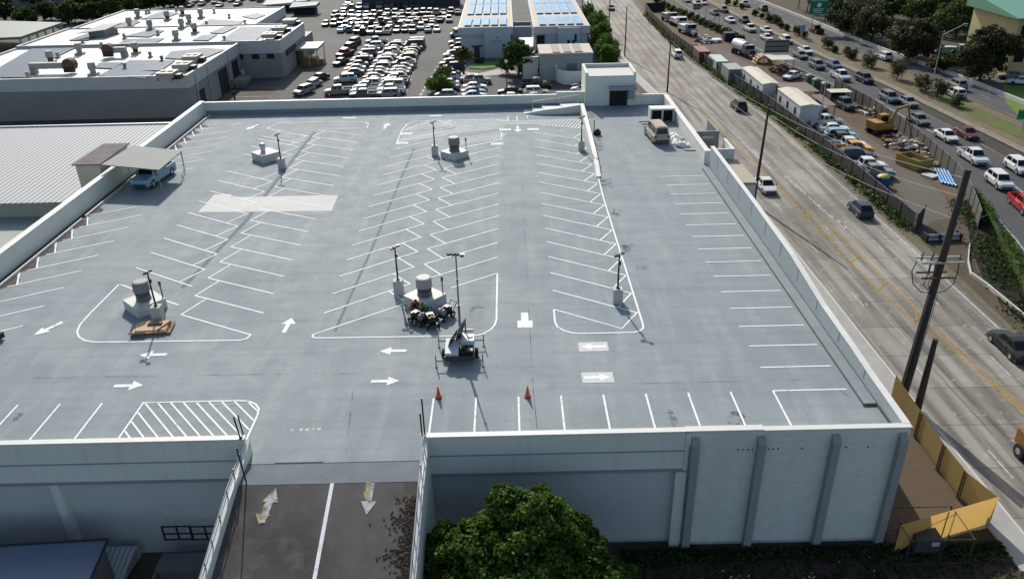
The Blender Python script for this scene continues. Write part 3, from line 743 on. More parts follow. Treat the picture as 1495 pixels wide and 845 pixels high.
for sx, x0, x1 in ((-1, RX0 - .3, RX0), (1, RX1, RX1 + .3)):
    b = MB(); yy = [-4.92, -6.2, -9, -13, -18, -24, -30, -39.2]
    for y0, y1 in zip(yy, yy[1:]):
        a0 = max(rz(y0) * .95, G) + (.95 if y0 > -6 else .55); a1 = max(rz(y1) * .95, G) + (.95 if y1 > -6 else .55)
        b.prism([(x0, y1), (x1, y1), (x1, y0), (x0, y0)], G, [a1, a1, a0, a0])
    b.build('ramp_side_wall', WALL, ps)
    b = MB(); xx = (x0 + x1) / 2 - .05 * sx
    for y0, y1 in ((-6.4, -9), (-9, -13), (-13, -18), (-18, -24)):
        for h in (.85, 1.15): b.tube((xx, y0, rz(y0) + h), (xx, y1, rz(y1) + h), .035, seg=6)
    for y in (-6.4, -7.7, -9, -10.4, -11.8, -13, -15, -18): b.tube((xx, y, rz(y) + .3), (xx, y, rz(y) + 1.15), .035, seg=6)
    b.build('ramp_railing', mat('railing_grey', (.33, .36, .38), .5, .2), ps)
# gate posts at the ramp mouth
for px, y0, y1, pz in ((351, 640, 613, 1.2), (361, 655, 598, 0), (360, 705, 650, 0), (616, 634, 605, 1.06), (620, 632, 583, 1.06)):
    p = P(px, y0, pz if pz else .0); b = MB(); 
    b.tube((p.x, p.y, pz), (p.x + (.0 if px > 500 else -.12), p.y, pz + (1.5 if px in (351, 616) else 2.4)), .045, seg=8); b.box(p.x - .1, p.x + .1, p.y - .1, p.y + .1, pz, pz + .03)
    solo(b, 'gate_post', BLACKM, {351: 'short dark post on the wall corner left of the ramp', 361: 'taller dark leaning post just right of the wall corner at the ramp top', 360: 'dark post on the grey threshold strip at the left edge of the ramp', 616: 'shorter dark post on the wall end right of the ramp', 620: 'taller of two dark posts on the wall end right of the ramp'}[px], 'post')

# dividing wall beside the upper drive lane and the wedge at its end
b = MB(); dv = [(-6.62, 40.0, .15), (-6.5, 43, .5), (-6.42, 47.5, .85), (-6.25, 56, 1.05), (-6.1, 66.5, 1.25)]
for (x0, y0, h0), (x1, y1, h1) in zip(dv, dv[1:]): b.prism([(x0 - .25, y0), (x0 + .25, y0), (x1 + .25, y1), (x1 - .25, y1)], -.01, [h0, h0, h1, h1])
b.build('divider_wall', mat('divider_white', (.62, .61, .58), .6, var=.15), ps)
b = MB()
wp = [(-14.0, 66.4, .05), (-12.8, 66.1, .35), (-11.5, 65.9, .6), (-9, 65.9, .85), (-6.3, 66.2, 1.15)]
for (x0, y0, h0), (x1, y1, h1) in zip(wp, wp[1:]): b.prism([(x0, y0), (x1, y1), (x1, y1 + .3), (x0, y0 + .3)], -.01, [h0, h1, h1, h0]); b.prism([(x0, y0 + .3), (x1, y1 + .3), (x1, y1 + 2.3), (x0, y0 + 2.3)], -.01, [h0 - .04, h1 - .3, h1 - .3, h0 - .04])
b.build('walkway_wedge', WALL, ps)
b = MB()
for (x0, y0, h0), (x1, y1, h1) in zip(wp[1:], wp[2:]): b.tube((x0, y0 + 2, h0 + .9), (x1, y1 + 2, h1 + .9), .04, seg=6); b.tube((x0, y0 + 2, h0 - .1), (x0, y0 + 2, h0 + .9), .04, seg=6)
b.build('walkway_rail', METAL, ps)
# stair house at the back
sh = thing('stair_house', 'pale flat-roofed stair house with dark doorway at the far edge of the deck', 'stair house', (-1.6, 73, 0))
b = MB(); b.box(-5.35, 1.65, 69.9, 76.0, 0, 4.05); b.box(-5.35, -5.0, 69.9, 76.0, 4.05, 4.6); b.box(1.35, 1.65, 69.9, 76, 4.05, 4.6); b.box(-5.0, 1.35, 75.7, 76.0, 4.05, 4.6); b.build('wall', WALL, sh)
b = MB(); b.box(-4.98, 1.33, 69.95, 75.68, 4.06, 4.12); b.build('roof', PALE, sh)
b = MB(); b.box(-1.9, .55, 69.82, 69.9, 0, 2.25); d = b.build('doorway', DARK, sh)
b = MB(); 
for x in (-1.9, -1.1, -.3, .5): b.box(x - .04, x + .04, 69.77, 69.83, 0, 2.25)
b.build('door_frame', BLACKM, d)
b = MB(); b.box(-2.05, 1.72, 68.6, 69.9, 2.35, 2.75); b.build('canopy', WALL_D, sh)
b = MB(); b.box(.7, 1.5, 69.5, 69.9, .9, 2.2); b.build('meter_box', WALL_D, sh)
b = MB(); b.box(-5.35, 1.65, 70.32, 76, G, 0); b.build('lower_wall', WALL, sh)
# annex blocks on the road side
AX = [(9.6, 44.8), (9.6, 31.5)]
an = thing('side_annex', 'low pale annex with tan flat roof against the road side of the deck', 'annex', (8, 38, G))
b = MB(); b.box(6.15, 10.15, 39.2, 46.9, G, -.85); b.build('wall', WALL, an)
b = MB(); b.box(6.15, 10.25, 39.1, 46.9, -.85, -.6); b.build('roof', mat('tan_roofing', (.36, .32, .25), .8, var=.15), an)
b = MB(); b.box(6.2, 9.75, 47.0, 47.25, G, .62); b.box(9.45, 9.75, 47.25, 51.2, G, .62); b.box(6.2, 9.45, 47.25, 51.2, G, -.9)
solo(b, 'roof_screen_wall', WALL, 'pale low screen wall forming a corner just past the annex roof', 'wall')
b = MB(); b.box(6.25, 9.2, 52.2, 52.45, G, 1.2); b.box(8.95, 9.2, 52.45, 57.5, G, 1.2)
o = solo(b, 'stair_shaft_wall', mat('dark_stair_wall', (.20, .21, .20), .7), 'dark grey wall of a stair shaft with one pale slot, behind the deck edge', 'wall')
b = MB(); b.box(7.1, 8.5, 52.15, 52.19, .35, .6); b.build('vent_slot', PALE, o)

# ================================================================== things on the deck
LITE = mat('lamp_head_grey', (.10, .10, .105), .4, .3)
def lamp_post(px, py, bx, by, lab, blk=1.15, top=4.0):
    p = P(bx, by, 0); t = thing('lamp_post', lab, 'lamp post', (p.x, p.y + .35, 0), 'lamp posts on the parking deck')
    x, y = p.x, p.y + .35
    b = MB(); b.box(x - .36, x + .36, y - .36, y + .36, 0, blk); b.box(x - .33, x + .33, y - .33, y + .33, blk, blk + .03); b.build('base_block', mat('block_concrete', (.42, .43, .42), .7), t)
    b = MB(); b.tube((x, y, blk), (x, y, blk + .12), .16, .14); b.tube((x, y, blk + .1), (x, y, top), .075, .055); b.build('pole', BLACKM, t)
    for s in (-1, 1):
        b = MB(); b.tube((x, y, top - .12), (x + s * .3, y + .02, top + .0), .03, seg=6)
        b.box(x + s * .24 - .13, x + s * .24 + .13, y - .10, y + .12, top - .10 + .12 * s, top + .02 + .12 * s, rot=.5); b.build('lamp_head', BLACKM, t)
    b = MB(); b.box(x + .06, x + .14, y - .07, y + .07, top - .9, top - .6); b.build('junction_box', BLACKM, t)
    return t
lamp_post(904, 371, 902, 444, 'dark lamp post on a square block in the right parking island beside the diagonal line')
lamp_post(577, 359, 582, 431, 'dark lamp post on a square block left of the round vent with workers')
lamp_post(216, 397, 230, 470, 'dark lamp post behind the plywood pallet in the left island')
lamp_post(404, 192, 411, 247, 'dark lamp post beside the small mushroom vent near the tan patch')
lamp_post(632, 174, 635, 228, 'dark lamp post left of the far round vent by the hatched bays')
lamp_post(849, 172, 849, 221, 'dark lamp post beside the white dividing wall of the upper drive lane')

VENTG = mat('vent_grey', (.19, .20, .195), .6, .1, var=.15); VENTD = mat('vent_louver', (.13, .135, .13), .6, .2)
def vent(cx, cy, hb, rad, hh, lab, rot=.82, size=1.15, small=False, cover=None):
    t = thing('roof_vent', lab, 'roof vent', (cx, cy, 0))
    b = MB(); b.box(cx - size, cx + size, cy - size, cy + size, 0, hb, rot=rot); b.build('plinth', mat('plinth_white', (.50, .50, .475), .6, var=.12, sc=1), t)
    if small:
        b = MB(); b.tube((cx - .3, cy + .2, hb), (cx - .3, cy + .2, hb + .7), .28, .28, 14); b.build('neck', METAL, t)
        b = MB(); b.tube((cx - .3, cy + .2, hb + .6), (cx - .3, cy + .2, hb + .85), .38, .34, 14); b.blob((cx - .3, cy + .2, hb + .85), (.34, .34, .16), seg=14); b.build('cowl', METAL, t)
        return t
    z = hb; b = MB(); b.tube((cx, cy, z), (cx, cy, z + .35), rad * 1.0, rad * .9, 24); b.build('curb_ring', VENTD, t)
    b = MB(); b.tube((cx, cy, z + .35), (cx, cy, z + hh * .55), rad * .82, rad * .86, 24); 
    for k in range(3): b.tube((cx, cy, z + .42 + k * .14), (cx, cy, z + .46 + k * .14), rad * .96, rad * .96, 24)
    b.build('neck', VENTD, t)
    b = MB(); b.tube((cx, cy, z + hh * .5), (cx, cy, z + hh), rad * 1.08, rad * 1.0, 28); b.tube((cx, cy, z + hh), (cx, cy, z + hh + .05), rad * 1.0, rad * .8, 28); b.build('drum', cover or VENTG, t)
    b = MB(); b.tube((cx + 1.35, cy + .25, hb), (cx + 1.35, cy + .25, hb + 1.0), .05, seg=6); b.tube((cx + 1.35, cy + .25, hb + 1.0), (cx + 1.35, cy + .25, hb + 1.4), .1, .1, 8)
    b.build('vent_pipe', VENTD, t); return t
vent(-44.25, 12.7, .82, .56, 1.5, 'round grey roof fan on a white diamond plinth beside the plywood pallet')
vent(-22.8, 12.45, .8, .58, 1.45, 'pale-topped round roof fan on a white plinth behind the crouching workers', cover=mat('pale_drum', (.33, .33, .31), .6, .05))
vent(-22.5, 48.3, .75, .62, 1.6, 'round grey roof fan on a white plinth right of the far lamp post')
vent(-44.6, 48.9, .95, .3, 1, 'small mushroom vent on a low white plinth beside the lamp post near the tan patch', small=True, size=1.15)

# plywood stacked on a pallet
PLY = mat('plywood', (.42, .29, .17), .7, var=.25, sc=2); PLYE = mat('timber', (.17, .11, .065), .8, var=.3, sc=3)
p = P(222, 482, 0); t = thing('pallet_stack', 'stack of tan plywood sheets on a timber pallet in front of the left lamp post', 'pallet', (p.x, p.y, 0))
b = MB()
for i in range(4): b.box(p.x - 1.3, p.x + 1.35, p.y - .8 + i * .5, p.y - .68 + i * .5, 0, .12, rot=.12, c=(p.x, p.y))
for i in range(6): b.box(p.x - 1.25 + i * .5, p.x - 1.0 + i * .5, p.y - .85, p.y + .85, .12, .16, rot=.12, c=(p.x, p.y))
b.build('pallet_frame', PLYE, t)
b = MB(); b.box(p.x - 1.2, p.x + 1.2, p.y - .8, p.y + .8, .17, .27, rot=.12); b.box(p.x - 1.0, p.x + 1.15, p.y - .6, p.y + .8, .275, .34, rot=.06); b.build('plywood_sheet', PLY, t)
b = MB(); b.box(p.x - 1.35, p.x - .2, p.y - .9, p.y - .8, .27, .36, rot=.12, c=(p.x, p.y)); b.box(p.x + .9, p.x + 1.0, p.y - .7, p.y + .7, .34, .42, rot=-.35); b.box(p.x - .3, p.x + .7, p.y + .15, p.y + .4, .34, .48, rot=.1); b.build('loose_board', PLYE, t)

# solar light trailer
tx, ty = -19.75, 4.9; t = thing('light_trailer', 'mobile solar lighting trailer with tall mast, two tilted panels and outriggers', 'light trailer', (tx, ty, 0))
b = MB(); b.box(tx - .95, tx + .95, ty - 1.25, ty + 1.2, .45, .6); b.box(tx - .06, tx + .06, ty + 1.2, ty + 2.6, .45, .55); b.box(tx - 1.0, tx + 1.0, ty - 1.32, ty - 1.25, .4, .75); b.build('chassis', mat('trailer_dark', (.05, .05, .055), .5, .3), t)
b = MB(); b.prism([(tx - .95, ty - 1.2), (tx - .05, ty - 1.2), (tx - .05, ty + .35), (tx - .95, ty + .35)], .6, [.95, .95, 1.2, 1.2]); b.build('battery_box', mat('trailer_white', (.46, .50, .52), .45, var=.08), t)
b = MB(); b.box(tx + .1, tx + .95, ty - .3, ty + .75, .6, 1.35); b.box(tx + .2, tx + .5, ty - .32, ty - .3, .75, 1.0, 1); b.box(tx + .55, tx + .85, ty + .1, ty + .5, 1.35, 1.42); b.build('control_box', [MATS['trailer_white'], DARK], t)
b = MB(); b.box(tx + .1, tx + .45, ty - 1.1, ty - .45, .6, .95); b.box(tx + .5, tx + .9, ty - 1.1, ty - .4, .6, 1.05); b.tube((tx + .3, ty - .8, .95), (tx + .3, ty - .8, 1.2), .1); b.build('winch_unit', BLACKM, t)
for s in (-1, 1):
    b = MB(); b.tube((tx + s * 1.0, ty - .2, .34), (tx + s * 1.22, ty - .2, .34), .34, .34, 18); b.tube((tx + s * 1.215, ty - .2, .34), (tx + s * 1.23, ty - .2, .34), .18, .18, 12, 1); b.build('wheel', [RUBBER, METAL], t)
for sx, sy in ((-1, -1), (1, -1), (-1, 1), (1, 1)):
    b = MB(); X1, Y1 = tx + sx * 1.55, ty + sy * 1.15 - (.25 if sy < 0 else 0); b.tube((tx + sx * .9, Y1, .5), (X1, Y1, .5), .045, seg=6); b.tube((X1, Y1, .02), (X1, Y1, .95), .04, seg=6); b.tube((X1, Y1, 0), (X1, Y1, .04), .11, .11, 8); b.build('outrigger', RAILG, t)
SOL = mat('trailer_solar_cell', (.06, .05, .052), .3, 0, .5)
for qs, yy in ((((651, 517), (660, 506), (667, 481), (657, 496)), ty - .2), (((664, 502), (673, 490), (679.5, 464), (668, 482)), ty + .3)):
    b = MB(); vs = [tuple(PY(qx, qy, yy + dd)) for (qx, qy), dd in zip(qs, (-.35, .35, .45, -.25))]
    b.add(vs + [(x + .045, y + .01, z - .03) for x, y, z in vs], [(0, 1, 2, 3), (7, 6, 5, 4), (0, 4, 5, 1), (1, 5, 6, 2), (2, 6, 7, 3), (3, 7, 4, 0)]); pn = b.build('solar_panel', SOL, t)
    b = MB(); 
    for i in range(4): b.tube(vs[i], vs[(i + 1) % 4], .025, seg=5)
    b.build('panel_frame', CHROME, pn)
b = MB(); b.tube((tx + .02, ty + .55, .6), (tx + .02, ty + .55, 3.6), .085, .085); b.tube((tx + .02, ty + .55, 3.5), (tx + .02, ty + .55, 7.3), .055, .045); b.tube((tx + .02, ty + .55, 3.45), (tx + .02, ty + .55, 3.6), .12); b.tube((tx + .02, ty + .55, 5.4), (tx + .02, ty + .55, 5.52), .09); b.build('mast', mat('mast_grey', (.16, .17, .175), .4, .4), t)
b = MB(); b.box(tx - .5, tx + .6, ty + .5, ty + .6, 7.28, 7.34); b.build('mast_crossbar', METAL, t)
for dx in (-.55, -.2, .15, .5):
    b = MB(); b.box(tx + dx * .8 - .1, tx + dx * .8 + .1, ty + .36, ty + .6, 7.3 - (.1 if dx > .3 else 0), 7.46 - (.1 if dx > .3 else 0), rot=.5); b.build('floodlight', RAILG if dx < .3 else BLACKM, t)
b = MB(); b.tube((tx + .35, ty + 1.0, .6), (tx + .35, ty + 1.0, 2.2), .05); b.box(tx + .2, tx + .9, ty + .85, ty + 1.1, 1.4, 1.5); b.build('hand_winch', BLACKM, t)

def cone(x, y, lab):
    t = thing('traffic_cone', lab, 'traffic cone', (x, y, 0)); b = MB(); b.box(x - .19, x + .19, y - .19, y + .19, 0, .035); b.build('cone_base', RUBBER, t)
    b = MB(); b.tube((x, y, .035), (x, y, .85), .16, .03, 14); b.build('cone_body', mat('cone_orange', (.62, .07, .02), .5, var=.05), t)
cone(-20.9, .05, 'orange traffic cone at the end of the bay line nearest the ramp'); cone(-15.33, -.1, 'orange traffic cone standing alone two bays right of the light trailer')

# striping machines and the two workers
def machine(x, y, rz, body, lab):
    t = thing('pressure_washer', lab, 'work machine', (0, 0, 0)); M4 = Matrix.Rotation(rz, 4, 'Z')
    b = MB(); b.box(-.75, .55, -.32, .32, .32, .4); b.tube((.5, -.3, .4), (.95, -.3, .95), .03, seg=6); b.tube((.5, .3, .4), (.95, .3, .95), .03, seg=6); b.tube((.95, -.3, .95), (.95, .3, .95), .03, seg=6); b.build('frame', BLACKM, t)
    b = MB(); b.box(-.1, .45, -.26, .26, .4, .82); b.box(0, .35, -.3, -.26, .45, .7); b.box(-.02, .3, -.2, .2, .82, .9); b.build('engine', MATS['engine_black'], t)
    b = MB(); b.tube((-.42, -.26, .62), (-.42, .26, .62), .25, .25, 14); b.tube((-.42, 0, .85), (-.42, 0, .95), .07); b.build('tank', body, t)
    for sx, sy, r in ((-.55, -1, .2), (-.55, 1, .2), (.3, -1, .26), (.3, 1, .26)):
        b = MB(); b.tube((sx, sy * .36, r), (sx, sy * .48, r), r, r, 14); b.tube((sx, sy * .48, r), (sx, sy * .49, r), r * .45, r * .45, 10, 1); b.build('wheel', [RUBBER, CHROME], t)
    b = MB(); pts = [(.2 + .6 * math.cos(a), .55 + .25 * math.sin(a), .04 + .02 * k) for k, a in enumerate([i * .7 for i in range(14)])]; b.path(pts, .025, 5); b.build('hose', RUBBER, t)
    t.location = (x, y, 0); t.rotation_euler = (0, 0, rz); return t
mat('engine_black', (.03, .03, .032), .4, .2)
machine(-23.1, 9.6, 2.5, mat('tank_grey', (.14, .145, .15), .6, .1), 'wheeled pump machine with grey drum nearest the red-shirted worker')
machine(-22.1, 9.2, 1.9, BLACKM, 'black engine-driven machine on wheels in front of the green-shirted worker')
machine(-21.1, 10.3, .9, mat('tank_pale', (.2, .21, .21), .6, .1), 'small machine with pale tank and trailing hose at the right plinth corner')

SKIN = mat('skin', (.28, .15, .09), .6, var=.06); HAIR = mat('dark_hair', (.015, .012, .01), .8)
def person(name_lab, loc, rz, J, rad, shirt, trousers, hat=None, waist_z=None):
    """one continuous skinned body; J joints, rad radii, then shirt and trousers as closer-fitting shells"""
    me = bpy.data.meshes.new('person'); order = list(J); idx = {k: i for i, k in enumerate(order)}
    E = [('hip', 'spine'), ('spine', 'chest'), ('chest', 'neck'), ('neck', 'head'), ('head', 'crown'),
         ('chest', 'shL'), ('shL', 'elL'), ('elL', 'wrL'), ('wrL', 'haL'), ('chest', 'shR'), ('shR', 'elR'), ('elR', 'wrR'), ('wrR', 'haR'),
         ('hip', 'thL'), ('thL', 'knL'), ('knL', 'anL'), ('anL', 'toL'), ('hip', 'thR'), ('thR', 'knR'), ('knR', 'anR'), ('anR', 'toR')]
    hands = []
    me.from_pydata([J[k] for k in order], [(idx[a], idx[c]) for a, c in E], [])
    # fingers: short chains from each hand
    ob = bpy.data.objects.new('person', me); col.objects.link(ob); ob.location = loc; ob.rotation_euler = (0, 0, rz)
    sk = ob.modifiers.new('skin', 'SKIN'); sk.use_smooth_shade = True
    for k in order: me.skin_vertices[0].data[idx[k]].radius = (rad[k], rad[k])
    me.skin_vertices[0].data[idx['hip']].use_root = True
    ob.modifiers.new('sub', 'SUBSURF').levels = 2; ob.modifiers['sub'].render_levels = 2
    me.materials.append(SKIN); tag(ob, name_lab, 'person')
    def shell(nm, chains, extra, m):
        keys = sorted({k for ch in chains for k in ch}, key=order.index); ix = {k: i for i, k in enumerate(keys)}
        ms = bpy.data.meshes.new(nm); ms.from_pydata([J[k] for k in keys], [(ix[a], ix[c]) for ch in chains for a, c in zip(ch, ch[1:])], [])
        oo = bpy.data.objects.new(nm, ms); col.objects.link(oo); oo.parent = ob; s2 = oo.modifiers.new('skin', 'SKIN'); s2.use_smooth_shade = True
        for k in keys: r = rad[k] + extra; ms.skin_vertices[0].data[ix[k]].radius = (r, r)
        ms.skin_vertices[0].data[ix[keys[0]]].use_root = True
        oo.modifiers.new('sub', 'SUBSURF').levels = 1; oo.modifiers['sub'].render_levels = 2; ms.materials.append(m)
    shell('shirt', [('hip', 'spine', 'chest'), ('chest', 'shL', 'elL'), ('chest', 'shR', 'elR')], .028, shirt)
    shell('trousers', [('hip', 'thL', 'knL', 'anL'), ('hip', 'thR', 'knR', 'anR')], .022, trousers)
    for s in ('L', 'R'):
        b = MB(); a, c = Vector(J['an' + s]), Vector(J['to' + s]); b.tube(a, c, .055, .05, 8); b.blob(tuple(c), (.055, .07, .045), seg=8); b.build('shoe', BLACKM, ob, local=True)
        w_, h_ = Vector(J['wr' + s]), Vector(J['ha' + s]); d = (h_ - w_).normalized(); sd_ = d.cross(Vector((0, 0, 1))).normalized(); b = MB()
        for q, (o_, ln) in enumerate(((-.032, .07), (-.011, .085), (.011, .08), (.032, .062))):
            p0 = h_ + sd_ * o_; p1 = p0 + d * ln * .55 + Vector((0, 0, -.01)); p2 = p1 + d * ln * .35 + Vector((0, 0, -.03)); b.tube(p0, p1, .010, .009, 6); b.tube(p1, p2, .009, .007, 6)
        th = h_ - d * .03 + sd_ * .035 * (1 if s == 'L' else -1); b.tube(th, th + d * .03 + sd_ * .035 * (1 if s == 'L' else -1), .011, .009, 6); b.build('fingers', SKIN, ob, local=True)
    hd = Vector(J['head']); cr = Vector(J['crown']); upv = (cr - hd).normalized(); f = Vector((0, -1, -.25)); f = (f - upv * f.dot(upv)).normalized(); sdv = upv.cross(f)
    b = MB(); c = hd + upv * .045
    b.blob(tuple(c + upv * .03 - f * .02), (.098, .105, .10), seg=12, rings=8); b.build('hair' if not hat else 'cap', hat or HAIR, ob, local=True)
    b = MB(); b.blob(tuple(c + f * .10 - upv * .015), (.016, .022, .02), seg=6, rings=4)
    for s in (-1, 1): b.blob(tuple(c + sdv * .095 * s), (.015, .02, .03), seg=6, rings=4)
    b.build('nose_and_ears', SKIN, ob, local=True)
    b = MB()
    for s in (-1, 1): b.blob(tuple(c + f * .088 + sdv * .033 * s + upv * .01), .011, seg=6, rings=4)
    b.build('eyes', HAIR, ob, local=True)
    return ob
Jc = dict(hip=(0, 0, .55), spine=(0, -.12, .74), chest=(0, -.30, .93), neck=(0, -.42, 1.04), head=(0, -.50, 1.14), crown=(0, -.54, 1.24),
  shL=(.19, -.30, .96), elL=(.27, -.50, .74), wrL=(.20, -.70, .66), haL=(.17, -.77, .63), shR=(-.19, -.30, .96), elR=(-.29, -.46, .72), wrR=(-.20, -.68, .62), haR=(-.16, -.75, .59),
  thL=(.11, -.02, .52), knL=(.18, -.42, .50), anL=(.17, -.28, .10), toL=(.18, -.46, .05), thR=(-.11, -.02, .52), knR=(-.18, -.42, .48), anR=(-.17, -.26, .10), toR=(-.18, -.44, .05))
rd = dict(hip=.14, spine=.14, chest=.16, neck=.06, head=.088, crown=.075, shL=.075, elL=.05, wrL=.032, haL=.038, shR=.075, elR=.05, wrR=.032, haR=.038, thL=.095, knL=.065, anL=.045, toL=.035, thR=.095, knR=.065, anR=.045, toR=.035)
person('person in a red shirt bent over a machine by the round roof fan', (-23.55, 11.2, 0), .5, Jc, rd, mat('red_cloth', (.42, .015, .02), .8), mat('dark_cloth', (.03, .033, .045), .85), None)
person('person in a green hi-vis shirt crouching behind the black machine', (-22.6, 10.75, 0), -.35, Jc, rd, mat('green_cloth', (.09, .42, .11), .8), mat('black_cloth', (.015, .015, .018), .85), mat('cap_dark', (.03, .035, .03), .8))

# things near the stair house
b = MB(); q = P(867, 197, 0); b.tube((q.x, q.y, 0), (q.x, q.y, 1.9), .06, seg=8); b.box(q.x - .15, q.x + .15, q.y - .15, q.y + .15, 0, .04); solo(b, 'bollard_post', BLACKM, 'thin dark post in the upper lane beside the dividing wall', 'post')
b = MB(); q = P(872, 197, 0); b.box(q.x - .3, q.x + .35, q.y - .3, q.y + .3, 0, .5, rot=.4); b.blob((q.x, q.y, .5), (.3, .28, .3), jit=.15); solo(b, 'equipment_bag', BLACKM, 'small dark lumpy bundle on the deck beside the thin post', 'bundle')
ct = thing('condenser_cabinet', 'pale cabinet with two dark open bays beside the van', 'equipment cabinet', (3.9, 61.2, 0))
b = MB(); b.box(2.3, 5.5, 60.9, 62.6, 1.55, 1.75); b.box(2.3, 2.5, 60.9, 62.6, 0, 1.55); b.box(3.85, 4.0, 60.9, 62.6, 0, 1.55); b.box(5.3, 5.5, 60.9, 62.6, 0, 1.55); b.box(2.5, 5.3, 62.4, 62.6, 0, 1.55); b.build('casing', WALL, ct)
b = MB(); b.box(2.5, 3.85, 61.6, 61.7, 0, 1.55); b.box(4.0, 5.3, 61.6, 61.7, 0, 1.55); b.build('bay_grille', DARK, ct)
b = MB(); b.box(.9, 2.2, 61.2, 61.35, .0, .14); b.box(1.1, 2.2, 60.0, 60.15, 0, .14); solo(b, 'timber_batten', PALE, 'pale battens lying on the deck left of the equipment cabinet', 'timber')
b = MB()
for i in range(16):
    tt = i / 15; b.blob((3.55 + .9 * tt + random.uniform(-.25, .25), 56.2 - 7.0 * tt * .85 + random.uniform(-.2, .2), .12), (.60, .75, .42), seg=9, rings=6, jit=.3, zc=0)
solo(b, 'white_tarpaulin', mat('white_sheeting', (.72, .72, .70), .6, var=.1), 'crumpled white sheeting heaped along the deck right of the van', 'tarpaulin')
for (x, y, l, ww, lab) in ((4.6, 53.6, 1.3, .5, 'grey flat board lying by the far parapet, the farther of two'), (5.0, 48.9, 1.2, .35, 'dark narrow board by the far parapet end, the nearer of two')):
    b = MB(); b.box(x - l / 2, x + l / 2, y - ww, y + ww, 0, .12, rot=-.2); solo(b, 'flat_board', WALL_D, lab, 'board')
# carport and shed on the left parapet
cp = thing('carport', 'ribbed metal carport roof on thin posts over a parked truck at the left parapet', 'carport', (-56, 39.5, 0))
RIB = mat_stripes('ribbed_roof_sheet', (.27, .285, .27), (.20, .215, .205), .32, 1, .5, .8)
zc = 2.6
c1, c2, c3, c4 = P(193, 213, 2.75), P(266, 220, 2.55), P(232, 248, 2.55), P(148, 241, 2.75)
b = MB(); b.prism([c4[:2], c3[:2], c2[:2], c1[:2]], [2.7, 2.45, 2.45, 2.7], [2.8, 2.55, 2.55, 2.8]); b.build('roof', RIB, cp)
b = MB(); 
for q, h in ((c3, 2.45), (c2, 2.45)): b.tube((q.x - .2, q.y, 0), (q.x - .2, q.y, h), .05, seg=8)
b.tube((c4.x + 2.6, c4.y + .2, 0), (c4.x + 2.6, c4.y + .2, 2.6), .05, seg=8); b.build('post', mat('post_paint', (.30, .30, .25), .6), cp)
b = MB(); b.path([(c2.x - .15, c2.y, 2.4), (c2.x + .1, c2.y - .6, 1.6), (c2.x + .25, c2.y - 1, .9), (c2.x - .1, c2.y - 1.4, 0)], .035, 6); b.build('downpipe', METAL, cp)
sd_ = thing('roof_shed', 'small cream shed with dark flat roof straddling the left parapet', 'shed', (-60.5, 38, -2))
r1, r2, r3, r4 = P(103, 241, 2.7), P(148, 238, 2.7), P(190, 209, 2.7), P(150, 211, 2.7)
x0, x1, y0, y1 = min(r1.x, r4.x) + .3, max(r2.x, r3.x) - .2, r1.y, r3.y
x0, x1, y0, y1 = -62.3, -59.75, 40.4, 47.4
b = MB(); b.box(x0, x1, y0, y1, -4.5, 2.6); b.build('wall', mat('cream_wall', (.50, .48, .38), .6), sd_)
b = MB(); b.box(x0 - .25, x1 + .25, y0 - .25, y1 + .25, 2.6, 2.72); b.build('roof', mat_ground('old_felt_roof', (.13, .115, .11), (.19, .175, .165), (.10, .09, .09), .5), sd_)
# neighbouring ribbed roof and green roof below on the left
nb_ = thing('ribbed_roof_hall', 'wide low hall with a ribbed pale metal roof left of the parking deck', 'hall', (-80, 56, G))
b = MB(); b.box(-130, -59.8, 41.6, 68.9, G, -1.6); b.build('wall', mat('hall_wall', (.40, .40, .36), .7), nb_)
b = MB(); b.prism([(-130, 40.6), (-59.4, 40.6), (-59.4, 69.6), (-130, 69.6)], [-1.75, -1.75, -1.3, -1.3], [-1.6, -1.6, -1.15, -1.15]); b.build('roof', mat_stripes('ribbed_hall_roof', (.46, .485, .485), (.22, .235, .24), .62, 0, .45, .75), nb_)
b = MB(); b.box(-130, -59.4, 69.6, 69.9, -1.5, -.95); b.box(-59.3 - .3, -59.3, 40.6, 69.6, -1.3, -.9); b.build('gutter', METAL, nb_)
b = MB(); b.box(-130, -59.7, -4, 41.55, G, -3.6); o = solo(b, 'low_flat_roof_wing', mat('sage_roof', (.30, .34, .30), .75, var=.12, sc=.3), 'low wing with a plain sage green flat roof below the left parapet', 'building wing')
# blue roofed lean-to at the lower left
bl = thing('blue_roof_shed', 'lean-to with a blue-grey metal roof below the deck wall, lower left corner', 'shed', (-43, -10, G))
a1, a2, a3 = P(-60, 806, -4), P(158, 787, -4), P(138, 850, -4.1)
b = MB(); b.prism([(a1.x - 6, a1.y), (a2.x, a2.y), (a3.x + .2, a3.y - 4), (a1.x - 6, a3.y - 4)], -4.15, -4.0); b.build('roof', mat('blue_metal_roof', (.13, .17, .24), .35, .2, var=.15, sc=.6), bl)
b = MB(); b.prism([(a1.x - 6, a1.y - .2), (a2.x - .2, a2.y - .2), (a3.x, a3.y - 4), (a1.x - 6, a3.y - 4)], G, -4.15); b.build('wall', mat('shed_wall', (.16, .15, .14), .8), bl)
b = MB(); b.path([(a1.x - 6, a1.y, -3.96), (a2.x, a2.y, -3.96), (a3.x + .2, a3.y - 4, -4.0)], .06, 6); b.build('roof_edge', BLACKM, bl)
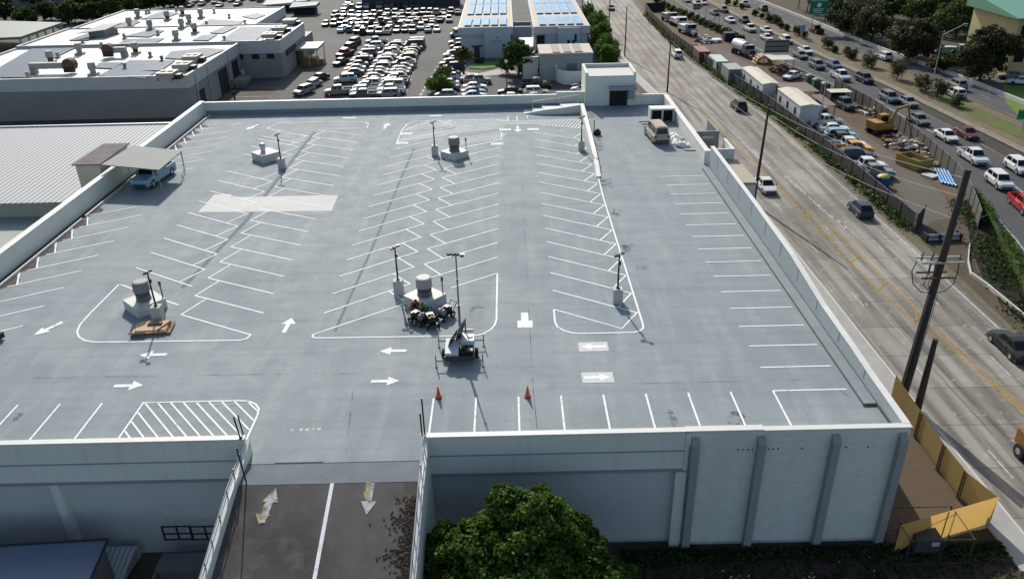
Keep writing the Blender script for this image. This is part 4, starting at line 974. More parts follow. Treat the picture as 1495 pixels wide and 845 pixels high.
# sheet, frames and boxes in the pit between shed and ramp
for px, lab in ((262, 'dark barred gate frame leaning at the wall base, left one of two'), (303, 'dark barred gate frame leaning at the wall base next to the ramp')):
    q = PY(px, 785, YF - .3); b = MB(); x, z0 = q.x, q.z
    for dx in (-.85, 0, .8): b.box(x + dx - .05, x + dx + .05, YF - .35, YF - .3, z0 - .1, z0 + 1.0)
    for dz in (-.1, .35, .92): b.box(x - .9, x + .85, YF - .36, YF - .3, z0 + dz, z0 + dz + .07)
    solo(b, 'barred_gate', BLACKM, lab, 'gate')
b = MB(); b.box(-37.2, -32.4, -7.6, -6.2, G, G + 1.3); b.box(-37.2, -37.0, -9.5, -7.6, G, G + 1.2); b.box(-34.4, -34.2, -9.5, -7.6, G, G + 1.2); solo(b, 'low_yard_wall', mat('yard_wall_grey', (.12, .12, .12), .8), 'low grey wall and bays in the shaded yard beside the ramp', 'wall')
b = MB(); q = P(178, 815, G + .8); b.prism([(q.x - 1.6, q.y - 2.2), (q.x + .6, q.y - 2.2), (q.x + .9, q.y + .5), (q.x - 1.3, q.y + .5)], G + .5, [G + .7, G + .7, G + 1.3, G + 1.3]); solo(b, 'ribbed_awning', mat_stripes('pale_awning', (.42, .44, .44), (.25, .26, .27), .3, 0), 'small ribbed pale awning between the blue roof and the dark yard', 'awning')

# ================================================================== vehicles
CARDIM = dict(  # L, W, H, windscreen base, roof front, roof rear, rear glass base, bonnet z, belt z, tail z
    sedan=(4.7, 1.82, 1.46, 1.15, .42, -.85, -1.7, .86, .95, 1.0),
    hatch=(4.2, 1.78, 1.52, 1.2, .55, -1.3, -1.95, .90, .97, 1.0),
    suv=(4.7, 1.9, 1.72, 1.2, .6, -1.75, -2.2, 1.0, 1.08, 1.1),
    van=(5.2, 1.98, 2.05, 1.9, 1.15, -2.35, -2.52, 1.1, 1.18, 1.2),
    pickup=(5.5, 1.95, 1.82, 1.45, .85, -.55, -.75, 1.06, 1.14, 1.1))
BUMP = mat('bumper_plastic', (.035, .035, .037), .6); LAMP = mat('lamp_glass', (.55, .56, .56), .15, 0, .6, var=.05); TAIL = mat('tail_lamp', (.25, .012, .01), .3, var=.05)
def quadin(b, q, mi, top=.12, bot=.08, side=.08, off=.014):
    """pane inset in a face q = bottom-left, bottom-right, top-right, top-left"""
    a, c, d, e = [Vector(x) for x in q]; n = (c - a).cross(e - a).normalized() * off
    def at(u, v): return (a * (1 - u) + c * u) * (1 - v) + (e * (1 - u) + d * u) * v + n
    b.add([at(side, bot), at(1 - side, bot), at(1 - side, 1 - top), at(side, 1 - top)], [(0, 1, 2, 3)], mi)
def car_meshes(kind, far):
    Ln, W, H, wb, rf, rr, rb, hz, bz, tz = CARDIM[kind]; h = Ln / 2; w = W / 2; B = MB()
    endb = -.8 if kind == 'pickup' else -h
    st = [(h, .70, w * .80, .34), (h - .12, hz - .12, w * .93, .24), (h - .5, hz - .03, w, .22), (wb + .1, hz + .04, w, .22), (wb - .5, bz, w, .22)]
    if kind == 'pickup': st += [(endb, bz, w, .22)]
    else: st += [(rb + .35, tz, w, .22), (rb, tz, w * .99, .22), (-h + .12, tz - .06 if kind == 'sedan' else tz - .02, w * .95, .26), (-h, .62, w * .86, .36)]
    rings = []
    for y, zt, ww, zb in st: rings.append([(-ww + .06, y, zb), (-ww, y, zb + .2), (-ww, y, max(zt - .22, zb + .22)), (-ww + .12, y, zt), (ww - .12, y, zt), (ww, y, max(zt - .22, zb + .22)), (ww, y, zb + .2), (ww - .06, y, zb)])
    vs = [p for r_ in rings for p in r_]; n = len(rings); fs = []
    for i in range(n - 1):
        for j in range(8): k = (j + 1) % 8; fs.append((i * 8 + j, (i + 1) * 8 + j, (i + 1) * 8 + k, i * 8 + k))
    fs += [tuple(range(7, -1, -1)), tuple(range((n - 1) * 8, n * 8))]
    B.add(vs, [f[::-1] for f in fs], 0)
    if kind == 'pickup':
        for x0, x1, y0, y1 in ((-w, -w + .1, -h + .05, endb), (w - .1, w, -h + .05, endb), (-w, w, -h, -h + .1)): B.box(x0, x1, y0, y1, .35, 1.12)
        B.box(-w + .1, w - .1, -h + .1, endb, .4, .72, 1)
    cw, rw = w - .13, w - .30
    bl, br, fl, fr = (-cw, rb, tz - .02), (cw, rb, tz - .02), (-cw, wb, hz + .04), (cw, wb, hz + .04)
    tbl, tbr, tfl, tfr = (-rw, rr, H), (rw, rr, H), (-rw, rf, H - .02), (rw, rf, H - .02)
    mid = (rf + rr) / 2
    B.add([bl, br, fr, fl, tbl, tbr, tfr, tfl, (-rw * .95, mid, H + .04), (rw * .95, mid, H + .04)], [(3, 2, 6, 7), (2, 1, 5, 9, 6), (1, 0, 4, 5), (0, 3, 7, 8, 4), (7, 6, 9, 8), (8, 9, 5, 4)], 0)
    # dark sill band and wheel wells
    B.box(-w - .004, w + .004, -h * .97, h * .97, .24, .34, 1)
    wx = w - .10; wy = (h - .88, -h + .92); wr = .36 if kind in ('suv', 'pickup', 'van') else .325
    for y in wy:
        for s in (-1, 1): B.tube((s * (w - .2), y, wr + .02), (s * (w + .006), y, wr + .02), wr + .07, wr + .07, 16 if not far else 8, 1, smooth=False)
    ws = MB(); quadin(ws, ((fr), (fl), (tfl), (tfr)), 0, .06, .05, .05)
    rw_ = MB(); quadin(rw_, (bl, br, tbr, tbl), 0, .14, .12, .08)
    SL, SR = MB(), MB()
    ym_b = (wb + rb) / 2 - .05; ym_t = (rf + rr) / 2 - .05
    for s, b in ((-1, SL), (1, SR)):
        def e(v, t=False): return (s * (rw if t else cw), v, H - .01 if t else (hz + .04 + (tz - hz - .06) * (wb - v) / (wb - rb)))
        q1 = [e(wb - .25), e(ym_b + .02), e(ym_t + .02, True), e(rf - .05, True)]; q2 = [e(ym_b - .06), e(rb + .15), e(rr + .05, True), e(ym_t - .06, True)]
        for q in ((q1, q2)):
            if s > 0: q = [q[1], q[0], q[3], q[2]]
            quadin(b, q, 0, .16, .14, .04, .012)
    return B, ws, rw_, SL, SR, (w, wy, wr, h, hz, tz)
PROTO = {}
def vehicle(kind, paint, loc, rz, label, group, far=False, cat=None):
    key = (kind, paint, far)
    z0 = loc[2]
    if key in PROTO:
        src = PROTO[key]; nm = src.name.split('.')[0]
        return dup(src, loc, rz, label, group)
    pm = PAINTS[paint]; B, ws, rwn, SL, SR, (w, wy, wr, h, hz, tz) = car_meshes(kind, far)
    nm = {'sedan': 'sedan_car', 'hatch': 'hatchback_car', 'suv': 'suv_car', 'van': 'van', 'pickup': 'pickup_truck'}[kind]
    t = thing(nm, label, cat or {'pickup': 'pickup truck', 'van': 'van'}.get(kind, 'car'), (0, 0, 0), group)
    if far:
        for y in wy:
            for s in (-1, 1): B.tube((s * (w - .1), y, wr), (s * (w + .02), y, wr), wr, wr, 8, 2)
        B.build('body', [pm, BUMP, RUBBER], t)
        for nm_, m_ in (('windshield', ws), ('rear_window', rwn)): m_.build(nm_, GLASS, t)
        SL.build('side_window', GLASS, t); SR.build('side_window', GLASS, t)
    else:
        B.box(-w * .7, w * .7, h - .03, h + .02, .36, .58, 1); B.box(-w * .85, w * .85, -h - .02, -h + .06, .38, .56, 1)
        B.build('body', [pm, BUMP], t)
        ws.build('windshield', GLASS, t); rwn.build('rear_window', GLASS, t); SL.build('side_window', GLASS, t); SR.build('side_window', GLASS, t)
        for y in wy:
            for s in (-1, 1):
                b = MB(); b.tube((s * (w - .22), y, wr), (s * (w + .02), y, wr), wr, wr, 20, 0, smooth=False); wo = b.build('wheel', RUBBER, t)
                b = MB(); b.tube((s * (w + .02), y, wr), (s * (w + .03), y, wr), wr * .62, wr * .55, 14); b.build('rim', METAL, wo)
        for s in (-1, 1):
            b = MB(); b.box(s * w * .68 - .17, s * w * .68 + .17, h - .16, h - .005, hz - .28, hz - .14); b.build('headlight', LAMP, t)
            b = MB(); b.box(s * w * .78 - .12, s * w * .78 + .12, -h - .01, -h + .08, tz - .32, tz - .12); b.build('taillight', TAIL, t)
            b = MB(); b.box(s * (w + .08) - .09, s * (w + .08) + .09, 1.0 if kind != 'van' else 1.6, 1.12 if kind != 'van' else 1.72, .98, 1.12); b.build('mirror', BUMP, t)
    t.location = loc; t.rotation_euler = (0, 0, rz); PROTO[key] = t
    return t
PAINTS = {k: car_paint('car_' + k.replace(' ', '_'), c) for k, c in {
    'white': (.62, .62, .61), 'silver': (.19, .2, .21), 'grey': (.13, .135, .14), 'dark grey': (.06, .062, .066), 'black': (.012, .012, .014), 'navy': (.018, .026, .065),
    'blue': (.05, .11, .24), 'blue-grey': (.10, .14, .19), 'red': (.42, .012, .018), 'dark red': (.10, .012, .012), 'beige': (.38, .34, .27), 'pale green': (.40, .47, .44), 'yellow': (.60, .32, .03),
    'dark green': (.02, .04, .03), 'light blue': (.22, .36, .48)}.items()}
ORD = ['', 'first', 'second', 'third', 'fourth', 'fifth', 'sixth', 'seventh', 'eighth', 'ninth', 'tenth', 'eleventh', 'twelfth', 'thirteenth', 'fourteenth', 'fifteenth', 'sixteenth', 'seventeenth', 'eighteenth', 'nineteenth', 'twentieth', 'twenty-first', 'twenty-second', 'twenty-third', 'twenty-fourth']
KN = dict(sedan='sedan', hatch='hatchback', suv='SUV', van='van', pickup='pickup')
def at(px, py, z=G): q = P(px, py, z); return (q.x, q.y, z + .04)

# vehicles on the deck
q = P(228, 268, 0); v = vehicle('pickup', 'light blue', (q.x - .5, q.y + .9, 0), math.pi - .12, 'pale blue pickup parked under the carport at the left parapet', None); v.scale = (1.1, 1.1, 1.12)
q = P(963, 210, 0); v = vehicle('van', 'beige', (1.9, 53.7, 0), .08, 'beige minivan with its rear to us beside white sheeting on the deck', None)
b = MB(); b.box(-.5, .5, -2.2, 1.0, 2.07, 2.12); b.build('roof_panel', mat('tan_van_roof', (.30, .26, .20), .6), v, local=True)
q = P(-6, 497, 0); b = MB(); b.box(q.x - 1.6, q.x + .45, q.y - .5, q.y + .6, .15, .55, rot=-.3); b.box(q.x - .6, q.x + .3, q.y - .3, q.y + .3, .55, .8, rot=-.3)
solo(b, 'floor_scrubber', BLACKM, 'dark low machine cut off by the left edge of the photo on the deck', 'work machine')

# avenue traffic
AVT = 'vehicles driving on the avenue'
for px, py, k, c, rz, lab in ((1255, 312, 'hatch', 'navy', -.02, 'dark blue hatchback driving away beside the opened yard corner'), (1078, 160, 'suv', 'black', .02, 'black SUV driving away near the office trailers'),
        (1117, 277, 'sedan', 'white', math.pi, 'white sedan driving towards us beside the tall pole and annex'), (988, 84, 'suv', 'white', .0, 'white SUV driving away at the far bend of the fence'),
        (892, 15, 'sedan', 'blue-grey', math.pi, 'small blue-grey car far up the avenue behind a pole'), (1474, 512, 'sedan', 'black', .0, 'glossy black sedan driving away at the right edge of the photo')):
    q = P(px, py, G); vehicle(k, c, (q.x, q.y, G + .04), rz, lab, AVT)
# orange dump truck cut by the frame
q = P(1497, 722, G); t = thing('dump_truck', 'orange dump truck on the avenue cut off by the right edge of the photo', 'truck', (0, 0, 0))
ORG_P = mat('truck_orange', (.26, .13, .03), .5, var=.2)
b = MB(); b.box(-1.2, 1.2, -3.4, 3.6, .75, 1.0); b.build('chassis', BLACKM, t)
b = MB(); b.prism([(-1.25, -3.3), (1.25, -3.3), (1.25, 1.4), (-1.25, 1.4)], 1.0, 1.25); b.box(-1.25, -1.13, -3.3, 1.4, 1.2, 2.6); b.box(1.13, 1.25, -3.3, 1.4, 1.2, 2.6); b.box(-1.25, 1.25, -3.4, -3.28, 1.2, 2.7); b.box(-1.25, 1.25, 1.3, 1.42, 1.2, 2.9); b.build('tipper_body', ORG_P, t)
b = MB(); b.box(-1.12, 1.12, -3.2, 1.3, 1.26, 2.1); b.build('load', mat('dark_load', (.05, .045, .04), .9, var=.5, sc=3), t)
b = MB(); b.box(-1.15, 1.15, 1.7, 3.0, 1.0, 2.8); b.box(-1.1, 1.1, 3.0, 4.3, .8, 1.9); c_ = b.build('cab', ORG_P, t); b = MB(); b.box(-1.0, 1.0, 3.0, 3.02, 1.95, 2.65); b.build('windshield', GLASS, c_)
for y in (-2.6, -1.3, 3.5):
    for s in (-1, 1): b = MB(); b.tube((s * .75, y, .52), (s * 1.22, y, .52), .52, .52, 18); b.tube((s * 1.22, y, .52), (s * 1.23, y, .52), .25, .25, 12, 1); b.build('wheel', [RUBBER, METAL], t)
t.location = (25.6, 0.6, G + .04); t.rotation_euler = (0, 0, 0)
t.location = (q.x + 2.7, q.y + .2, G + .04)

# highway traffic
IN = [(1003, 3, 'sedan', 'white'), (1018, 9, 'suv', 'white'), (1027, 7, 'sedan', 'white'), (1043, 22, 'sedan', 'dark grey'), (1056, 18, 'suv', 'grey'), (1066, 33, 'sedan', 'white'), (1086, 33, 'suv', 'navy'), (1094, 46, 'pickup', 'white'), (1118, 48, 'sedan', 'white'),
      (1119, 59, 'sedan', 'white'), (1147, 63, 'suv', 'white'), (1175, 78, 'sedan', 'white'), (1168, 85, 'sedan', 'grey'), (1192, 100, 'suv', 'blue-grey'), (1217, 99, 'sedan', 'blue'), (1226, 116, 'pickup', 'white'), (1261, 120, 'suv', 'navy'),
      (1297, 148, 'suv', 'blue-grey'), (1324, 154, 'sedan', 'silver'), (1340, 180, 'sedan', 'grey'), (1380, 204, 'sedan', 'white'), (1410, 200, 'sedan', 'dark red'), (1419, 235, 'pickup', 'white'), (1457, 271, 'suv', 'white'), (1485, 250, 'suv', 'white'), (1494, 306, 'pickup', 'red')]
IN.sort(key=lambda r: -r[1])
for i, (px, py, k, c) in enumerate(IN):
    q = P(px, py, G); dx = (interp(hy, q.y + 10) - interp(hy, q.y - 10)) / 20
    vehicle(k, c, (q.x, q.y, G + .05), math.pi - math.atan(dx), f'{c} {KN[k]} on the inbound highway, {ORD[i + 1] if i < 20 else ORD[len(IN) - i] + " from the far end"}{" from the near end" if i < 20 else ""}', 'cars on the inbound highway')
OUT = [(1087, 10, 'pickup', 'white', 'white pickup far up the outbound highway'), (1113, 16, 'suv', 'dark grey', 'dark grey SUV far up the outbound highway'), (1191, 48, 'pickup', 'black', 'black pickup on the outbound highway left of the large green sign'),
       (1289, 87, 'suv', 'white', 'white SUV alone on the outbound highway below the trees'), (1395, 129, 'suv', 'silver', 'silver SUV on the outbound highway, farther of a close pair'), (1393, 142, 'suv', 'white', 'white SUV on the outbound highway, nearer of a close pair')]
for px, py, k, c, lab in OUT:
    q = P(px, py, G); dx = (interp(m2, q.y + 10) - interp(m2, q.y - 10)) / 20; vehicle(k, c, (q.x, q.y, G + .05), -math.atan(dx), lab, 'cars on the outbound highway')

# crowded storage lot: rows across the frame, tails or noses to us
rnd = random.Random(3)
rows = [('front', [(497, 49), (509, 49), (521, 50), (529, 52), (541, 51), (553, 52), (565, 51), (579, 49), (590, 49), (602, 49), (614, 45), (624, 49), (637, 48)]),
        ('second', [(474, 40), (486, 40), (498, 38), (510, 38), (522, 38), (533, 38), (544, 37), (555, 37), (565, 37), (576, 35), (587, 34), (598, 35), (609, 35), (620, 34), (631, 33), (642, 34), (655, 34)]),
        ('third', [(488, 27), (500, 26), (512, 26), (523, 26), (534, 26), (545, 26), (555, 25), (565, 24), (576, 24), (586, 24), (596, 24), (607, 24), (617, 23), (627, 23), (637, 23), (647, 23), (658, 22), (668, 23)]),
        ('fourth', [(502, 16), (513, 16), (524, 15), (534, 14), (553, 14), (564, 13), (572, 14), (581, 14), (592, 13), (601, 13), (610, 13)]),
        ('farthest', [(508, 8), (538, 7), (564, 6), (590, 8), (611, 7)])]
cols_ = ['black', 'silver', 'grey', 'grey', 'dark grey', 'black', 'silver', 'blue-grey', 'beige', 'white', 'dark grey', 'navy', 'black', 'grey', 'white']
kinds_ = ['sedan', 'sedan', 'suv', 'sedan', 'hatch', 'suv', 'pickup']
fixed = {('second', 12): ('sedan', 'red'), ('third', 14): ('suv', 'beige'), ('front', 2): ('suv', 'dark red'), ('front', 3): ('suv', 'black')}
def crowd(name, pts, place, group, far=True, heading=None, from_='from the left'):
    for i, (px, py) in enumerate(pts):
        k, c = fixed.get((name, i), (rnd.choice(kinds_), rnd.choice(cols_)))
        q = P(px, py, G); rz = (heading if heading is not None else rnd.choice([math.pi, math.pi, 0])) + rnd.uniform(-.08, .08)
        vehicle(k, c, (q.x, q.y + (2.2 if heading is None else 0), G + .03), rz, f'{c} {KN[k]} {place}, {ORD[i + 1]} {from_}', group, far)
for nm, pts in rows: crowd(nm, pts, f'in the {nm} row of the crowded far lot', 'cars packed in the far storage lot')
# second depth of each packed row
crowd('front behind', [(503, 42.5), (527, 43), (548, 43), (569, 42), (584, 42), (595, 42), (607, 40), (630, 41)], 'squeezed behind the front row of the far lot', 'cars packed in the far storage lot')
crowd('second behind', [(492, 32), (516, 31.5), (539, 32), (560, 31), (581, 30), (603, 30), (625, 29), (648, 29)], 'squeezed behind the second row of the far lot', 'cars packed in the far storage lot')
# middle double column, noses to the left
def column(name, x, ys, place, group, h=math.pi / 2, far=True, jx=.25, kinds=None, cl=None):
    for i, y in enumerate(ys):
        k = (kinds or kinds_)[rnd.randrange(len(kinds or kinds_))]; c = (cl or cols_)[rnd.randrange(len(cl or cols_))]
        if (name, i) in fixed: k, c = fixed[(name, i)]
        vehicle(k, c, (x + rnd.uniform(-jx, jx), y, G + .03), h + rnd.uniform(-.07, .07), f'{c} {KN[k]} in {place}, {ORD[i + 1]} from the near end', group, far)
fixed.update({('mc2', 0): ('suv', 'silver'), ('mc2', 1): ('pickup', 'white'), ('mc2', 2): ('van', 'white'), ('mc2', 16): ('van', 'dark grey'), ('mc2', 17): ('van', 'silver'), ('mc1', 12): ('sedan', 'light blue'), ('mc1', 11): ('suv', 'blue')})
column('mc1', -43.4, [108.3 + 3.02 * i for i in range(18)], 'the left file of the middle block', 'cars in the middle double column')
column('mc2', -38.7, [108.6 + 3.02 * i for i in range(18)], 'the right file of the middle block', 'cars in the middle double column', jx=.15)
LC = [(443, 139, 'suv', 'silver', math.pi - .5), (455, 129, 'sedan', 'beige', math.pi - .5), (466, 119, 'sedan', 'black', math.pi - .5), (482, 140, 'pickup', 'silver', math.pi / 2 + .2), (492, 122, 'suv', 'pale green', math.pi / 2 + .2), (504, 112, 'sedan', 'blue-grey', math.pi / 2 + .2),
      (507, 106, 'sedan', 'white', math.pi / 2 + .2), (511, 100, 'sedan', 'silver', math.pi / 2 + .2), (515, 95, 'suv', 'black', math.pi / 2 + .1), (519, 90, 'sedan', 'white', math.pi / 2 + .1), (526, 84, 'suv', 'grey', math.pi / 2 + .1), (531, 78, 'sedan', 'silver', math.pi / 2 + .1), (536, 73, 'suv', 'white', math.pi / 2 + .1), (540, 66, 'pickup', 'beige', math.pi / 2 + .1),
      (497, 96, 'sedan', 'dark green', math.pi - .4), (503, 84, 'pickup', 'dark red', math.pi - .4), (509, 75, 'suv', 'dark red', math.pi - .4), (516, 67, 'suv', 'dark grey', math.pi - .4)]
lcn = ['nearest, beside the building shadow', 'behind the nearest one', 'bonnet towards us', 'nearest of the right file', 'large, second in the right file', 'third in the right file', 'fourth in the right file', 'fifth in the right file', 'sixth in the right file', 'seventh in the right file', 'eighth in the right file', 'ninth in the right file', 'tenth in the right file', 'last of the right file', 'alone at its middle', 'rear of the left file', 'behind the dark red pickup', 'rearmost of the left file']
for (px, py, k, c, rz), l in zip(LC, lcn): q = P(px, py, G); vehicle(k, c, (q.x + (1.6 if rz < 2.2 else 0), q.y + .8, G + .03), rz, f'{c} {KN[k]} in the left group of the lot, {l}', 'cars in the left group of the lot', py < 100)
column('rc', -28.0, [107.2, 113.2, 116.6, 121.9, 125.6, 131.2, 134.6, 139.3, 144.0, 147.5, 154.8], 'the right file under the shrubs', 'cars in the right file of the lot', cl=['black', 'dark grey', 'silver', 'silver', 'navy', 'white'])
for y, k, c, lab in ((160.5, 'sedan', 'white', 'white sedan at the corner of the solar-roofed white building'), (170.5, 'van', 'pale green', 'pale green van at the end of the right file by the white building'), (180, 'sedan', 'silver', 'silver sedan beyond the pale green van')): vehicle(k, c, (-28.2, y, G + .03), math.pi / 2, lab, 'cars in the right file of the lot', True)
for px, py, k, c, rz, lab in ((692, 146, 'sedan', 'light blue', -1.45, 'pale blue sedan right of the kerbed path, nearest and cut by the parapet'), (691, 140, 'sedan', 'blue-grey', -1.45, 'blue-grey sedan right of the path, second nearest'), (693, 133, 'sedan', 'white', -1.45, 'white sedan right of the path, third nearest'), (697, 124, 'pickup', 'silver', -1.45, 'silver pickup right of the path at its far end'), (688, 121, 'sedan', 'silver', -1.45, 'silver sedan behind the pickup right of the path'),
        (745, 140, 'sedan', 'black', 1.5, 'black sedan with a red truck bed behind it in the small court'), (744, 149, 'sedan', 'white', 1.5, 'white roof of a sedan hidden behind the back parapet'), (783, 141, 'suv', 'white', -1.5, 'white SUV in the small court behind the parapet'), (782, 149, 'sedan', 'silver', -1.5, 'silver roof of a car just above the back parapet'), (782, 129, 'pickup', 'navy', -1.5, 'navy pickup in shade beside the low shrub'),
        (787, 111, 'suv', 'white', 0.05, 'white SUV backed against the low building wall'), (803, 114, 'suv', 'beige', math.pi, 'beige SUV beside the curved white screen wall'), (853, 131, 'sedan', 'silver', 1.2, 'silver sedan beside the stair house, farther of two'), (852, 137, 'sedan', 'white', 1.2, 'white sedan beside the stair house, nearer of two')):
    q = P(px, py, G); vehicle(k, c, (q.x, q.y + .8, G + .03), rz, lab, 'cars in the small court')
b = MB()
for k in range(11):
    q = P(612 + 30 * (k / 10) ** 1.02, 143 - 50 * k / 10, G); b.box(q.x - .25, q.x + .25, q.y - .9, q.y + .9, G + .02, G + .026)
for k in range(12): q = P(592 + (641 - 592) * k / 30, 141 - k * 5, G); b.box(q.x - .06, q.x + .06, q.y - .9, q.y + .9, G + .02, G + .026)
for pts in (((483, 62), (505, 60), (530, 60)), ((560, 49.5), (640, 50)), ((345, 142), (395, 141)), ((350, 147), (400, 146.5)), ((452, 97), (470, 84), (455, 84))): b.line([P(x, y, G)[:2] for x, y in pts], .2, G + .024)
tag(b.build('lot_markings', WORN_P), kind='structure')
b = MB(); pts = [(665, 88), (672, 88), (668, 110), (655, 148), (645, 148)]; b.prism([P(x, y, G)[:2] for x, y in pts], G - .2, G + .12); pts = [(668, 104), (700, 108), (745, 98), (755, 108), (700, 113), (668, 115)]; b.prism([P(x, y, G)[:2] for x, y in pts], G - .2, G + .11)
tag(b.build('court_path', mat('path_concrete', (.34, .32, .28), .8, var=.15)), kind='structure')
b = MB(); pts = [(683, 98), (700, 92.5), (718, 92), (728, 96), (722, 100), (705, 102), (686, 101)]; b.prism([P(x, y, G)[:2] for x, y in pts], G, G + .18)
tag(b.build('court_lawn', mat_ground('green_lawn', (.07, .16, .02), (.10, .20, .03), (.06, .11, .02), .6)), kind='structure')

# ================================================================== buildings behind the deck
RZ = -.6
ROOFW = mat('white_roof_membrane', (.58, .57, .535), .6, var=.10, sc=.25)
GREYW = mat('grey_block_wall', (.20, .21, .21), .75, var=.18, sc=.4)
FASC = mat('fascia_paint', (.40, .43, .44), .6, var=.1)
BIGSOL = mat_solar('big_roof_solar', (.085, .12, .165), 1.3, 9.0, (.30, .35, .40))
def bigblock(nm, lab, x0, x1, y0, y1, rz=RZ, fh=1.9):
    t = thing(nm, lab, 'building', ((x0 + x1) / 2, (y0 + y1) / 2, G))
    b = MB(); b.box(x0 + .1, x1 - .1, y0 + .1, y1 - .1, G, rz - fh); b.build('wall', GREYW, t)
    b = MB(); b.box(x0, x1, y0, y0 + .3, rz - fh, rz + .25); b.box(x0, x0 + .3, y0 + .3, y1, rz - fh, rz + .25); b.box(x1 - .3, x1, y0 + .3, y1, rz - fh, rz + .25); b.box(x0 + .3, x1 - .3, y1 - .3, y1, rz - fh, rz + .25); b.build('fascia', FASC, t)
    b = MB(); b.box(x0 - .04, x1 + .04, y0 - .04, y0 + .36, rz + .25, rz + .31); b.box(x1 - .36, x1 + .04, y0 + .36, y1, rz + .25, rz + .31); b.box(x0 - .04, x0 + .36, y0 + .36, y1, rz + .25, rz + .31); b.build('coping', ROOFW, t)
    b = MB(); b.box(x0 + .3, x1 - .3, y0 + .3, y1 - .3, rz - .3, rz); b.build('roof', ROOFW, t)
    return t
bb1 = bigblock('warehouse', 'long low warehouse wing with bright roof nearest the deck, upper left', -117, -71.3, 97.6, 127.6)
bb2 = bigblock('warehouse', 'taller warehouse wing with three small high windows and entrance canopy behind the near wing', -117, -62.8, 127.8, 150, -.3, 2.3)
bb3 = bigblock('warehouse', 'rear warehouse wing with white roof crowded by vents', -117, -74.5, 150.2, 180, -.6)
b = MB()
for px in (350, 373, 395): q = PY(px, 83, 127.9); b.box(q.x - .75, q.x + .75, 127.82, 127.9, -3.7, -2.7)
b.split('window', DARK, bb2)
b = MB(); b.box(-62.75, -62.7, 131.5, 140, -3.9, -2.75); b.build('window', DARK, bb2)
b = MB(); b.box(-71.2, -70.9, 125.6, 127.4, G, G + 2.2); b.box(-72.7, -72.0, 127.75, 127.9, G, G + 2.4); b.split('door', mat('pale_door', (.45, .45, .43), .6), bb2)
b = MB(); b.box(-62.7, -57.8, 138.5, 146.5, -4.2, -3.7); cpy = b.build('canopy', mat('canopy_grey_green', (.26, .29, .27), .6), bb2)
b = MB(); b.tube((-58.1, 138.8, G), (-58.1, 138.8, -4.2), .12); b.tube((-58.1, 146.2, G), (-58.1, 146.2, -4.2), .12); b.tube((-60, 138.8, G), (-60, 138.8, -4.2), .12); b.split('post', METAL, cpy)
b = MB(); b.box(-62.72, -62.66, 139.5, 145, G, -4.4); b.build('entrance', DARK, bb2)
b = MB(); 
for y0, y1, hh in ((102, 104.5, 3.6), (113, 118, 4.6), (121.5, 125, 4.6)): b.box(-71.38, -71.28, y0, y1, G, G + hh)
b.split('roller_door', DARK, bb1)
for x, y in ((-71.2, 101), (-71.2, 107.5), (-71.2, 119.5)): b = MB(); b.tube((x, y, G), (x, y, -.9), .1, seg=6); b.build('downpipe', METAL, bb1)
b = MB(); b.box(-71, -68.5, 119, 124, G + .8, G + 1.6); b.box(-70.8, -69, 119.5, 123, G, G + .8); solo(b, 'loading_bin', mat('faded_bin_green', (.16, .19, .15), .7), 'faded bin and equipment in the shaded corner between the warehouse wings', 'bin')
b = MB(); b.box(-61.5, -58.6, 139.6, 142.5, G, G + 1.5); b.box(-58.8, -57.2, 140, 141.5, G, G + 1.1); solo(b, 'yellow_forklift_crate', mat('dull_yellow', (.22, .13, .03), .6), 'dull yellow equipment standing under the entrance canopy', 'equipment')
q = P(343, 145, G); b = MB(); b.tube((q.x, q.y, G), (q.x, q.y, G + .9), .16, .18, 8); b.tube((q.x, q.y, G + .9), (q.x, q.y, G + 1.45), .22, .17, 8); b.blob((q.x, q.y, G + 1.62), (.11, .12, .14), seg=8); b.tube((q.x + .2, q.y, G + 1.4), (q.x + .38, q.y - .1, G + .85), .06); b.tube((q.x - .2, q.y, G + 1.4), (q.x - .3, q.y, G + .85), .06)
solo(b, 'person', mat('far_dark_clothes', (.03, .03, .04), .9), 'person in dark clothes walking on the lot beside the back parapet', 'person')
sp = [([(0, 98), (62, 62), (115, 62), (118, 66), (47, 99), (55, 101), (35, 113), (0, 113)], RZ), ([(142, 111), (190, 88), (256, 88), (235, 103), (203, 103), (228, 105), (212, 114)], RZ), ([(240, 85), (250, 75), (300, 70), (330, 72), (296, 86), (260, 86)], RZ), ([(145, 92), (180, 91), (165, 100), (138, 99)], RZ), ([(322, 59), (352, 39), (401, 39), (372, 60)], -.3), ([(168, 66), (185, 57), (240, 56), (228, 62)], -.3), ([(100, 59), (130, 48), (150, 50), (128, 59)], -.3), ([(180, 53), (225, 42), (240, 45), (218, 54)], -.3), ([(291, 37), (306, 28), (356, 31), (345, 38)], RZ), ([(160, 42), (190, 28), (205, 32), (180, 42)], RZ), ([(352, 24), (375, 19), (388, 22), (372, 28)], RZ), ([(280, 59), (296, 51), (318, 50), (304, 59)], -.3), ([(305, 48), (330, 38), (347, 39), (325, 49)], -.3), ([(205, 28), (235, 17), (262, 19), (240, 27)], RZ)]
for pts, z in sp:
    ww = [P(x, y, z + .2) for x, y in pts]; par = bb1 if ww[0].y < 127 else (bb2 if ww[0].y < 150 else bb3)
    b = MB(); b.prism([v_[:2] for v_ in ww], z + .12, z + .2); b.build('solar_array', BIGSOL, par)
VB = mat('roof_vent_grey', (.30, .29, .26), .6, .1); VR = mat('rusty_vent', (.10, .055, .035), .8, var=.4, sc=3)
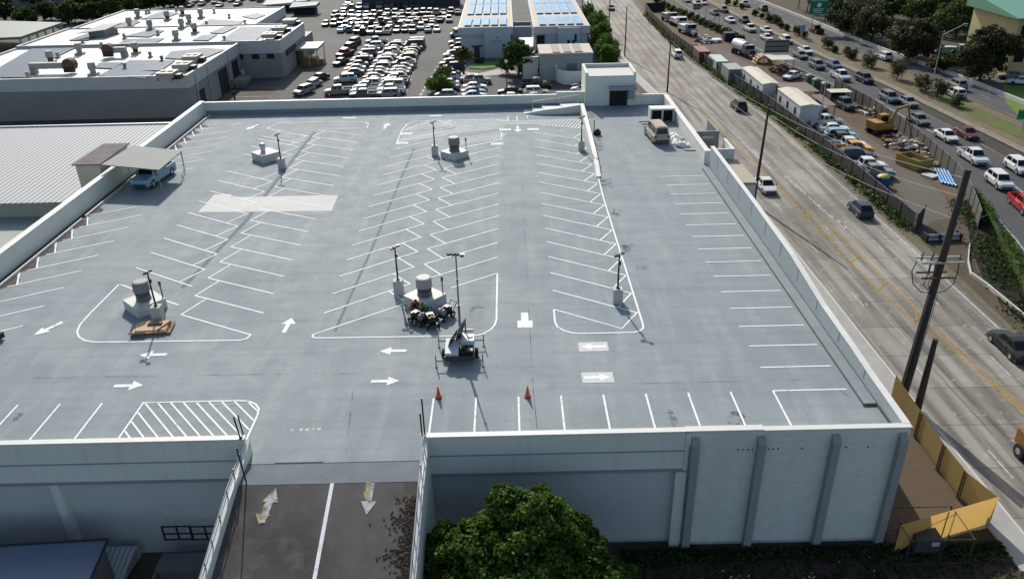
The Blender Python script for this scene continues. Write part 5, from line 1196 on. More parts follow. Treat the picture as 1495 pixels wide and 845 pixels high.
vl = [(75, 92, 1), (117, 80, 1), (137, 110, 1), (199, 79, 1), (149, 70, 0), (183, 101, 0), (220, 84, 0), (41, 114, 0), (85, 85, 0), (121, 64, 0), (190, 40, 1), (202, 27, 1), (245, 30, 1), (266, 42, 1), (258, 60, 1), (285, 49, 1), (277, 35, 1), (294, 27, 1), (267, 23, 1), (220, 44, 1), (231, 52, 0), (218, 20, 0), (258, 17, 0), (313, 20, 0), (182, 57, 0), (335, 27, 0), (358, 36, 0), (302, 38, 0), (214, 21, 0), (171, 50, 0), (237, 90, 0), (328, 60, 0)]
for i, (px, py, bg_) in enumerate(vl):
    q0 = P(px, py, RZ); z = -.3 if 127.8 < q0.y < 150 else RZ; q = P(px, py, z); x, y = q.x, q.y; s = 1.0 if bg_ else .5
    b = MB(); b.box(x - .75 * s, x + .75 * s, y - .75 * s, y + .75 * s, z, z + .3 * s + .1); b.tube((x, y, z + .3), (x, y, z + 1.5 * s), .5 * s, .5 * s, 10, 1 if i % 3 == 0 else 0); b.tube((x, y, z + 1.1 * s), (x, y, z + 2.2 * s), .72 * s, .6 * s, 10)
    wing = lambda v: 0 if P(v[0], v[1], RZ).y < 127.8 else (1 if P(v[0], v[1], RZ).y < 150 else 2)
    near = ('near wing', 'middle wing', 'rear wing')[wing((px, py))]; rank = 1 + sorted(v[0] + v[1] * .001 for v in vl if wing(v) == wing((px, py))).index(px + py * .001)
    solo(b, 'roof_cowl', [VB, VR], f'{"tall" if bg_ else "short"} grey exhaust cowl on the warehouse roof, {near}, {ORD[rank]} cowl from the left', 'roof vent', 'exhaust cowls on the warehouse roof')
# large ducted fans and AC rows
for (px, py, lab) in ((98, 107, 'long duct leading to a dark round fan at the near warehouse roof edge'), (168, 84, 'shorter grey duct elbow with dark fan in the middle of the near roof')):
    q = P(px, py, RZ); x, y = q.x, q.y; t = thing('ducted_fan', lab, 'roof fan', (x, y, RZ)); s = 1 if px < 120 else -1
    b = MB(); L_ = 6.2 if px < 120 else 2.4; b.box(x - (L_ if s > 0 else .3), x + (.3 if s > 0 else L_), y - .5, y + .5, RZ + .9, RZ + 1.9); b.box(x - L_ if s > 0 else x + L_ - 1, x - L_ + 1 if s > 0 else x + L_ + .1, y - .5, y + .5, RZ, RZ + 1.0); b.build('duct', VB, t)
    b = MB(); b.tube((x + .9 * s, y - .7, RZ + 1.5), (x + .9 * s, y + .7, RZ + 1.5), 1.1, 1.1, 16); b.build('fan_housing', VR, t)
    b = MB(); b.box(x + .9 * s - 1, x + .9 * s + .9, y - .75, y - .3, RZ + .25, RZ + 1.3); b.build('motor_box', BLACKM, t)
b = MB(); q = P(147, 53, -.3); b.prism([(q.x - 3, q.y - 4), (q.x + 2.5, q.y - 2.5), (q.x + 3, q.y + 5), (q.x - 1, q.y + 4)], [-.3 + 1.2, 1.2, 1.5, 1.4], [1.0, 1.4, 1.7, 1.6]); b.box(q.x - 1.5, q.x + 2, q.y - 2, q.y + 3, -.3, 1.2, 0); solo(b, 'roof_awning', VENTG, 'grey tilted sheet cover over plant on the warehouse roof', 'roof cover')
for grp, pts, z in (('on the near wing', [(246, 116), (268, 103), (282, 91)], RZ), ('on the taller wing', [(395, 58), (409, 48), (424, 37)], -.3)):
    for i, (px, py) in enumerate(pts):
        q = P(px, py, z); x, y = q.x, q.y; t = thing('air_conditioner', f'rooftop air conditioner {grp}, {["nearest", "middle", "farthest"][i]} of three along the edge', 'air conditioner', (x, y, z), 'air conditioners on the warehouse roof')
        b = MB(); b.box(x - 1.4, x + 1.4, y - 1.5, y + 1.8, z + .5, z + 1.3); b.build('casing', VB, t)
        b = MB(); 
        for dx, dy in ((-1.2, -1.3), (1.2, -1.3), (-1.2, 1.5), (1.2, 1.5)): b.box(x + dx - .08, x + dx + .08, y + dy - .08, y + dy + .08, z, z + .5)
        b.box(x + 1.0, x + 2.4, y - .8, y + .6, z + .1, z + .9); b.build('stand', BLACKM, t)
        b = MB(); b.tube((x - .6, y, z + 1.3), (x - .6, y, z + 1.36), .5, .5, 12); b.tube((x + .6, y, z + 1.3), (x + .6, y, z + 1.36), .5, .5, 12); b.build('fan', DARK, t)

# the two solar-roofed buildings and their neighbours
PB = mat('pale_blue_wall', (.36, .42, .47), .6, var=.1, sc=.4); TANR = mat('tan_roof', (.46, .41, .33), .8, var=.12)
SOLB = mat_solar('roof_solar_sky_tint', (.15, .30, .46), 1.0, 1.7, (.40, .54, .66))  # panel blue has the reflected sky put into its base colour
def solbuild(nm, lab, x0, x1, y0, y1, z, nx):
    t = thing(nm, lab, 'building', ((x0 + x1) / 2, (y0 + y1) / 2, G))
    b = MB(); b.box(x0 + .6, x1 - .6, y0 + .6, y1, G, z - 1.5); b.build('wall', PB, t)
    b = MB(); b.box(x0, x1, y0, y1, z - 1.6, z); b.build('fascia', PB, t)
    b = MB(); b.box(x0 + .2, x1 - .2, y0 + .2, y1 - .2, z, z + .05); b.build('roof', TANR, t)
    st_ = (x1 - x0 - 2.4) / nx
    for r in range(3):
        ya = y0 + 1.2 + r * 16.5; yb = ya + (10.5 if r == 0 else 15)
        for i in range(nx):
            xa = x0 + 1.2 + i * st_ + .2; b = MB(); b.prism([(xa, ya), (xa + st_ * .78, ya), (xa + st_ * .78, yb), (xa, yb)], [z + .30, z + .30, z + .42, z + .42], [z + .38, z + .38, z + .5, z + .5]); b.build('solar_panel', SOLB, t)
    return t
s1 = solbuild('office_building', 'white-walled building with blue solar panels, left one of the pair', -27.1, -14.7, 143.8, 192, -1.0, 5)
b = MB(); b.box(-21.2, -15.3, 143.1, 144.4, G, -1.5); b.build('wall_projection', PB, s1)
b = MB(); b.box(-23.6, -22.4, 144.3, 144.38, G, G + 2.4); b.build('door', mat('brown_door', (.06, .04, .045), .7), s1)
b = MB(); b.box(-24.1, -21.9, 143.6, 144.38, G + 2.4, G + 2.65); b.build('door_canopy', mat('canopy_maroon', (.07, .04, .05), .7), s1)
b = MB(); b.box(-19.9, -17.0, 143.06, 143.1, -4.0, -3.86); b.tube((-18.3, 143.05, -3.1), (-18.3, 143.1, -3.1), .22, seg=10); b.build('wall_lettering', mat('dull_lettering', (.16, .19, .21), .7), s1)
s2 = solbuild('office_building', 'white-walled building with blue solar panels, right one beside the avenue', -10.2, 2.5, 142.8, 188, -1.0, 5)
b = MB(); b.box(-4.7, .2, 142.2, 143.4, G, -1.2); b.build('wall_projection', PB, s2)
b = MB(); b.box(-9.4, -7.6, 143.3, 143.38, -4.9, -2.9); b.box(-2.6, -2.0, 142.1, 142.18, -4.6, -3.9); b.box(-1.5, -.9, 142.1, 142.18, -4.6, -3.9); b.box(-1.0, -.5, 142.1, 142.18, -4.2, -2.6); b.split('window', DARK, s2)
b = MB(); b.box(-14.6, -10.3, 158, 158.5, G, -2.2); solo(b, 'dark_gap_wall', WALL_D, 'dark wall closing the gap under the grey link beam', 'wall')
b = MB(); b.box(-14.6, -10.3, 150, 150.6, -4.2, -2.0); solo(b, 'link_bridge', mat('link_grey', (.30, .36, .40), .6), 'grey link beam joining the two solar-roofed buildings over a dark gap', 'link bridge')
b = MB(); b.prism([(-13.9, 133), (-10.6, 132), (-10.1, 143), (-13.4, 143)], G, -3.2); solo(b, 'tin_roof_shed', mat_stripes('pale_tin', (.50, .48, .42), (.36, .35, .3), .5, 1), 'small pale corrugated roof shed in the gap between the solar-roofed buildings', 'shed')
lb = thing('low_building', 'low concrete building with dark roof panels and a roller door behind the stair house', 'building', (-4, 124, G))
b = MB(); b.box(-9.7, .8, 119.5, 129, G, -2.5); b.build('wall', mat('concrete_block_grey', (.27, .29, .30), .75, var=.12), lb)
b = MB(); b.box(-9.8, .9, 119.4, 129.1, -2.5, -2.25); b.build('roof', TANR, lb)
b = MB(); 
for x in (-7.1, -4.9, -2.7): b.box(x, x + 1.5, 119.9, 128, -2.24, -2.1)
b.split('solar_panel', mat('dark_grey_panel', (.07, .075, .08), .6), lb)
b = MB(); b.box(-4.3, -2.3, 119.42, 119.5, -6.4, -4.3); b.build('roller_door', mat('roller_grey', (.12, .13, .14), .6), lb)
b = MB(); b.box(-13.2, -9.9, 121, 128, -3.4, -3.2); b.box(-13, -10, 121.3, 127.8, G, -3.4); o = solo(b, 'low_annex', PALE, 'pale low roof beside the concrete building with two dark panels', 'annex')
b = MB(); b.box(-12.6, -11.6, 122, 127, -3.2, -3.05); b.box(-11.1, -10.2, 122, 127, -3.2, -3.05); b.split('solar_panel', MATS['dark_grey_panel'], o)
b = MB(); w0 = [P(811, 118, G), P(815, 121, G), P(823, 123.5, G), P(835, 124.5, G), P(862, 124, G)]; 
for a, c in zip(w0, w0[1:]): b.prism([(a.x, a.y), (c.x, c.y), (c.x, c.y + .25), (a.x, a.y + .25)], G, G + 2.6)
a = w0[0]; b.prism([(a.x, a.y), (a.x + .3, a.y), (a.x + .3, a.y + 6), (a.x, a.y + 6)], G, G + 3.0); solo(b, 'curved_screen_wall', WALL, 'curved white screen wall in front of the low concrete building', 'wall')
# far structures at the top edge
b = MB(); b.box(-62, -31, 226, 232, G, G + 4.5); solo(b, 'dark_hall', mat('dark_cladding', (.035, .038, .045), .7), 'dark low hall closing off the crowded lot at the top edge', 'hall')
for px, py, w_, lab, mt in ((408, 12, 9, 'pale tent roof at the corner of the rear warehouse', PALE), (430, 9, 9, 'teal-grey boat cover beyond the warehouse', 'teal'), (445, 16, 8, 'grey-green canopy tent nearest the lot corner', 'teal'), (424, 3, 11, 'teal canopy roof at the top edge beyond the boats', 'teal')):
    q = P(px, py + 6, G); m_ = mat('teal_canvas', (.12, .19, .20), .7, var=.2) if mt == 'teal' else mt
    b = MB(); b.prism([(q.x - w_ / 2, q.y - 2), (q.x + w_ / 2, q.y - 1), (q.x + w_ / 2, q.y + 5), (q.x - w_ / 2, q.y + 4)], G + 2.2, [G + 2.5, G + 2.9, G + 3.1, G + 3.3]); b.prism([(q.x - w_ / 2 + .6, q.y), (q.x + w_ / 2 - .6, q.y), (q.x + w_ / 2 - .8, q.y + 4), (q.x - w_ / 2 + .6, q.y + 3.5)], G, G + 2.2, 1); solo(b, 'canvas_shelter', [m_, DARK], lab, 'shelter')
b = MB(); b.box(-75, -63.5, 153, 160, G, -3.6); solo(b, 'rear_annex', mat('annex_grey', (.17, .19, .2), .7), 'dark grey low annex behind the taller warehouse wing', 'annex')
pts = [(258, 11), (266, 8), (275, 12), (283, 6), (292, 10), (300, 4), (312, 7), (318, 12), (325, 3), (336, 4), (345, 10), (352, 2), (368, 2), (378, 4)]
crowd('top lot', pts, 'parked beyond the warehouse at the top edge', 'cars beyond the warehouse')
gc = thing('green_roof_shelter', 'long green-roofed open shelter on posts at the upper left edge', 'shelter', (-133, 162, G))
q1, q2, q3, q4 = P(-60, 58, -3), P(30, 54, -3), P(91, 33, -3), P(-20, 30, -3)
b = MB(); b.prism([q1[:2], q2[:2], q3[:2], q4[:2]], -3.6, [-3.0, -3.0, -3.0, -3.0]); b.build('roof', mat('green_grey_roof', (.15, .19, .165), .6, var=.12), gc)
for k in range(6):
    q = q2.lerp(q3, k / 5.2); b = MB(); b.tube((q.x - .5, q.y + .3, G), (q.x - .5, q.y + .3, -3.6), .25, seg=6); b.build('post', METAL, gc)
b = MB(); b.box(-260, -150, 235, 260, G, G + 7); solo(b, 'grey_hall', mat('far_grey_cladding', (.15, .16, .18), .8), 'large plain grey hall beyond the trees at the top left', 'hall')

# ================================================================== foliage
import numpy as np
def leaves(rng, centres, radii, n, size, flat=.75, shell=.55, low=-.35, clump=.72, per=90):
    """n leaf faces spread through the outer part of several lobes"""
    centres = np.array(centres, float); radii = np.array(radii, float)
    wts = radii[:, 0] * radii[:, 1]; wts = wts / wts.sum(); k = rng.choice(len(centres), n, p=wts)
    d = rng.normal(size=(n, 3)); d /= np.linalg.norm(d, axis=1)[:, None]; d[:, 2] = np.where(d[:, 2] < low, -d[:, 2] * .5, d[:, 2])
    rr = shell + (1 - shell) * rng.random(n) ** .6; rr *= 1 + .10 * rng.normal(size=n)
    c = centres[k] + d * radii[k] * rr[:, None]
    # break every lobe into small clumps with gaps between them
    m_ = max(6, n // per); cl = rng.integers(0, m_, n); kk = rng.choice(len(centres), m_, p=wts); dd = rng.normal(size=(m_, 3)); dd /= np.linalg.norm(dd, axis=1)[:, None]; dd[:, 2] = np.where(dd[:, 2] < low - .15, -dd[:, 2] * .5, dd[:, 2])
    cc = centres[kk] + dd * radii[kk] * (.80 + .25 * rng.random(m_))[:, None]; cr = (radii[kk].mean(1) * rng.uniform(.18, .34, m_))[:, None]
    use = rng.random(n) < clump; off = rng.normal(size=(n, 3)); off /= np.linalg.norm(off, axis=1)[:, None]; off[:, 2] *= .7
    cp = cc[cl] + off * cr[cl] * (rng.random(n) ** .4)[:, None]; c = np.where(use[:, None], cp, c - d * radii[k] * .10); d = np.where(use[:, None], off * .6 + dd[cl] * .6, d)
    nn = d + rng.normal(size=(n, 3)) * flat; nn /= np.linalg.norm(nn, axis=1)[:, None]
    a = np.cross(nn, rng.normal(size=(n, 3))); a /= np.linalg.norm(a, axis=1)[:, None]; bb = np.cross(nn, a)
    s = size * (.6 + .8 * rng.random(n))[:, None]
    return np.stack([c - a * s * .5, c + bb * s * .32 , c + a * s * .55, c - bb * s * .32], 1).reshape(-1, 3)
def leafmesh(name, V, m, parent=None, org=(0, 0, 0)):
    n = len(V) // 4; me = bpy.data.meshes.new(name); V = V - np.array(org)
    me.vertices.add(4 * n); me.vertices.foreach_set('co', V.astype('f4').ravel()); me.loops.add(4 * n); me.loops.foreach_set('vertex_index', np.arange(4 * n, dtype='i4'))
    me.polygons.add(n); me.polygons.foreach_set('loop_start', np.arange(0, 4 * n, 4, dtype='i4')); me.polygons.foreach_set('loop_total', np.full(n, 4, dtype='i4')); me.materials.append(m); me.update(calc_edges=True)
    ob = bpy.data.objects.new(name, me); col.objects.link(ob)
    if parent is not None: ob.parent = parent
    return ob
LF = {'deep': mat_leaf('leaf_deep_green', (.028, .064, .011), (.125, .215, .030)), 'mid': mat_leaf('leaf_mid_green', (.022, .042, .010), (.07, .115, .024)),
      'olive': mat_leaf('leaf_olive', (.030, .036, .017), (.075, .085, .035)), 'bright': mat_leaf('leaf_bright', (.03, .07, .01), (.09, .16, .02)), 'far': mat_leaf('leaf_far', (.018, .034, .012), (.05, .08, .022)), 'dry': mat_leaf('leaf_dry', (.04, .045, .015), (.10, .10, .03), (.10, .07, .03))}
BARK = mat('bark', (.055, .042, .032), .9, var=.35, sc=3, bump=.4)
def tree(nm, lab, x, y, h, r, kind, n, size, group=None, z=G, trunk=.25, base=.35, lobes=9, seed=0, flatten=.8):
    rng = np.random.default_rng(seed + int(abs(x * 13 + y * 7))); t = thing(nm, lab, 'tree', (x, y, z), group)
    if kind in ('olive', 'far') or nm in ('hedge_tree', 'roadside_tree'): flatten = min(1.15, h * .52 / r)
    cz = z + h - r * flatten; C = [(x, y, cz)]; Rr = [(r * .72, r * .72, r * flatten * .85)]
    for i in range(lobes):
        a = 2 * math.pi * i / lobes + rng.uniform(-.3, .3); q = rng.uniform(.45, .75) * r; s = rng.uniform(.30, .48) * r; C.append((x + q * math.cos(a), y + q * math.sin(a), cz + rng.uniform(-.35, .45) * r * flatten)); Rr.append((s, s, s * .8))
    for i in range(lobes // 2): a = rng.uniform(0, 6.28); q = rng.uniform(0, .4) * r; s = rng.uniform(.28, .42) * r; C.append((x + q * math.cos(a), y + q * math.sin(a), cz + r * flatten * rng.uniform(.4, .72))); Rr.append((s, s, s * .75))
    leafmesh('crown', leaves(rng, C, Rr, int(n * 1.5), size, clump=.5, low=-.95 if nm in ('hedge_tree', 'roadside_tree') else -.35), LF[kind], t, (x, y, z))
    b = MB(); top = cz - r * flatten * .2; b.tube((x, y, z), (x + .1, y, (z + top) / 2), trunk, trunk * .75, 8); b.tube((x + .1, y, (z + top) / 2), (x, y, top), trunk * .75, trunk * .4, 8)
    for c in C[1:6]: b.tube((x + .05, y, z + (top - z) * .55), tuple(c), trunk * .42, trunk * .12, 6)
    b.build('trunk', BARK, t); return t
def bush(nm, lab, x, y, r, h, kind, n, size, group=None, z=G, cat='bush'):
    rng = np.random.default_rng(int(abs(x * 17 + y * 5))); t = thing(nm, lab, cat, (x, y, z), group)
    C = [(x, y, z + h * .45)]; Rr = [(r * .8, r * .8, h * .5)]
    for i in range(5): a = rng.uniform(0, 6.28); q = rng.uniform(.2, .6) * r; C.append((x + q * math.cos(a), y + q * math.sin(a), z + h * rng.uniform(.3, .75))); Rr.append((r * .45, r * .45, h * .3))
    leafmesh('foliage', leaves(rng, C, Rr, int(n * 1.7), size, shell=.3, clump=.25, low=-1.1), LF[kind], t, (x, y, z)); b = MB(); b.tube((x, y, z), (x, y, z + h * .5), .08, .05, 6); b.tube((x, y, z + h * .2), (x + r * .4, y, z + h * .6), .05, .03, 5); b.build('stem', BARK, t); return t
# big tree at the bottom of the frame
rng = np.random.default_rng(11); tx_, ty_, tz_ = -15.6, -11.2, G
t = thing('broadleaf_tree', 'large glossy green tree in front of the deck wall right of the ramp', 'tree', (tx_, ty_, tz_))
C = []; Rr = []
def lobe(px, py, Y, r):
    q = PY(px, py, Y); C.append(tuple(q)); Rr.append((r, r, r * .85))
for a in ((780, 760, -9.6, 1.9), (720, 775, -9.8, 1.5), (830, 790, -9.8, 1.6), (650, 815, -10, 1.5), (690, 810, -11, 1.8), (760, 820, -11.3, 2.3), (850, 835, -11, 1.8), (640, 860, -11.5, 1.7), (880, 870, -11, 1.3), (700, 880, -12.5, 2.3), (800, 890, -12.5, 2.5), (880, 920, -12, 1.8), (620, 900, -12, 1.4), (740, 742, -8.9, .9), (800, 742, -9.2, .9), (675, 790, -9.6, .9), (625, 808, -9.9, 1.0), (612, 838, -10.4, 1.1), (648, 778, -9.3, .8), (735, 725, -9.0, .8), (822, 752, -9.3, .9), (898, 840, -10.5, 1.0), (865, 805, -10, .9), (775, 735, -9.2, .9)): lobe(*a)
leafmesh('crown', leaves(rng, C, Rr, 74000, .25, .9, .35, clump=.82, per=220), LF['deep'], t, (tx_, ty_, tz_))
b = MB(); b.tube((tx_, ty_, tz_), (tx_ + .2, ty_, tz_ + 3), .45, .32, 10); b.tube((tx_ + .2, ty_, tz_ + 3), (tx_, ty_ + .4, tz_ + 5), .32, .2, 8)
for c in C[:11]: b.tube((tx_ + .1, ty_ + .1, tz_ + 2.8), c, .16, .04, 6)
b.build('trunk', BARK, t)
# trees near the white buildings
for a in ((757, 112, 7.5, 4.2, 'mid', 5200, .5, 'dense dark green tree in front of the gap between the solar-roofed buildings'), (741, 107, 3.8, 2.6, 'mid', 1800, .4, 'flat-topped small tree beside the court lamp'), (677, 109, 5.6, 2.5, 'dry', 1500, .4, 'thin-leaved brownish tree by the path at the lawn'),):
    q = P(a[0], a[1], G); tree('court_tree', a[7], q.x, q.y, a[2], a[3], a[4], a[5], a[6], 'trees around the small court')
for px, py, r, h, k, lab in ((647, 118, 2.6, 3.2, 'bright', 'bright green shrub over the right file of cars, farther one'), (640, 134, 2.9, 3.4, 'bright', 'bright green shrub over the right file of cars, nearer one'), (770, 108, 2.6, 2.4, 'bright', 'bright low shrub left of the white SUV in the court'), (783, 103, 2.0, 2.2, 'bright', 'lighter shrub against the low annex'), (792, 136, 1.8, 1.8, 'mid', 'low shrub beside the navy pickup in the court'), (700, 93, 1.2, 1.0, 'mid', 'clipped low hedge clump at the lawn by the office wall')):
    q = P(px, py, G); bush('shrub', lab, q.x, q.y, r, h, k, 1500, .38)
for i, (px, py, r, h) in enumerate(((876, 42, 3.2, 5.0), (880, 58, 3.6, 5.5), (884, 73, 3.4, 5.2), (893, 88, 3.2, 4.4), (900, 98, 2.4, 3.2))):
    q = P(px, py, G); bush('street_tree', f'dense green street tree in the strip left of the avenue, {ORD[5 - i]} from the stair house', 5.6, q.y - 1, r, h + 2.0, 'deep', 2400, .45, 'trees in the strip beside the avenue', cat='tree')
# hedge and trees top left
for i, (px, py, h, r) in enumerate(((8, 30, 7, 5), (40, 36, 5, 4), (75, 30, 6, 4.5), (105, 34, 6.5, 4.5), (135, 32, 6, 4.5), (165, 28, 6.5, 4.5), (190, 22, 6, 4.5), (215, 16, 6, 4), (240, 12, 6, 4), (265, 8, 6, 4), (60, 16, 7, 5), (120, 20, 7, 5), (160, 14, 7, 5), (200, 10, 7, 5), (235, 4, 7, 4.5), (95, 14, 6, 4.5), (20, 12, 7, 5))):
    q = P(px, py, G); tree('hedge_tree', f'bushy tree in the dark belt beyond the warehouse, {ORD[1 + sorted([8, 40, 75, 105, 135, 165, 190, 215, 240, 265, 60, 120, 160, 200, 235, 95, 20]).index(px)]} from the left', q.x, q.y, h, r, 'mid' if i % 2 else 'far', 2600, .7, 'tree belt beyond the warehouse', trunk=.2)
# right side trees
for i, (px, py, h, r, k, n, lab) in enumerate(((1243, 52, 8, 5, 'olive', 4500, 'olive tree right of the large green sign, nearest the sign'), (1272, 62, 8, 5.2, 'olive', 4500, 'grey-green tree between the sign and the blue marker'), (1330, 88, 8.5, 6.2, 'olive', 6000, 'broad olive tree above the small blue sign'), (1300, 30, 8, 6, 'far', 3500, 'dark tree in front of the left green roof'), (1345, 38, 8, 6, 'mid', 4200, 'large tree centred behind the broad olive one'), (1395, 52, 9, 6.5, 'mid', 5000, 'tall spreading tree left of the parked cars under green roofs'), (1360, 12, 8, 6, 'mid', 3000, 'tree at the top edge between the green roofs'), (1410, 10, 7, 4.5, 'mid', 2500, 'tree in front of the middle green roof at the top edge'),
        (1430, 118, 10.5, 5.1, 'olive', 11000, 'large olive tree beside the tan brick building'), (1455, 35, 8, 5, 'olive', 3500, 'tree left of the brick building top'), (1215, 8, 8, 5, 'far', 2600, 'dark tree at the top edge above the large sign'), (1268, 10, 8, 5, 'far', 2600, 'dark tree at the top edge left of the first green roof'), (1372, 105, 3.6, 2.6, 'dry', 1500, 'small dry tree behind the second green sign'), (1398, 95, 3.6, 2.8, 'dry', 1500, 'small dry tree right of the second green sign'), (1225, 40, 6, 3.6, 'far', 2000, 'slim dark tree just right of the large sign'), (1470, 20, 7, 4, 'mid', 2500, 'tree touching the brick building at the top right'))):
    q = P(px, py, G); tree('roadside_tree', lab, q.x, q.y, h, r, k, n, .55, 'trees beyond the highway', trunk=.28)
for i, (px, py) in enumerate(((1165, 10), (1178, 14), (1186, 22), (1204, 27), (1212, 32), (1219, 36))):
    q = P(px, py + 4, G); tree('thin_trunk_tree', f'slim bare-stemmed tree near the large green sign, {ORD[i + 1]} from the left', q.x, q.y, 7.5, 2.4, 'far', 600, .5, 'slim trees behind the large sign', trunk=.16)
# median bushes
mb_ = [(1102, 24, 1.2), (1112, 28, 1.1), (1122, 33, 1.6), (1129, 34, 1.5), (1135, 37, 1.6), (1141, 42, 1.1), (1149, 46, 1.1), (1163, 52, 1.7), (1174, 57, 1.3), (1207, 72, 1.8), (1219, 78, 1.1), (1235, 83, 1.4), (1243, 87, 1.5), (1267, 99, 2.2), (1309, 117, 2.3), (1345, 134, 2.0), (1367, 144, 2.3), (1394, 157, 1.5), (1062, 8, 1.2), (1083, 14, 1.2), (1074, 10, 1.2)]
mb_.sort(key=lambda r: -r[1])
for i, (px, py, r) in enumerate(mb_):
    q = P(px, py, G); bush('median_bush', f'{"large" if r > 1.9 else "small" if r < 1.4 else "mid-sized"} round bush on the highway median, {ORD[i + 1]} from the near end', q.x, q.y, r, r * 1.7, 'olive', int(450 * r), .26, 'bushes on the highway median')
for i in range(16):
    tt = i / 15; px, py = 958 + 122 * tt, 6 + 56 * tt; q = P(px, py, G); bush('verge_bush', f'scrubby bush along the near edge of the highway, {ORD[16 - i]} from the tanker truck', q.x, q.y, 1.5, 2.0, 'dry' if i % 4 == 1 else 'mid', 520, .32, 'scrub along the near highway edge')
# weeds along the fence: uncountable
rng = np.random.default_rng(5)
def weeds(name, pl, y0, y1, off, wd, hgt, n, kind, size, lab):
    V = []; ys = rng.uniform(y0, y1, n); keep = np.array([math.sin(y * .9) + math.sin(y * .37 + 2) + rng.normal() * .6 > -.9 for y in ys]); ys = ys[keep]; n = len(ys)
    xs = np.array([interp(pl, y) for y in ys]) + off + rng.normal(size=n) * wd; zs = G + .05 + rng.random(n) ** 1.5 * hgt
    d = rng.normal(size=(n, 3)); d /= np.linalg.norm(d, axis=1)[:, None]; a = np.cross(d, rng.normal(size=(n, 3))); a /= np.linalg.norm(a, axis=1)[:, None]; bb = np.cross(d, a); c = np.stack([xs, ys, zs], 1); s = size * (.6 + .8 * rng.random(n))[:, None]
    ob = leafmesh(name, np.stack([c - a * s * .5, c + bb * s * .3, c + a * s * .5, c - bb * s * .3], 1).reshape(-1, 3), LF[kind]); return tag(ob, lab, 'weeds', kind='stuff')
FL = [(28.8, 38), (29.0, 44), (29.1, 70), (28.4, 94), (26.4, 115), (24.1, 157), (24.3, 192), (25, 206)]
weeds('weeds', FL, 40, 200, -.25, .45, 1.1, 15000, 'mid', .35, 'green weeds and creepers growing along the black yard fence')
weeds('weeds', FL, 60, 128, 1.2, .5, .8, 7000, 'bright', .3, 'bright yellow-green weeds behind the fence below the office trailers')
weeds('weeds', hnL, 8, 52, .1, .28, 1.3, 9000, 'bright', .28, 'ivy covering the curved bank at the end of the highway shoulder')

# ================================================================== fences, poles, wires
MESHB = mat('black_shade_mesh', (.018, .018, .02), .85, var=.3, sc=2)
def fence(nm, lab, pts, h, m, post=3.0, cat='fence', z=G, rail=True, th=.05, pm=None):
    pm = pm or RAILG
    t = thing(nm, lab, cat, (pts[0][0], pts[0][1], z)); b = MB(); pb = []; rl = MB()
    for (x0, y0), (x1, y1) in zip(pts, pts[1:]):
        d = math.hypot(x1 - x0, y1 - y0); nx, ny = -(y1 - y0) / d * th / 2, (x1 - x0) / d * th / 2
        b.prism([(x0 + nx, y0 + ny), (x0 - nx, y0 - ny), (x1 - nx, y1 - ny), (x1 + nx, y1 + ny)], z + .03, z + h)
        k = max(1, round(d / post))
        for i in range(k + 1):
            u = i / k; pb.append((x0 + (x1 - x0) * u + nx * 2.2, y0 + (y1 - y0) * u + ny * 2.2))
        rl.tube((x0, y0, z + h + .03), (x1, y1, z + h + .03), .035, seg=6)
    b.build('mesh_panel', m, t)
    for x, y in pb:
        c = MB(); c.tube((x, y, z), (x, y, z + h + .1), .045, seg=6); c.build('post', pm or METAL, t)
    if rail: rl.build('top_rail', pm or METAL, t)
    return t
fence('yard_fence', 'long black-screened chain fence between the avenue and the works yard', [(29.0, 40.8), (29.1, 70), (28.4, 94), (26.4, 115), (24.1, 157), (24.3, 192), (25.2, 206)], 2.3, MESHB, 3.6)
fence('yard_end_fence', 'short return of the black-screened fence at the open yard corner', [(29.2, 40.7), (31.2, 43.2)], 2.3, MESHB, 3.0)
fence('highway_fence', 'grey board fence between the works yard and the highway', [(36.6, 41.3), (39.6, 49), (41.4, 54.5), (42.3, 58.2), (43.7, 68), (44.7, 80), (45.0, 92), (44.3, 106)], 2.2, mat('weathered_screen', (.085, .078, .07), .85, var=.3, sc=1.5), 2.6)
fence('dark_yard_fence', 'dark screen at the far corner of the works yard', [(25.2, 206), (31, 206)], 2.4, MESHB, 3)
# yellow hoarding on the pavement
HO = mat('yellow_hoarding', (.31, .22, .10), .85, spec=.08, var=.10, sc=.7)
nb = NB(HO.node_tree); tr = nb.n('ShaderNodeBsdfTranslucent'); tr.inputs[0].default_value = (.56, .37, .12, 1); mx = nb.n('ShaderNodeMixShader'); mx.inputs[0].default_value = .55
nb.link(HO.node_tree.nodes['Principled BSDF'].outputs[0], mx.inputs[1]); nb.link(tr.outputs[0], mx.inputs[2]); nb.link(mx.outputs[0], HO.node_tree.nodes['Material Output'].inputs[0])
t = thing('hoarding', 'yellow fabric hoarding running along the pavement and turning to the building corner', 'hoarding', (12.6, 0, G))
b = MB(); hpts = [(12.95, 9.4), (12.7, 4.6), (12.55, 1.0), (12.6, -1.7), (13.3, -4.0)]
for (x0, y0), (x1, y1) in zip(hpts, hpts[1:]): b.quad((x0, y0, G + .05), (x1, y1, G + .05), (x1, y1, G + 2.15), (x0, y0, G + 2.15))
b.build('long_panel', HO, t)
b = MB(); b.quad((6.35, -6.24, G + .08), (13.3, -4.06, G + .08), (13.3, -4.06, G + 2.25), (6.35, -6.24, G + 2.25)); b.build('return_panel', HO, t)
b = MB(); b.prism([(9.6, -5.27), (9.64, -5.25), (9.64, -5.33), (9.6, -5.31)], G + .1, G + 2.28)
for (x0, y0) in hpts[1:-1]: b.box(x0 - .16, x0 - .04, y0 - .14, y0 - .08, G, G + 2.2); b.box(x0 - .16, x0 - .04, y0 + .08, y0 + .14, G, G + 2.2)
b.split('batten', PLYE, t)
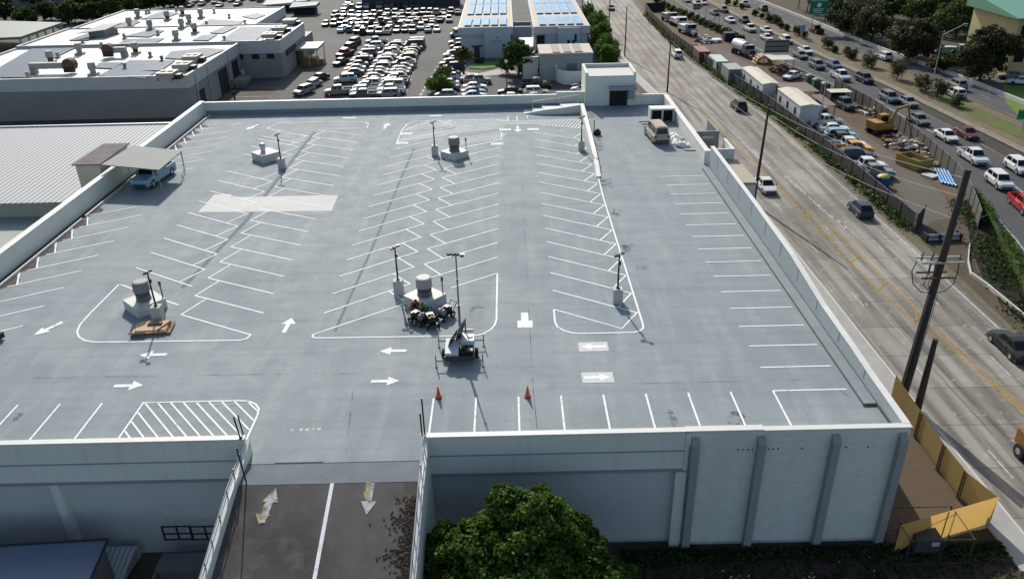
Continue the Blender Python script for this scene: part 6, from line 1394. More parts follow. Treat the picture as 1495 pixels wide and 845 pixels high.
b = MB(); b.poly([(6.3, -5.6), (12.4, -3.8), (12.5, 14), (6.3, 30)], G + .02); struct(b, 'red_dirt', mat_ground('red_dirt', (.125, .078, .05), (.10, .08, .055), (.06, .075, .03), .45))
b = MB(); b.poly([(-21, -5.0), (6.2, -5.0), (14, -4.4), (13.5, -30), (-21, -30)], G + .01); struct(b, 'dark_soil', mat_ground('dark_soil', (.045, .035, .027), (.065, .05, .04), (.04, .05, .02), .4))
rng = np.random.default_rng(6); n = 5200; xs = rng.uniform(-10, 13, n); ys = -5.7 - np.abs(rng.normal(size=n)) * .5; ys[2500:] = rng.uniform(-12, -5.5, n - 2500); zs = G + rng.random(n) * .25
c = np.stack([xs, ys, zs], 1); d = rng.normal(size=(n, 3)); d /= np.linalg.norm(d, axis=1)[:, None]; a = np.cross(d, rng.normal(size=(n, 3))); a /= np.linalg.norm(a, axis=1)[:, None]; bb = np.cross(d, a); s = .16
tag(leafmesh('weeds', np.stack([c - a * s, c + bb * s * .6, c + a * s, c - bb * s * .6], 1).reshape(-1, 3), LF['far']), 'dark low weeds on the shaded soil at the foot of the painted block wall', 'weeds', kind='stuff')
b = MB(); r2 = random.Random(4)
for i in range(26):
    x, y = [(r2.gauss(-3.9, .5), r2.gauss(-8.0, .25)), (r2.gauss(.7, .5), r2.gauss(-8.1, .2)), (r2.uniform(-6, 6), r2.uniform(-9, -6.5))][i % 3]; b.box(x, x + r2.uniform(.05, .2), y, y + r2.uniform(.04, .12), G + .02, G + .06, rot=r2.random())
tag(solo(b, 'litter', PALE, 'scattered pale litter on the dark soil below the wall', 'litter'), kind='stuff')
# fallen leaves along the ramp wall
n = 900; ys = rng.uniform(-15, -8.6, n); xs = RX1 - .06 - np.abs(rng.normal(size=n)) * (.35 + .35 * np.sin(ys * 1.7) ** 2); zs = (ys + 7.7) * .24 + .03
c = np.stack([xs, ys, zs], 1); d = np.tile([0, 0, 1.0], (n, 1)) + rng.normal(size=(n, 3)) * .25; a = np.cross(d, rng.normal(size=(n, 3))); a /= np.linalg.norm(a, axis=1)[:, None]; bb = np.cross(d, a); s = .085
LF['litter'] = mat_leaf('fallen_leaf', (.020, .013, .009), (.05, .035, .022))
tag(leafmesh('fallen_leaves', np.stack([c - a * s, c + bb * s * .6, c + a * s, c - bb * s * .6], 1).reshape(-1, 3), LF['litter']), 'dark fallen leaves drifted along the right wall of the ramp', 'leaves', kind='stuff')
# utility cage bottom right
q = P(1350, 800, G); x, y = q.x, q.y
t = thing('utility_cage', 'fenced cage of electrical gear in shade below the hoarding', 'utility cage', (x, y, G)); b = MB()
for dx, dy in ((-1.9, -1.4), (-1.9, 1.3), (1.8, -1.4), (1.8, 1.3), (0, -1.5)): b.tube((x + dx, y + dy, G), (x + dx, y + dy, G + 2.1), .045, seg=6)
b.split('post', BUMP, t); b = MB(); 
for zz in (.2, 2.05): b.path([(x - 1.9, y - 1.4, G + zz), (x + 1.8, y - 1.4, G + zz), (x + 1.8, y + 1.3, G + zz), (x - 1.9, y + 1.3, G + zz), (x - 1.9, y - 1.4, G + zz)], .03, 5)
b.build('rail', BUMP, t); b = MB(); b.box(x - .9, x + .6, y - .5, y + .6, G, G + 1.2); b.build('cabinet', mat('cabinet_dark', (.06, .065, .06), .6), t)
b = MB(); b.box(x + .0, x + .45, y - .53, y - .5, G + .7, G + 1.0); b.build('notice_plate', PALE, t); b = MB()
for k in range(3): b.path([(x - 1.3 + k * .4, y + .9, G), (x - 1.3 + k * .4, y + .9, G + 1.3), (x - .7 + k * .4, y + .3, G + 1.3)], .05, 6)
b.split('conduit', RAILG, t)

def pole(px, py, top, lab, r=.17, lean=(0, 0), arms=(), x=None, y=None):
    q = P(px, py, G); x = q.x if x is None else x; y = q.y if y is None else y; t = thing('utility_pole', lab, 'utility pole', (x, y, G), 'utility poles along the avenue')
    b = MB(); b.tube((x, y, G), (x + lean[0], y + lean[1], top), r, r * .62, 12); b.build('pole', WOODP, t)
    return t, x, y
t, bx_, by_ = pole(1316, 582, 10.9, 'thick leaning dark utility pole with crossarms in the right foreground', .34, (.65, 0))
def on(z): u = (z - G) / (10.9 - G); return bx_ + .65 * u, by_
for zz, l0, l1, m_, dy in ((4.35, 1.75, 1.45, METAL, .26), (4.15, 1.5, 1.5, METAL, -.26), (3.2, 1.45, .7, mat('red_arm', (.13, .045, .035), .7), .22), (2.95, 1.2, 1.25, MATS['red_arm'], -.22)):
    x, y = on(zz); b = MB(); b.box(x - l0, x + l1, y + dy - .06, y + dy + .06, zz - .06, zz + .06); a_ = b.build('crossarm', m_, t)
b = MB()
for k, dx in enumerate((-1.6, -1.3, -.9, -.55, 1.1)):
    x, y = on(4.3); b.tube((x + dx, y + (.26 if k % 2 else -.26), 4.35), (x + dx, y + (.26 if k % 2 else -.26), 4.8), .05, .03, 6); b.tube((x + dx, y + (.26 if k % 2 else -.26), 4.5), (x + dx, y + (.26 if k % 2 else -.26), 4.58), .11, .11, 8)
for k, dx in enumerate((-.9, -.5)):
    x, y = on(4.1); b.tube((x + dx, y - .3, 3.3), (x + dx, y - .3, 4.1), .07, .07, 6)
b.build('insulator', mat('insulator_green', (.06, .09, .075), .4), t)
x, y = on(3); b = MB(); b.path([(x - 1.7, y, 4.2), (x - 1.9, y, 3.4), (x - 1.6, y, 2.4), (x - .9, y, 1.75), (x, y - .2, 1.7), (x + .8, y, 1.75), (x + 1.3, y, 2.3), (x + 1.4, y, 3.2), (x + 1.3, y, 4.1)], .035, 5); b.path([(x - .9, y - .3, 3.3), (x - 1.0, y - .3, 2.4), (x - .6, y - .3, 2.1), (x - .3, y - .3, 2.9)], .03, 5); b.path([(x - .5, y - .3, 3.3), (x - .7, y - .3, 2.5), (x - .3, y - .2, 1.8)], .03, 5); b.build('jumper_cable', BLACKM, t)
for off_ in (.30, -.28): 
    b = MB(); b.tube((bx_ + off_, by_ - .15, G), (bx_ + off_ + .36, by_ - .15, 1.6), .045 if off_ < 0 else .03, seg=6); b.build('riser_conduit', mat('conduit_blue_grey', (.10, .12, .16), .5) if off_ < 0 else METAL, t)
pole(1337, 605, -1.0, 'short cut-off pole stub beside the leaning utility pole', .29)
_, ax_, ay_ = pole(1100, 298, 4.65, 'tall dark utility pole beside the annex and white sedan', .2, (.35, 0))
_, cx_, cy_ = pole(974, 135, 2.1, 'utility pole at the far corner of the parking deck', .17)
pole(912, 84, 3.2, 'utility pole beside the row of street trees', .16)
pole(889, 45, 2.6, 'slim pole left of the avenue near the top edge', .14); pole(853, 38, 2.4, 'dark pole beside the right solar-roofed building', .13, x=4.4)
def wire(p0, p1, sag, lab, r=.02):
    p0, p1 = Vector(p0), Vector(p1); pts = [p0.lerp(p1, i / 14) - Vector((0, 0, sag * 4 * (i / 14) * (1 - i / 14))) for i in range(15)]; b = MB(); b.path(pts, r, 4); o = solo(b, 'power_line', mat('wire_grey', (.26, .255, .25), .7), lab, 'power line')
X_, Y_ = on(10.3); wire((X_, Y_, 10.3), (ax_ + .3, ay_, 4.3), .7, 'upper wire from the leaning pole top to the annex pole')
X_, Y_ = on(8.9); wire((X_, Y_, 9.0), (ax_ + .9, ay_ + .2, 3.4), .9, 'middle wire between the leaning pole and the annex pole')
X_, Y_ = on(7.0); wire((X_, Y_, 7.4), (ax_ + .3, ay_, 2.2), .8, 'lowest wire between the leaning pole and the annex pole')
wire((ax_ + .3, ay_, 4.3), (cx_, cy_, 1.9), .8, 'upper wire from the annex pole to the deck corner pole'); wire((ax_ + .3, ay_, 2.2), (cx_, cy_, .8), 1.0, 'lower wire from the annex pole to the deck corner pole')
wire((X_, Y_, 6.6), (46.5, 34, 5.5), .6, 'wire crossing from the leaning pole towards the highway')
X_, Y_ = on(5.2); wire((X_, Y_, 1.4), (14.6, -20, 3.0), .2, 'service wire leaving the leaning pole towards the viewer')
for px, py, h, lab in ((1029, 40, 9, 'tall light pole at the near highway edge'), (1100, 112, 9.5, 'slim grey light pole between the office trailers'), (1193, 200, 9.5, 'slim grey light pole at the row of parked pickups')):
    q = P(px, py, G); b = MB(); b.tube((q.x, q.y, G), (q.x, q.y, G + h), .11, .07, 8); b.box(q.x - .2, q.x + .2, q.y - .2, q.y + .2, G, G + .15); solo(b, 'light_pole', METAL, lab, 'light pole')

# ================================================================== the works yard
OFFW = mat('trailer_side', (.50, .53, .54), .6, var=.1, sc=.6); OFFR = mat('trailer_roof_tan', (.50, .47, .39), .75, var=.18, sc=.4)
def office(x0, x1, y0, y1, lab, nw):
    t = thing('site_office', lab, 'site office', ((x0 + x1) / 2, (y0 + y1) / 2, G)); z = G + .7
    b = MB(); b.box(x0, x1, y0, y1, z, z + 2.6); b.build('body', OFFW, t)
    b = MB(); xm = (x0 + x1) / 2; vs = []; 
    for yy in (y0 - .12, y1 + .12): vs += [(x0 - .12, yy, z + 2.6), (x1 + .12, yy, z + 2.6), (x1 + .12, yy, z + 2.75), (xm, yy, z + 3.0), (x0 - .12, yy, z + 2.75)]
    b.add(vs, [(0, 1, 2, 3, 4), (9, 8, 7, 6, 5), (2, 7, 8, 3), (3, 8, 9, 4), (0, 4, 9, 5), (1, 6, 7, 2), (0, 5, 6, 1)]); b.build('roof', OFFR, t)
    for k in range(nw):
        yy = y0 + (y1 - y0) * (k + .6) / nw; b = MB(); b.box(x0 - .03, x0 + .0, yy - .5, yy + .4, z + .95, z + 1.9); w_ = b.build('window', mat('window_dark', (.03, .035, .05), .3), t); b = MB(); b.box(x0 - .045, x0 - .03, yy - .58, yy + .48, z + .87, z + .95); b.box(x0 - .045, x0 - .03, yy - .58, yy + .48, z + 1.9, z + 1.96); b.build('frame', BUMP, w_)
    b = MB(); 
    for k in range(4): yy = y0 + .8 + (y1 - y0 - 1.6) * k / 3; b.box(x0 + .3, x1 - .3, yy - .2, yy + .2, G + .05, z)
    b.build('support_pier', DARK, t); return t
office(30.0, 33.1, 83.0, 94.5, 'long off-white site office trailer with three windows, nearer of two', 3)
office(28.4, 31.2, 98.0, 111.5, 'off-white site office trailer with tan roof, farther of two', 3)
b = MB(); b.box(30.6, 36.2, 92.0, 98.6, G + 3.3, G + 3.42); b.box(34.4, 36.2, 84, 92, G + 3.0, G + 3.1)
for x, y in ((30.8, 97.8), (36, 98.2), (36, 92.4), (36, 84.3)): b.tube((x, y, G), (x, y, G + 3.3), .08, seg=6)
solo(b, 'porch_roof', mat('brown_sheet_roof', (.13, .095, .075), .75, var=.2), 'brown porch roof linking the two site offices', 'porch')
b = MB(); b.prism([(29.5, 95.2), (30.3, 95.2), (30.3, 97.5), (29.5, 97.5)], G, [G + .3, G + 2.0, G + 2.2, G + .6]); solo(b, 'yellow_steps', mat('dull_yellow_board', (.42, .32, .14), .7), 'pale yellow boards leaning between the two site offices', 'boards')
def container(px, py, L_, c, lab, h=2.6, w_=2.4, nm='shipping_container', cat='container'):
    q = P(px, py, G); m_ = mat_stripes('ribbed_' + nm + str(round(q.y)), c, tuple(v * .8 for v in c), .3, 1, .5, .6) ; t = thing(nm, lab, cat, (q.x, q.y, G)); b = MB(); b.box(q.x - w_ / 2, q.x + w_ / 2, q.y - L_ / 2, q.y + L_ / 2, G + .06, G + h); b.build('body', m_, t); b = MB()
    for s in (-1, 1): b.box(q.x + s * w_ * .25 - w_ * .22, q.x + s * w_ * .25 + w_ * .22, q.y - L_ / 2 - .03, q.y - L_ / 2, G + .15, G + h - .12)
    b.build('door', mat('container_door' + str(round(q.y)), tuple(v * .7 for v in c), .6), t); b = MB(); b.box(q.x - w_ / 2 - .03, q.x + w_ / 2 + .03, q.y - L_ / 2 - .04, q.y + L_ / 2, G + h, G + h + .06); b.build('roof', mat('container_roof' + str(round(q.y)), tuple(min(1, v * 1.15) for v in c), .6), t)
container(1023, 90, 6, (.13, .055, .045), 'rusty red-brown container behind the fence'); container(1047, 104, 7, (.33, .40, .36), 'pale green-white container between the rusty and the grey one'); container(1067, 120, 5.6, (.20, .235, .225), 'grey-green container next to the office trailer', 3.0, 2.8)
b = MB(); q = P(1077, 119, G); b.box(q.x + .1, q.x + .6, q.y - 1, q.y + 1.2, G, G + 2.6); solo(b, 'yellow_panel_stack', MATS['dull_yellow_board'], 'upright yellow boards between grey container and office trailer', 'boards')
# porta toilets
for px, py, c, lab in ((1180, 128, (.03, .08, .06), 'dark green portable toilet, farthest of the group'), (1190, 134, (.03, .09, .065), 'dark green portable toilet with pale dome roof, middle of the group'), (1203, 140, (.035, .04, .045), 'dark cabin under a pale tan lid beside the green toilets')):
    q = P(px, py, G); t = thing('portable_toilet', lab, 'portable toilet', (q.x, q.y, G)); x, y = q.x, q.y; b = MB(); b.box(x - .65, x + .65, y - .65, y + .65, G + .06, G + 2.2); b.build('cabin', mat('toilet_%d' % px, c, .5), t)
    b = MB(); b.prism([(x - .72, y - .72), (x + .72, y - .72), (x + .72, y + .72), (x - .72, y + .72)], G + 2.2, G + 2.3); b.blob((x, y, G + 2.3), (.7, .7, .25), seg=10, zc=G + 2.3); b.build('roof', mat('toilet_roof_%d' % (px > 1200), (.25, .31, .28) if px < 1200 else (.36, .32, .27), .6), t); b = MB(); b.box(x - .45, x + .3, y - .68, y - .65, G + .1, G + 2.0); b.build('door', mat('toilet_door', (.05, .10, .08), .5), t)
# tanker
q = P(1088, 84, G); t = thing('tanker_truck', 'white tanker truck facing us in the yard beside the highway', 'tanker truck', (0, 0, 0)); TW = PAINTS['white']
b = MB(); b.box(-.9, .9, -3.6, 3.4, .7, .95); b.build('chassis', BLACKM, t); b = MB(); b.tube((0, -3.6, 1.95), (0, 1.0, 1.95), 1.15, 1.15, 20); b.box(-.3, .3, -2.6, 0, 3.05, 3.2); b.build('tank', TW, t)
b = MB(); b.box(-1.15, 1.15, 1.3, 2.7, .9, 2.6); b.box(-1.0, 1.0, 2.7, 4.0, .8, 1.75); cb = b.build('cab', PAINTS['silver'], t); b = MB(); b.box(-1.0, 1.0, 2.7, 2.72, 1.8, 2.5); b.build('windshield', GLASS, cb); b = MB(); b.box(-.7, .7, 4.0, 4.03, .95, 1.6); b.build('grille', BLACKM, cb)
for y in (-2.8, -1.6, 3.2):
    for s in (-1, 1): b = MB(); b.tube((s * .75, y, .5), (s * 1.15, y, .5), .5, .5, 14); b.build('wheel', RUBBER, t)
t.location = (q.x, q.y + 2, G + .06); t.rotation_euler = (0, 0, math.pi + .25)
def bigtruck(px, py, lab, c='silver', body='white'):
    q = P(px, py, G); t = thing('flatbed_truck', lab, 'truck', (0, 0, 0), 'trucks at the far end of the yard'); b = MB(); b.box(-1, 1, -3.8, 3.2, .7, .95); b.build('chassis', BLACKM, t); b = MB(); b.box(-1.2, 1.2, -3.9, 1.0, .98, 1.3); b.box(-1.15, 1.15, -3.5, -.5, 1.3, 2.1); b.build('bed', PAINTS[body], t)
    b = MB(); b.box(-1.2, 1.2, 1.2, 2.6, .9, 2.7); b.box(-.95, .95, 2.6, 4.1, .8, 1.8); cb = b.build('cab', PAINTS[c], t); b = MB(); b.box(-1.05, 1.05, 2.6, 2.62, 1.85, 2.6); b.build('windshield', GLASS, cb); b = MB(); b.box(-.7, .7, 4.1, 4.13, .95, 1.6); b.build('grille', CHROME, cb)
    for y in (-2.6, 3.2):
        for s in (-1, 1): b = MB(); b.tube((s * .75, y, .5), (s * 1.18, y, .5), .5, .5, 12); b.build('wheel', RUBBER, t)
    t.location = (q.x, q.y + 1.5, G + .07); t.rotation_euler = (0, 0, math.pi + .2)
bigtruck(1005, 52, 'silver-nosed truck nearest us at the far end of the yard'); bigtruck(992, 41, 'white truck behind the silver-nosed one in the yard', 'white'); bigtruck(979, 34, 'pale truck third in line at the far end of the yard', 'silver', 'beige')
def junk(nm, lab, x, y, rx, ry, hh, cols__, n, kind='box', cat='rubble pile', seed=1):
    rj = random.Random(seed); b = MB()
    for i in range(n):
        a = rj.random() * 6.28; r_ = rj.random() ** .5; px, py = x + rx * r_ * math.cos(a), y + ry * r_ * math.sin(a); zz = G + .05 + hh * (1 - r_) * rj.random(); s = rj.uniform(.25, .7)
        if kind == 'bag': b.blob((px, py, zz + .15), (s * .9, s * .6, .22), rj.randrange(len(cols__)), 8, 4, .12)
        else: b.box(px - s / 2, px + s / 2 * 1.6, py - s / 2, py + s / 2, zz, zz + s * .6, rj.randrange(len(cols__)), rot=rj.random() * 3)
    solo(b, nm, cols__, lab, cat)
BAG = mat('sandbag_cloth', (.40, .37, .29), .85, var=.15, sc=3); RUST = mat('rusty_steel', (.15, .07, .035), .8, var=.3, sc=2)
q = P(1030, 62, G); junk('scrap_pile', 'heap of mixed pale scrap and frames beyond the tanker', q.x, q.y, 2.6, 3.0, 1.6, [PALE, METAL, BLACKM, RUST], 46, seed=2)
q = P(1042, 62, G); b = MB(); b.box(q.x - 1.6, q.x + 1.8, q.y - 1.0, q.y + 1.6, G + .3, G + .7, 0, rot=.2); b.tube((q.x - 1.5, q.y, G + .6), (q.x - 1.0, q.y, G + 2.2), .08, mi=0); b.box(q.x - 1.2, q.x + 1.0, q.y - 1, q.y + 1, G, G + .3, 1); solo(b, 'white_boat_trailer', [PAINTS['white'], BLACKM], 'white low trailer with an upright mast beside the scrap heap', 'trailer')
q = P(1063, 60, G); b = MB(); b.box(q.x - 1.2, q.x + 1.2, q.y - 1.2, q.y + 1.2, G, G + 2.0); solo(b, 'black_skip', MESHB, 'black square skip beside the verge scrub', 'skip')
q = P(1016, 70, G); junk('scrap_pile', 'orange and tan scrap beside the rusty container', q.x, q.y, 1.6, 2.4, .9, [RUST, mat('orange_plastic', (.45, .14, .03), .6), PALE], 22, seed=8)
q = P(990, 62, G); junk('scrap_pile', 'pale sheets scattered along the inside of the far fence', q.x, q.y, 1.2, 6.0, .6, [PALE, PAINTS['white'], METAL], 24, seed=9)
q = P(1113, 92, G); b = MB()
for k in range(9): a = k / 8 * math.pi; b.tube((q.x - 1.6 * math.cos(a), q.y - 1.5, G + 1.5 * math.sin(a)), (q.x - 1.6 * math.cos(a), q.y + 1.5, G + 1.5 * math.sin(a)), .32, seg=8)
solo(b, 'tan_arched_cover', mat('ochre_tarp', (.34, .21, .09), .7, var=.2), 'ochre arched cover beside the tanker truck', 'cover')
q = P(1137, 104, G); t = thing('open_shed', 'tan-roofed open shed full of dark machinery beside the highway fence', 'shed', (q.x, q.y, G)); x, y = q.x, q.y
b = MB(); b.box(x - 2.4, x + 2.3, y - 2.2, y + 3.2, G + 2.6, G + 2.72, 0, rot=0); b.build('roof', OFFR, t); b = MB()
for dx, dy in ((-2.2, -2), (2.1, -2), (-2.2, 3), (2.1, 3)): b.tube((x + dx, y + dy, G), (x + dx, y + dy, G + 2.6), .07, seg=6)
b.build('post', RUST, t)
junk('stored_machinery', 'dark stored machinery and orange boards under the tan shed roof', x, y, 2.2, 2.2, 1.6, [BLACKM, METAL, RUST], 26, seed=12, cat='machinery')
q = P(1222, 151, G); t = thing('small_open_shed', 'small pale-roofed lean-to behind the dark pickup', 'shed', (q.x, q.y, G)); x, y = q.x, q.y
b = MB(); b.box(x - 1.8, x + 1.9, y - 1.1, y + 1.4, G + 2.1, G + 2.2); b.build('roof', OFFR, t); b = MB(); b.box(x - 1.7, x + 1.8, y + 1.2, y + 1.3, G, G + 2.1); b.box(x - 1.7, x - 1.6, y - 1, y + 1.2, G, G + 2.1); b.box(x - 1.2, x + 1.2, y - .2, y + 1, G, G + 1.4); b.build('wall', mat('dark_plank', (.06, .05, .045), .8), t)
YV = 'vehicles parked in the works yard'
for px, py, k, c, rz, lab in ((1162, 120, 'sedan', 'white', math.pi - .9, 'white car parked between the tan shed and the toilets'), (1238, 163, 'pickup', 'dark grey', math.pi + .15, 'dark grey pickup facing us beside the small lean-to'), (1197, 165, 'pickup', 'white', math.pi + .2, 'white pickup nose to us behind the nearer site office'),
        (1200, 186, 'pickup', 'white', -1.5, 'long white crew-cab work truck at the head of the row'), (1212, 196, 'sedan', 'white', -1.6, 'white car second in the yard row'), (1222, 206, 'suv', 'light blue', -1.6, 'pale blue car third in the yard row'), (1221, 213, 'pickup', 'dark green', -1.6, 'dark green pickup fourth in the yard row'),
        (1232, 221, 'pickup', 'white', -1.6, 'white pickup beside the yellow one'), (1240, 227, 'pickup', 'yellow', -1.6, 'yellow pickup in the middle of the yard row'), (1243, 236, 'suv', 'navy', -1.6, 'dark navy SUV beside the yellow pickup'), (1258, 252, 'pickup', 'white', -1.6, 'white pickup second from the blue barrel'), (1268, 262, 'pickup', 'silver', -1.6, 'silver pickup beside the blue barrel')):
    q = P(px, py, G); vehicle(k, c, (q.x + (.6 if rz < 0 else 0), q.y + (.6 if rz < 0 else 2.4), G + .08), rz, lab, YV)
q = P(1287, 272, G); x, y = q.x, q.y; t = thing('blue_bin', 'blue bin covered with a yellow sheet at the end of the pickup row', 'bin', (x, y, G)); b = MB(); b.box(x - .65, x + .65, y - .6, y + .6, G + .05, G + 1.3, rot=.2); b.build('body', mat('bin_blue', (.01, .09, .24), .5), t); b = MB(); b.blob((x, y, G + 1.3), (.75, .7, .35), jit=.08, zc=G + 1.2); b.build('cover', mat('yellow_sheet', (.55, .50, .10), .6), t)
# excavator
q = P(1288, 196, G); t = thing('excavator', 'yellow excavator with raised arm beside the highway fence', 'excavator', (0, 0, 0)); EY = mat('machine_yellow', (.30, .17, .03), .6, var=.25)
for s in (-1, 1): b = MB(); b.box(s * 1.0 - .28, s * 1.0 + .28, -1.7, 1.7, .12, .75); b.tube((s * 1.0 - .28, -1.7, .43), (s * 1.0 + .28, -1.7, .43), .33, seg=12); b.tube((s * 1.0 - .28, 1.7, .43), (s * 1.0 + .28, 1.7, .43), .33, seg=12); b.build('track', RUBBER, t)
b = MB(); b.box(-1.25, 1.25, -2.0, 1.2, .85, 1.45); b.box(-1.2, 1.2, -2.1, -.5, 1.45, 2.0); b.build('housing', EY, t)
b = MB(); b.box(-1.2, -.2, -.3, 1.1, 1.45, 2.75); cb = b.build('cab', EY, t); b = MB(); b.box(-1.22, -.18, -.2, 1.0, 1.7, 2.5); b.box(-1.1, -.3, 1.1, 1.12, 1.5, 2.6); b.build('window', GLASS, cb)
b = MB()
for p0, p1, r_ in (((.3, .9, 1.3), (.35, 1.9, 3.7), .28), ((.35, 1.9, 3.7), (.4, 3.6, 4.1), .24), ((.4, 3.6, 4.1), (.45, 4.3, 2.0), .19)): b.tube(p0, p1, r_, r_ * .85, 6, smooth=False)
b.build('boom', EY, t); b = MB(); b.box(.05, .85, 3.9, 4.6, 1.2, 1.95); b.build('bucket', BLACKM, t); t.location = (q.x, q.y + .5, G + .06); t.rotation_euler = (0, 0, -1.35)
q = P(1310, 214, G); junk('wrapped_bundles', 'dark wrapped bundles and drums in front of the excavator', q.x, q.y, 1.9, 2.2, 1.9, [BLACKM, RUST, METAL], 30, 'bag', 'bundles', 3)
q = P(1322, 212, G); junk('sandbag_pile', 'pile of pale sandbags along the fence behind the yellow skip', q.x + .8, q.y, 1.8, 3.2, 1.3, [BAG], 60, 'bag', 'sandbags', 5)
q = P(1262, 168, G); junk('scrap_pile', 'brown timber and rusty scrap along the fence between pickup and excavator', q.x + 1.5, q.y, 1.6, 5.0, 1.2, [RUST, PLYE, BLACKM, PALE], 50, seed=21)
q = P(1300, 206, G); junk('attachment_pile', 'yellow and rusty machine attachments in front of the excavator tracks', q.x, q.y, 1.3, 1.5, 1.1, [EY, RUST, BLACKM], 24, seed=22, cat='machine parts')
q = P(1338, 222, G); junk('pallet_pile', 'broken pallets and pale boards between sandbags and fence', q.x + .6, q.y, 1.2, 2.2, 1.2, [PLYE, PLY, PALE], 34, seed=23, cat='pallets')
q = P(1350, 236, G); junk('sandbag_pile', 'pile of sandbags and pallets beyond the blue pipes', q.x, q.y, 1.2, 2.4, .9, [BAG, PLYE], 34, 'bag', 'sandbags', 6)
q = P(1333, 244, G); x, y = q.x, q.y; t = thing('yellow_skip', 'yellow open skip with sloped ends in the yard', 'skip', (x, y, G)); SK = mat('skip_yellow', (.32, .23, .045), .6, var=.2, sc=2)
b = MB(); c_, s_ = math.cos(.35), math.sin(.35)
def rp(a, d):
    a *= .8; d *= .8; return (x + a * c_ - d * s_, y + a * s_ + d * c_)
b.prism([rp(-1.5, -2.2), rp(1.4, -2.2), rp(1.4, 2.4), rp(-1.5, 2.4)], G + .1, G + .25)
for q4 in ((( -1.5, -2.3), (-1.4, -2.3), (-1.4, 2.6), (-1.5, 2.6)), ((1.3, -2.3), (1.4, -2.3), (1.4, 2.6), (1.3, 2.6)), ((-1.4, -2.3), (1.3, -2.3), (1.3, -2.2), (-1.4, -2.2)), ((-1.4, 2.5), (1.3, 2.5), (1.3, 2.6), (-1.4, 2.6))): b.prism([rp(*v_) for v_ in q4], G + .2, G + 1.5)
b.build('body', SK, t); b = MB(); b.prism([rp(-1.35, -2.1), rp(1.25, -2.1), rp(1.25, 2.4), rp(-1.35, 2.4)], G + .26, G + .9); b.build('contents', mat('skip_load', (.10, .08, .055), .9, var=.5, sc=3), t)
PB2 = mat('pipe_blue', (.10, .30, .55), .35)
for i in range(5):
    a, c = P(1365 + i * 4.3, 249 + i * .3, G), P(1374 + i * 5.0, 268 + i * 1.2, G); b = MB(); b.tube((a.x, a.y, G + .2), (c.x, c.y, G + .2), .15, seg=10); b.tube((c.x, c.y, G + .2), (c.x + .03, c.y - .35, G + .2), .20, seg=10); solo(b, 'blue_pipe', PB2, f'pale blue pipe lying by the highway fence, {ORD[i + 1]} of five from the left', 'pipe', 'blue pipes on the yard ground')
q = P(1358, 259, G); b = MB(); b.box(q.x - .8, q.x + .7, q.y - .8, q.y + .9, G + .05, G + .35, rot=.5); solo(b, 'white_sheet_stack', PALE, 'pale sheets stacked beside the blue pipes', 'sheets')
t = thing('pipe_bundle', 'long grey-lilac pipe bundle with dark straps near the yard entrance', 'pipe bundle', (*P(1375, 352, G)[:2], G)); a, c = P(1350, 354, G), P(1402, 352, G)
b = MB(); 
for k in range(3): b.tube((a.x, a.y + k * .32, G + .35), (c.x, c.y + k * .32, G + .35), .2, seg=8)
b.tube((a.x, a.y + .15, G + .7), (c.x, c.y + .15, G + .7), .2, seg=8); b.build('pipe', mat('lilac_grey_pipe', (.26, .26, .31), .5), t); b = MB()
for u in (.02, .38, .97): p_ = a.lerp(c, u); b.box(p_.x - .1, p_.x + .1, p_.y - .25, p_.y + .9, G + .06, G + .95)
b.build('strap', BLACKM, t)
# bank and curved retaining edge at the highway end
b = MB(); cv = [P(x, y, G) for x, y in ((1414, 360), (1412, 385), (1416, 403), (1440, 420), (1470, 445), (1500, 470))]
for p0, p1 in zip(cv, cv[1:]): b.prism([(p0.x, p0.y), (p1.x, p1.y), (p1.x + .18, p1.y + .18), (p0.x + .18, p0.y + .18)], G, G + .4)
solo(b, 'low_kerb_wall', PALE, 'pale low kerb wall curving at the yard entrance', 'kerb wall')
b = MB(); bk = sampled(hnL, 4, 51, 4)[::-1]
b2 = MB(); strip(b2, [(x - .35, y) for x, y in bk], bk, G - .1, G + .9); o = solo(b2, 'ivy_wall', mat_ground('bank_green', (.03, .05, .012), (.045, .07, .02), (.03, .04, .015), 1.0), 'curved bank wall under the ivy beside the highway shoulder', 'wall')
b = MB(); b.poly([(40.4, 50.2), (38.6, 44.0), (36.4, 36.4), (32.6, 25.4), (28.5, 11.5), (28.3, 11), (29.2, 18), (29.9, 25), (30.39, 28.5), (33.1, 36.0), (36.55, 43.5)], G + .09); struct(b, 'ditch_floor_shade', mat_ground('ditch_shade_soil', (.010, .011, .007), (.018, .019, .010), (.014, .022, .008), .5))  # shade of the bank's drop painted as near-black soil on flat ground
weeds('weeds', [(29.6, 14), (30.5, 20), (31.6, 25), (34.5, 35), (37.6, 44), (39.2, 50)], 14, 50, 0, .9, .35, 4500, 'far', .35, 'dark scrub on the painted ditch shade below the ivy bank')
b = MB(); b.poly([(28.2, -20), (29.6, -20), (29.6, 20), (29.8, 28), (33.1, 36.5), (36.8, 43.5), (35.8, 44.5), (33, 44), (29.4, 40.5), (28.9, 38), (27.9, 10)], G + .085); struct(b, 'entrance_verge', mat_ground('mixed_verge', (.065, .055, .035), (.10, .075, .05), (.05, .06, .025), .4))
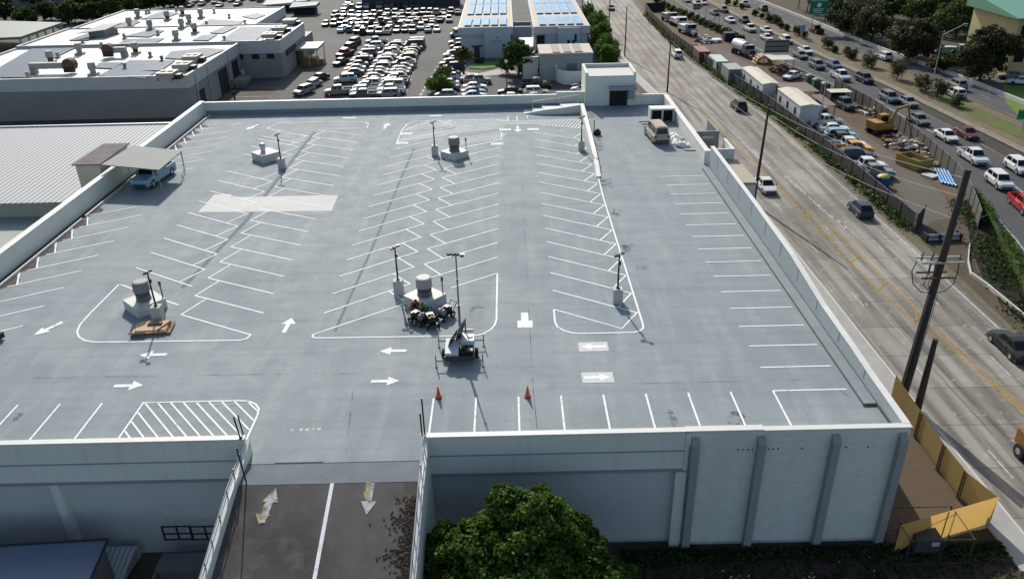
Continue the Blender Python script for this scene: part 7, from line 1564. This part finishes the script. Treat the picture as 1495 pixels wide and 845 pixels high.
# signs
SG = mat('sign_green', (.0, .17, .085), .5, var=.04); SW = mat('sign_white', (.7, .72, .7), .5); SB = mat('sign_back', (.24, .27, .25), .5, .3)
def sback(t, x, y, w_, h_, z):
    b = MB(); b.box(x - w_ / 2, x + w_ / 2, y - .02, y + .02, z - h_ / 2, z + h_ / 2); b.build('panel', mat('sign_back_grey', (.13, .15, .14), .6), t); b = MB()
    for k in range(3): b.box(x - w_ / 2, x + w_ / 2, y - .09, y - .03, z - h_ / 2 + h_ * (.1 + .37 * k), z - h_ / 2 + h_ * (.16 + .37 * k))
    b.split('rail', BLACKM, t)
def sign(px, py, w_, h_, zc_, lab, front=True, rz=0, posts=2, c=SG):
    q = P(px, py, G); x, y = q.x, q.y; t = thing('road_sign', lab, 'road sign', (x, y, G)); b = MB()
    b.box(x - w_ / 2, x + w_ / 2, y - .04, y + .04, G + zc_ - h_ / 2, G + zc_ + h_ / 2); b.build('panel', c, t) if front else sback(t, x, y, w_, h_, G + zc_); b = MB()
    for i in range(posts): xx = x + (i - (posts - 1) / 2) * w_ * .5; b.tube((xx, y + .1, G), (xx, y + .1, G + zc_ + h_ / 2), .09, seg=6)
    b.build('post', METAL, t)
    if front and w_ > 2:
        b = MB(); rj = random.Random(int(px)); z0 = G + zc_
        b.box(x - w_ / 2 + .08, x + w_ / 2 - .08, y - .055, y - .045, z0 + h_ / 2 - .12, z0 + h_ / 2 - .06); b.box(x - w_ / 2 + .08, x + w_ / 2 - .08, y - .055, y - .045, z0 - h_ / 2 + .06, z0 - h_ / 2 + .12); b.build('border', SW, t)
    return t
t = sign(1190, 48, 4.4, 3.4, 6.0, 'large green highway sign with white shield among slim trees', posts=2)
q = P(1190, 48, G); b = MB(); b.tube((q.x, q.y - .06, G + 6.6), (q.x, q.y - .045, G + 6.6), .55, seg=8)
for k in range(3): b.box(q.x - 1.4 + .1 * k, q.x + 1.3 - .2 * k, q.y - .055, q.y - .045, G + 5.6 - k * .4, G + 5.75 - k * .4)
b.build('legend', SW, t)
t = sign(1382, 103, 4.6, 1.9, 3.6, 'green highway sign in front of parked cars at the right')
q = P(1382, 103, G); b = MB()
for k in range(4): b.box(q.x - 1.9, q.x + 1.7 - .3 * (k % 2), q.y - .055, q.y - .045, G + 4.1 - k * .33, G + 4.2 - k * .33)
b.build('legend', SW, t)
sign(1131, 95, 5.0, 2.6, 3.8, 'large sign seen from behind at the near highway edge beyond the site offices', front=False, posts=3)
sign(1016, 30, 2.0, 1.6, 3.6, 'small sign seen from behind on thin legs at the near highway edge', front=False); sign(1049, 40, 2.4, .5, 4.0, 'narrow sign back on three legs beside the verge scrub', front=False, posts=3)
sign(1304, 77, 1.6, 1.6, 3.2, 'small blue square sign at the highway edge under the olive tree', posts=1, c=mat('sign_blue', (.06, .10, .30), .5)); sign(1170, 58, 1.2, 1.6, 2.6, 'small blue-grey marker sign on the median between bushes', posts=1, c=mat('sign_pale_blue', (.2, .28, .4), .5))
sign(1492, 190, 2.6, 1.6, 2.4, 'green sign on the median cut by the right edge', posts=1)
q = P(1362, 118, G); t = thing('street_light', 'tall street light with a long arm beyond the outbound highway', 'street light', (q.x, q.y, G)); b = MB(); b.tube((q.x, q.y, G), (q.x, q.y, G + 8.5), .12, .08, 8); b.build('pole', METAL, t); b = MB(); b.tube((q.x, q.y, G + 8.5), (q.x + 4.2, q.y + 1, G + 10.2), .07, .05, 6); b.box(q.x + 4.0, q.x + 4.7, q.y + .85, q.y + 1.15, G + 10.15, G + 10.3); b.build('arm', METAL, t)
q = P(1017, 46, G)
# barrier and orange barricades along the outbound highway
b = MB(); A = sampled(h2, 20, 300, 8, 0); strip(b, A, [(x + .4, y) for x, y in A], G, G + .75); solo(b, 'concrete_barrier', PALE, 'long pale concrete barrier along the outbound highway', 'barrier')
for px, py, lab in ((1322, 92, 'orange traffic barricade on the outbound shoulder, left one'), (1333, 95, 'orange-red barricade on the outbound shoulder, right one')):
    q = P(px, py, G); b = MB()
    for k in range(3): b.box(q.x - .9, q.x + .9, q.y - .03, q.y + .03, G + .3 + k * .32, G + .5 + k * .32)
    for s in (-.7, .7): b.prism([(q.x + s - .05, q.y - .35), (q.x + s + .05, q.y - .35), (q.x + s + .05, q.y + .35), (q.x + s - .05, q.y + .35)], G, [G + .08] * 4); b.box(q.x + s - .04, q.x + s + .04, q.y - .04, q.y + .04, G + .05, G + 1.15)
    solo(b, 'barricade', mat('barricade_orange', (.38, .09, .04), .7), lab, 'barricade')
# buildings beyond the highway
GR = mat_stripes('green_metal_roof', (.14, .34, .24), (.10, .26, .18), 1.1, 0, .4)
def hip(nm, lab, px0, px1, py, dep, wallh, rh):
    a, c = P(px0, py, G), P(px1, py, G); x0, x1, y0 = a.x, c.x, (a.y + c.y) / 2; y1 = y0 + dep; t = thing(nm, lab, 'building', ((x0 + x1) / 2, y0, G)); b = MB(); b.box(x0 + 1, x1 - 1, y0 + 1, y1 - 1, G, G + wallh); b.build('wall', mat('brown_brick_wall', (.16, .09, .065), .8), t)
    z0, z1 = G + wallh, G + wallh + rh; i = dep / 2; b = MB(); b.add([(x0, y0, z0), (x1, y0, z0), (x1, y1, z0), (x0, y1, z0), (x0 + i, y0 + i, z1), (x1 - i, y0 + i, z1)], [(0, 1, 5, 4), (1, 2, 5), (2, 3, 4, 5), (3, 0, 4), (3, 2, 1, 0)]); b.build('roof', GR, t)
hip('green_roof_building', 'low building with pale green hipped roof behind trees, left one', 1262, 1335, 17, 22, 3.2, 5.0); hip('green_roof_building', 'low building with pale green hipped roof above parked cars, right one', 1385, 1470, 17, 22, 3.2, 4.5)
q = P(1466, 116, G); x, y = q.x, q.y; t = thing('tan_brick_building', 'tan building with red brick bands and dark windows under a green roof, top right', 'building', (x + 12, y, G))
b = MB(); b.box(x, x + 30, y, y + 16, G, G + 11.2); b.build('wall', mat('tan_plaster', (.46, .37, .20), .75), t); b = MB(); b.prism([(x - 1.2, y - 1.4), (x + 31, y - 1.4), (x + 31, y + 17), (x - 1.2, y + 17)], G + 11.2, [G + 11.4, G + 11.4, G + 14, G + 14]); b.build('roof', GR, t)
for r_ in (3.2, 7.6):
    for k in range(7): b = MB(); b.box(x + .8 + k * 2.2, x + 2.6 + k * 2.2, y - .06, y, G + r_, G + r_ + 2.3); b.build('window', GLASS, t)
b = MB(); b.box(x + 1.5, x + 18, y - .07, y, G + 5.6, G + 7.5); b.build('brick_band', mat('red_brick_band', (.24, .07, .045), .8), t)
b = MB(); pts = [P(a_, c_, G) for a_, c_ in ((1468, 150), (1500, 185), (1530, 180), (1500, 110), (1462, 112))]; b.poly([v_[:2] for v_ in pts], G + .09); struct(b, 'far_lawn', mat_ground('sunlit_lawn', (.10, .17, .03), (.14, .20, .04), (.08, .12, .02), .5))
b = MB(); pts = [P(a_, c_, G) for a_, c_ in ((1355, 92), (1420, 118), (1560, 175), (1560, 150), (1440, 92), (1380, 70))]; b.poly([v_[:2] for v_ in pts], G + .085); struct(b, 'far_car_park', LOT)
b = MB(); pts = [P(a_, c_, G) for a_, c_ in ((1395, 35), (1470, 45), (1480, 22), (1400, 18))]; b.poly([v_[:2] for v_ in pts], G + .085); struct(b, 'far_forecourt', LOT)
for px, py, k, c, rz, lab in ((1362, 78, 'sedan', 'navy', .5, 'dark blue car left of the second green sign'), (1384, 82, 'suv', 'white', 1.2, 'white car behind the second green sign'), (1408, 80, 'pickup', 'pale green', 1.2, 'pale pickup right of the second green sign under the trees'), (1402, 96, 'sedan', 'silver', 1.2, 'silver car partly behind the small dry tree'), (1428, 42, 'sedan', 'white', 1.3, 'white car in the forecourt below the right green roof, lowest'), (1424, 30, 'suv', 'navy', 1.3, 'dark blue SUV in the forecourt below the right green roof'), (1442, 27, 'sedan', 'white', 1.3, 'white car at the right end of the forecourt row'), (1408, 30, 'sedan', 'silver', 1.3, 'silver car at the left end of the forecourt row'),
        (1480, 118, 'sedan', 'silver', 1.2, 'silver car right of the large olive tree'), (1494, 126, 'sedan', 'white', 1.2, 'white car at the right edge beside the lawn')):
    q = P(px, py, G); vehicle(k, c, (q.x, q.y + 1, G + .12), rz, lab, 'cars parked beyond the highway', True)
# court lamp
q = P(740, 132, G); t = thing('court_lamp', 'lamp post with a pale globe head in the small court', 'lamp post', (q.x, q.y, G)); b = MB(); b.tube((q.x, q.y, G), (q.x, q.y, G + 5.2), .09, .07, 8); b.build('pole', BLACKM, t); b = MB(); b.blob((q.x, q.y, G + 5.4), (.35, .35, .35), seg=10); b.build('lamp_head', PALE, t)
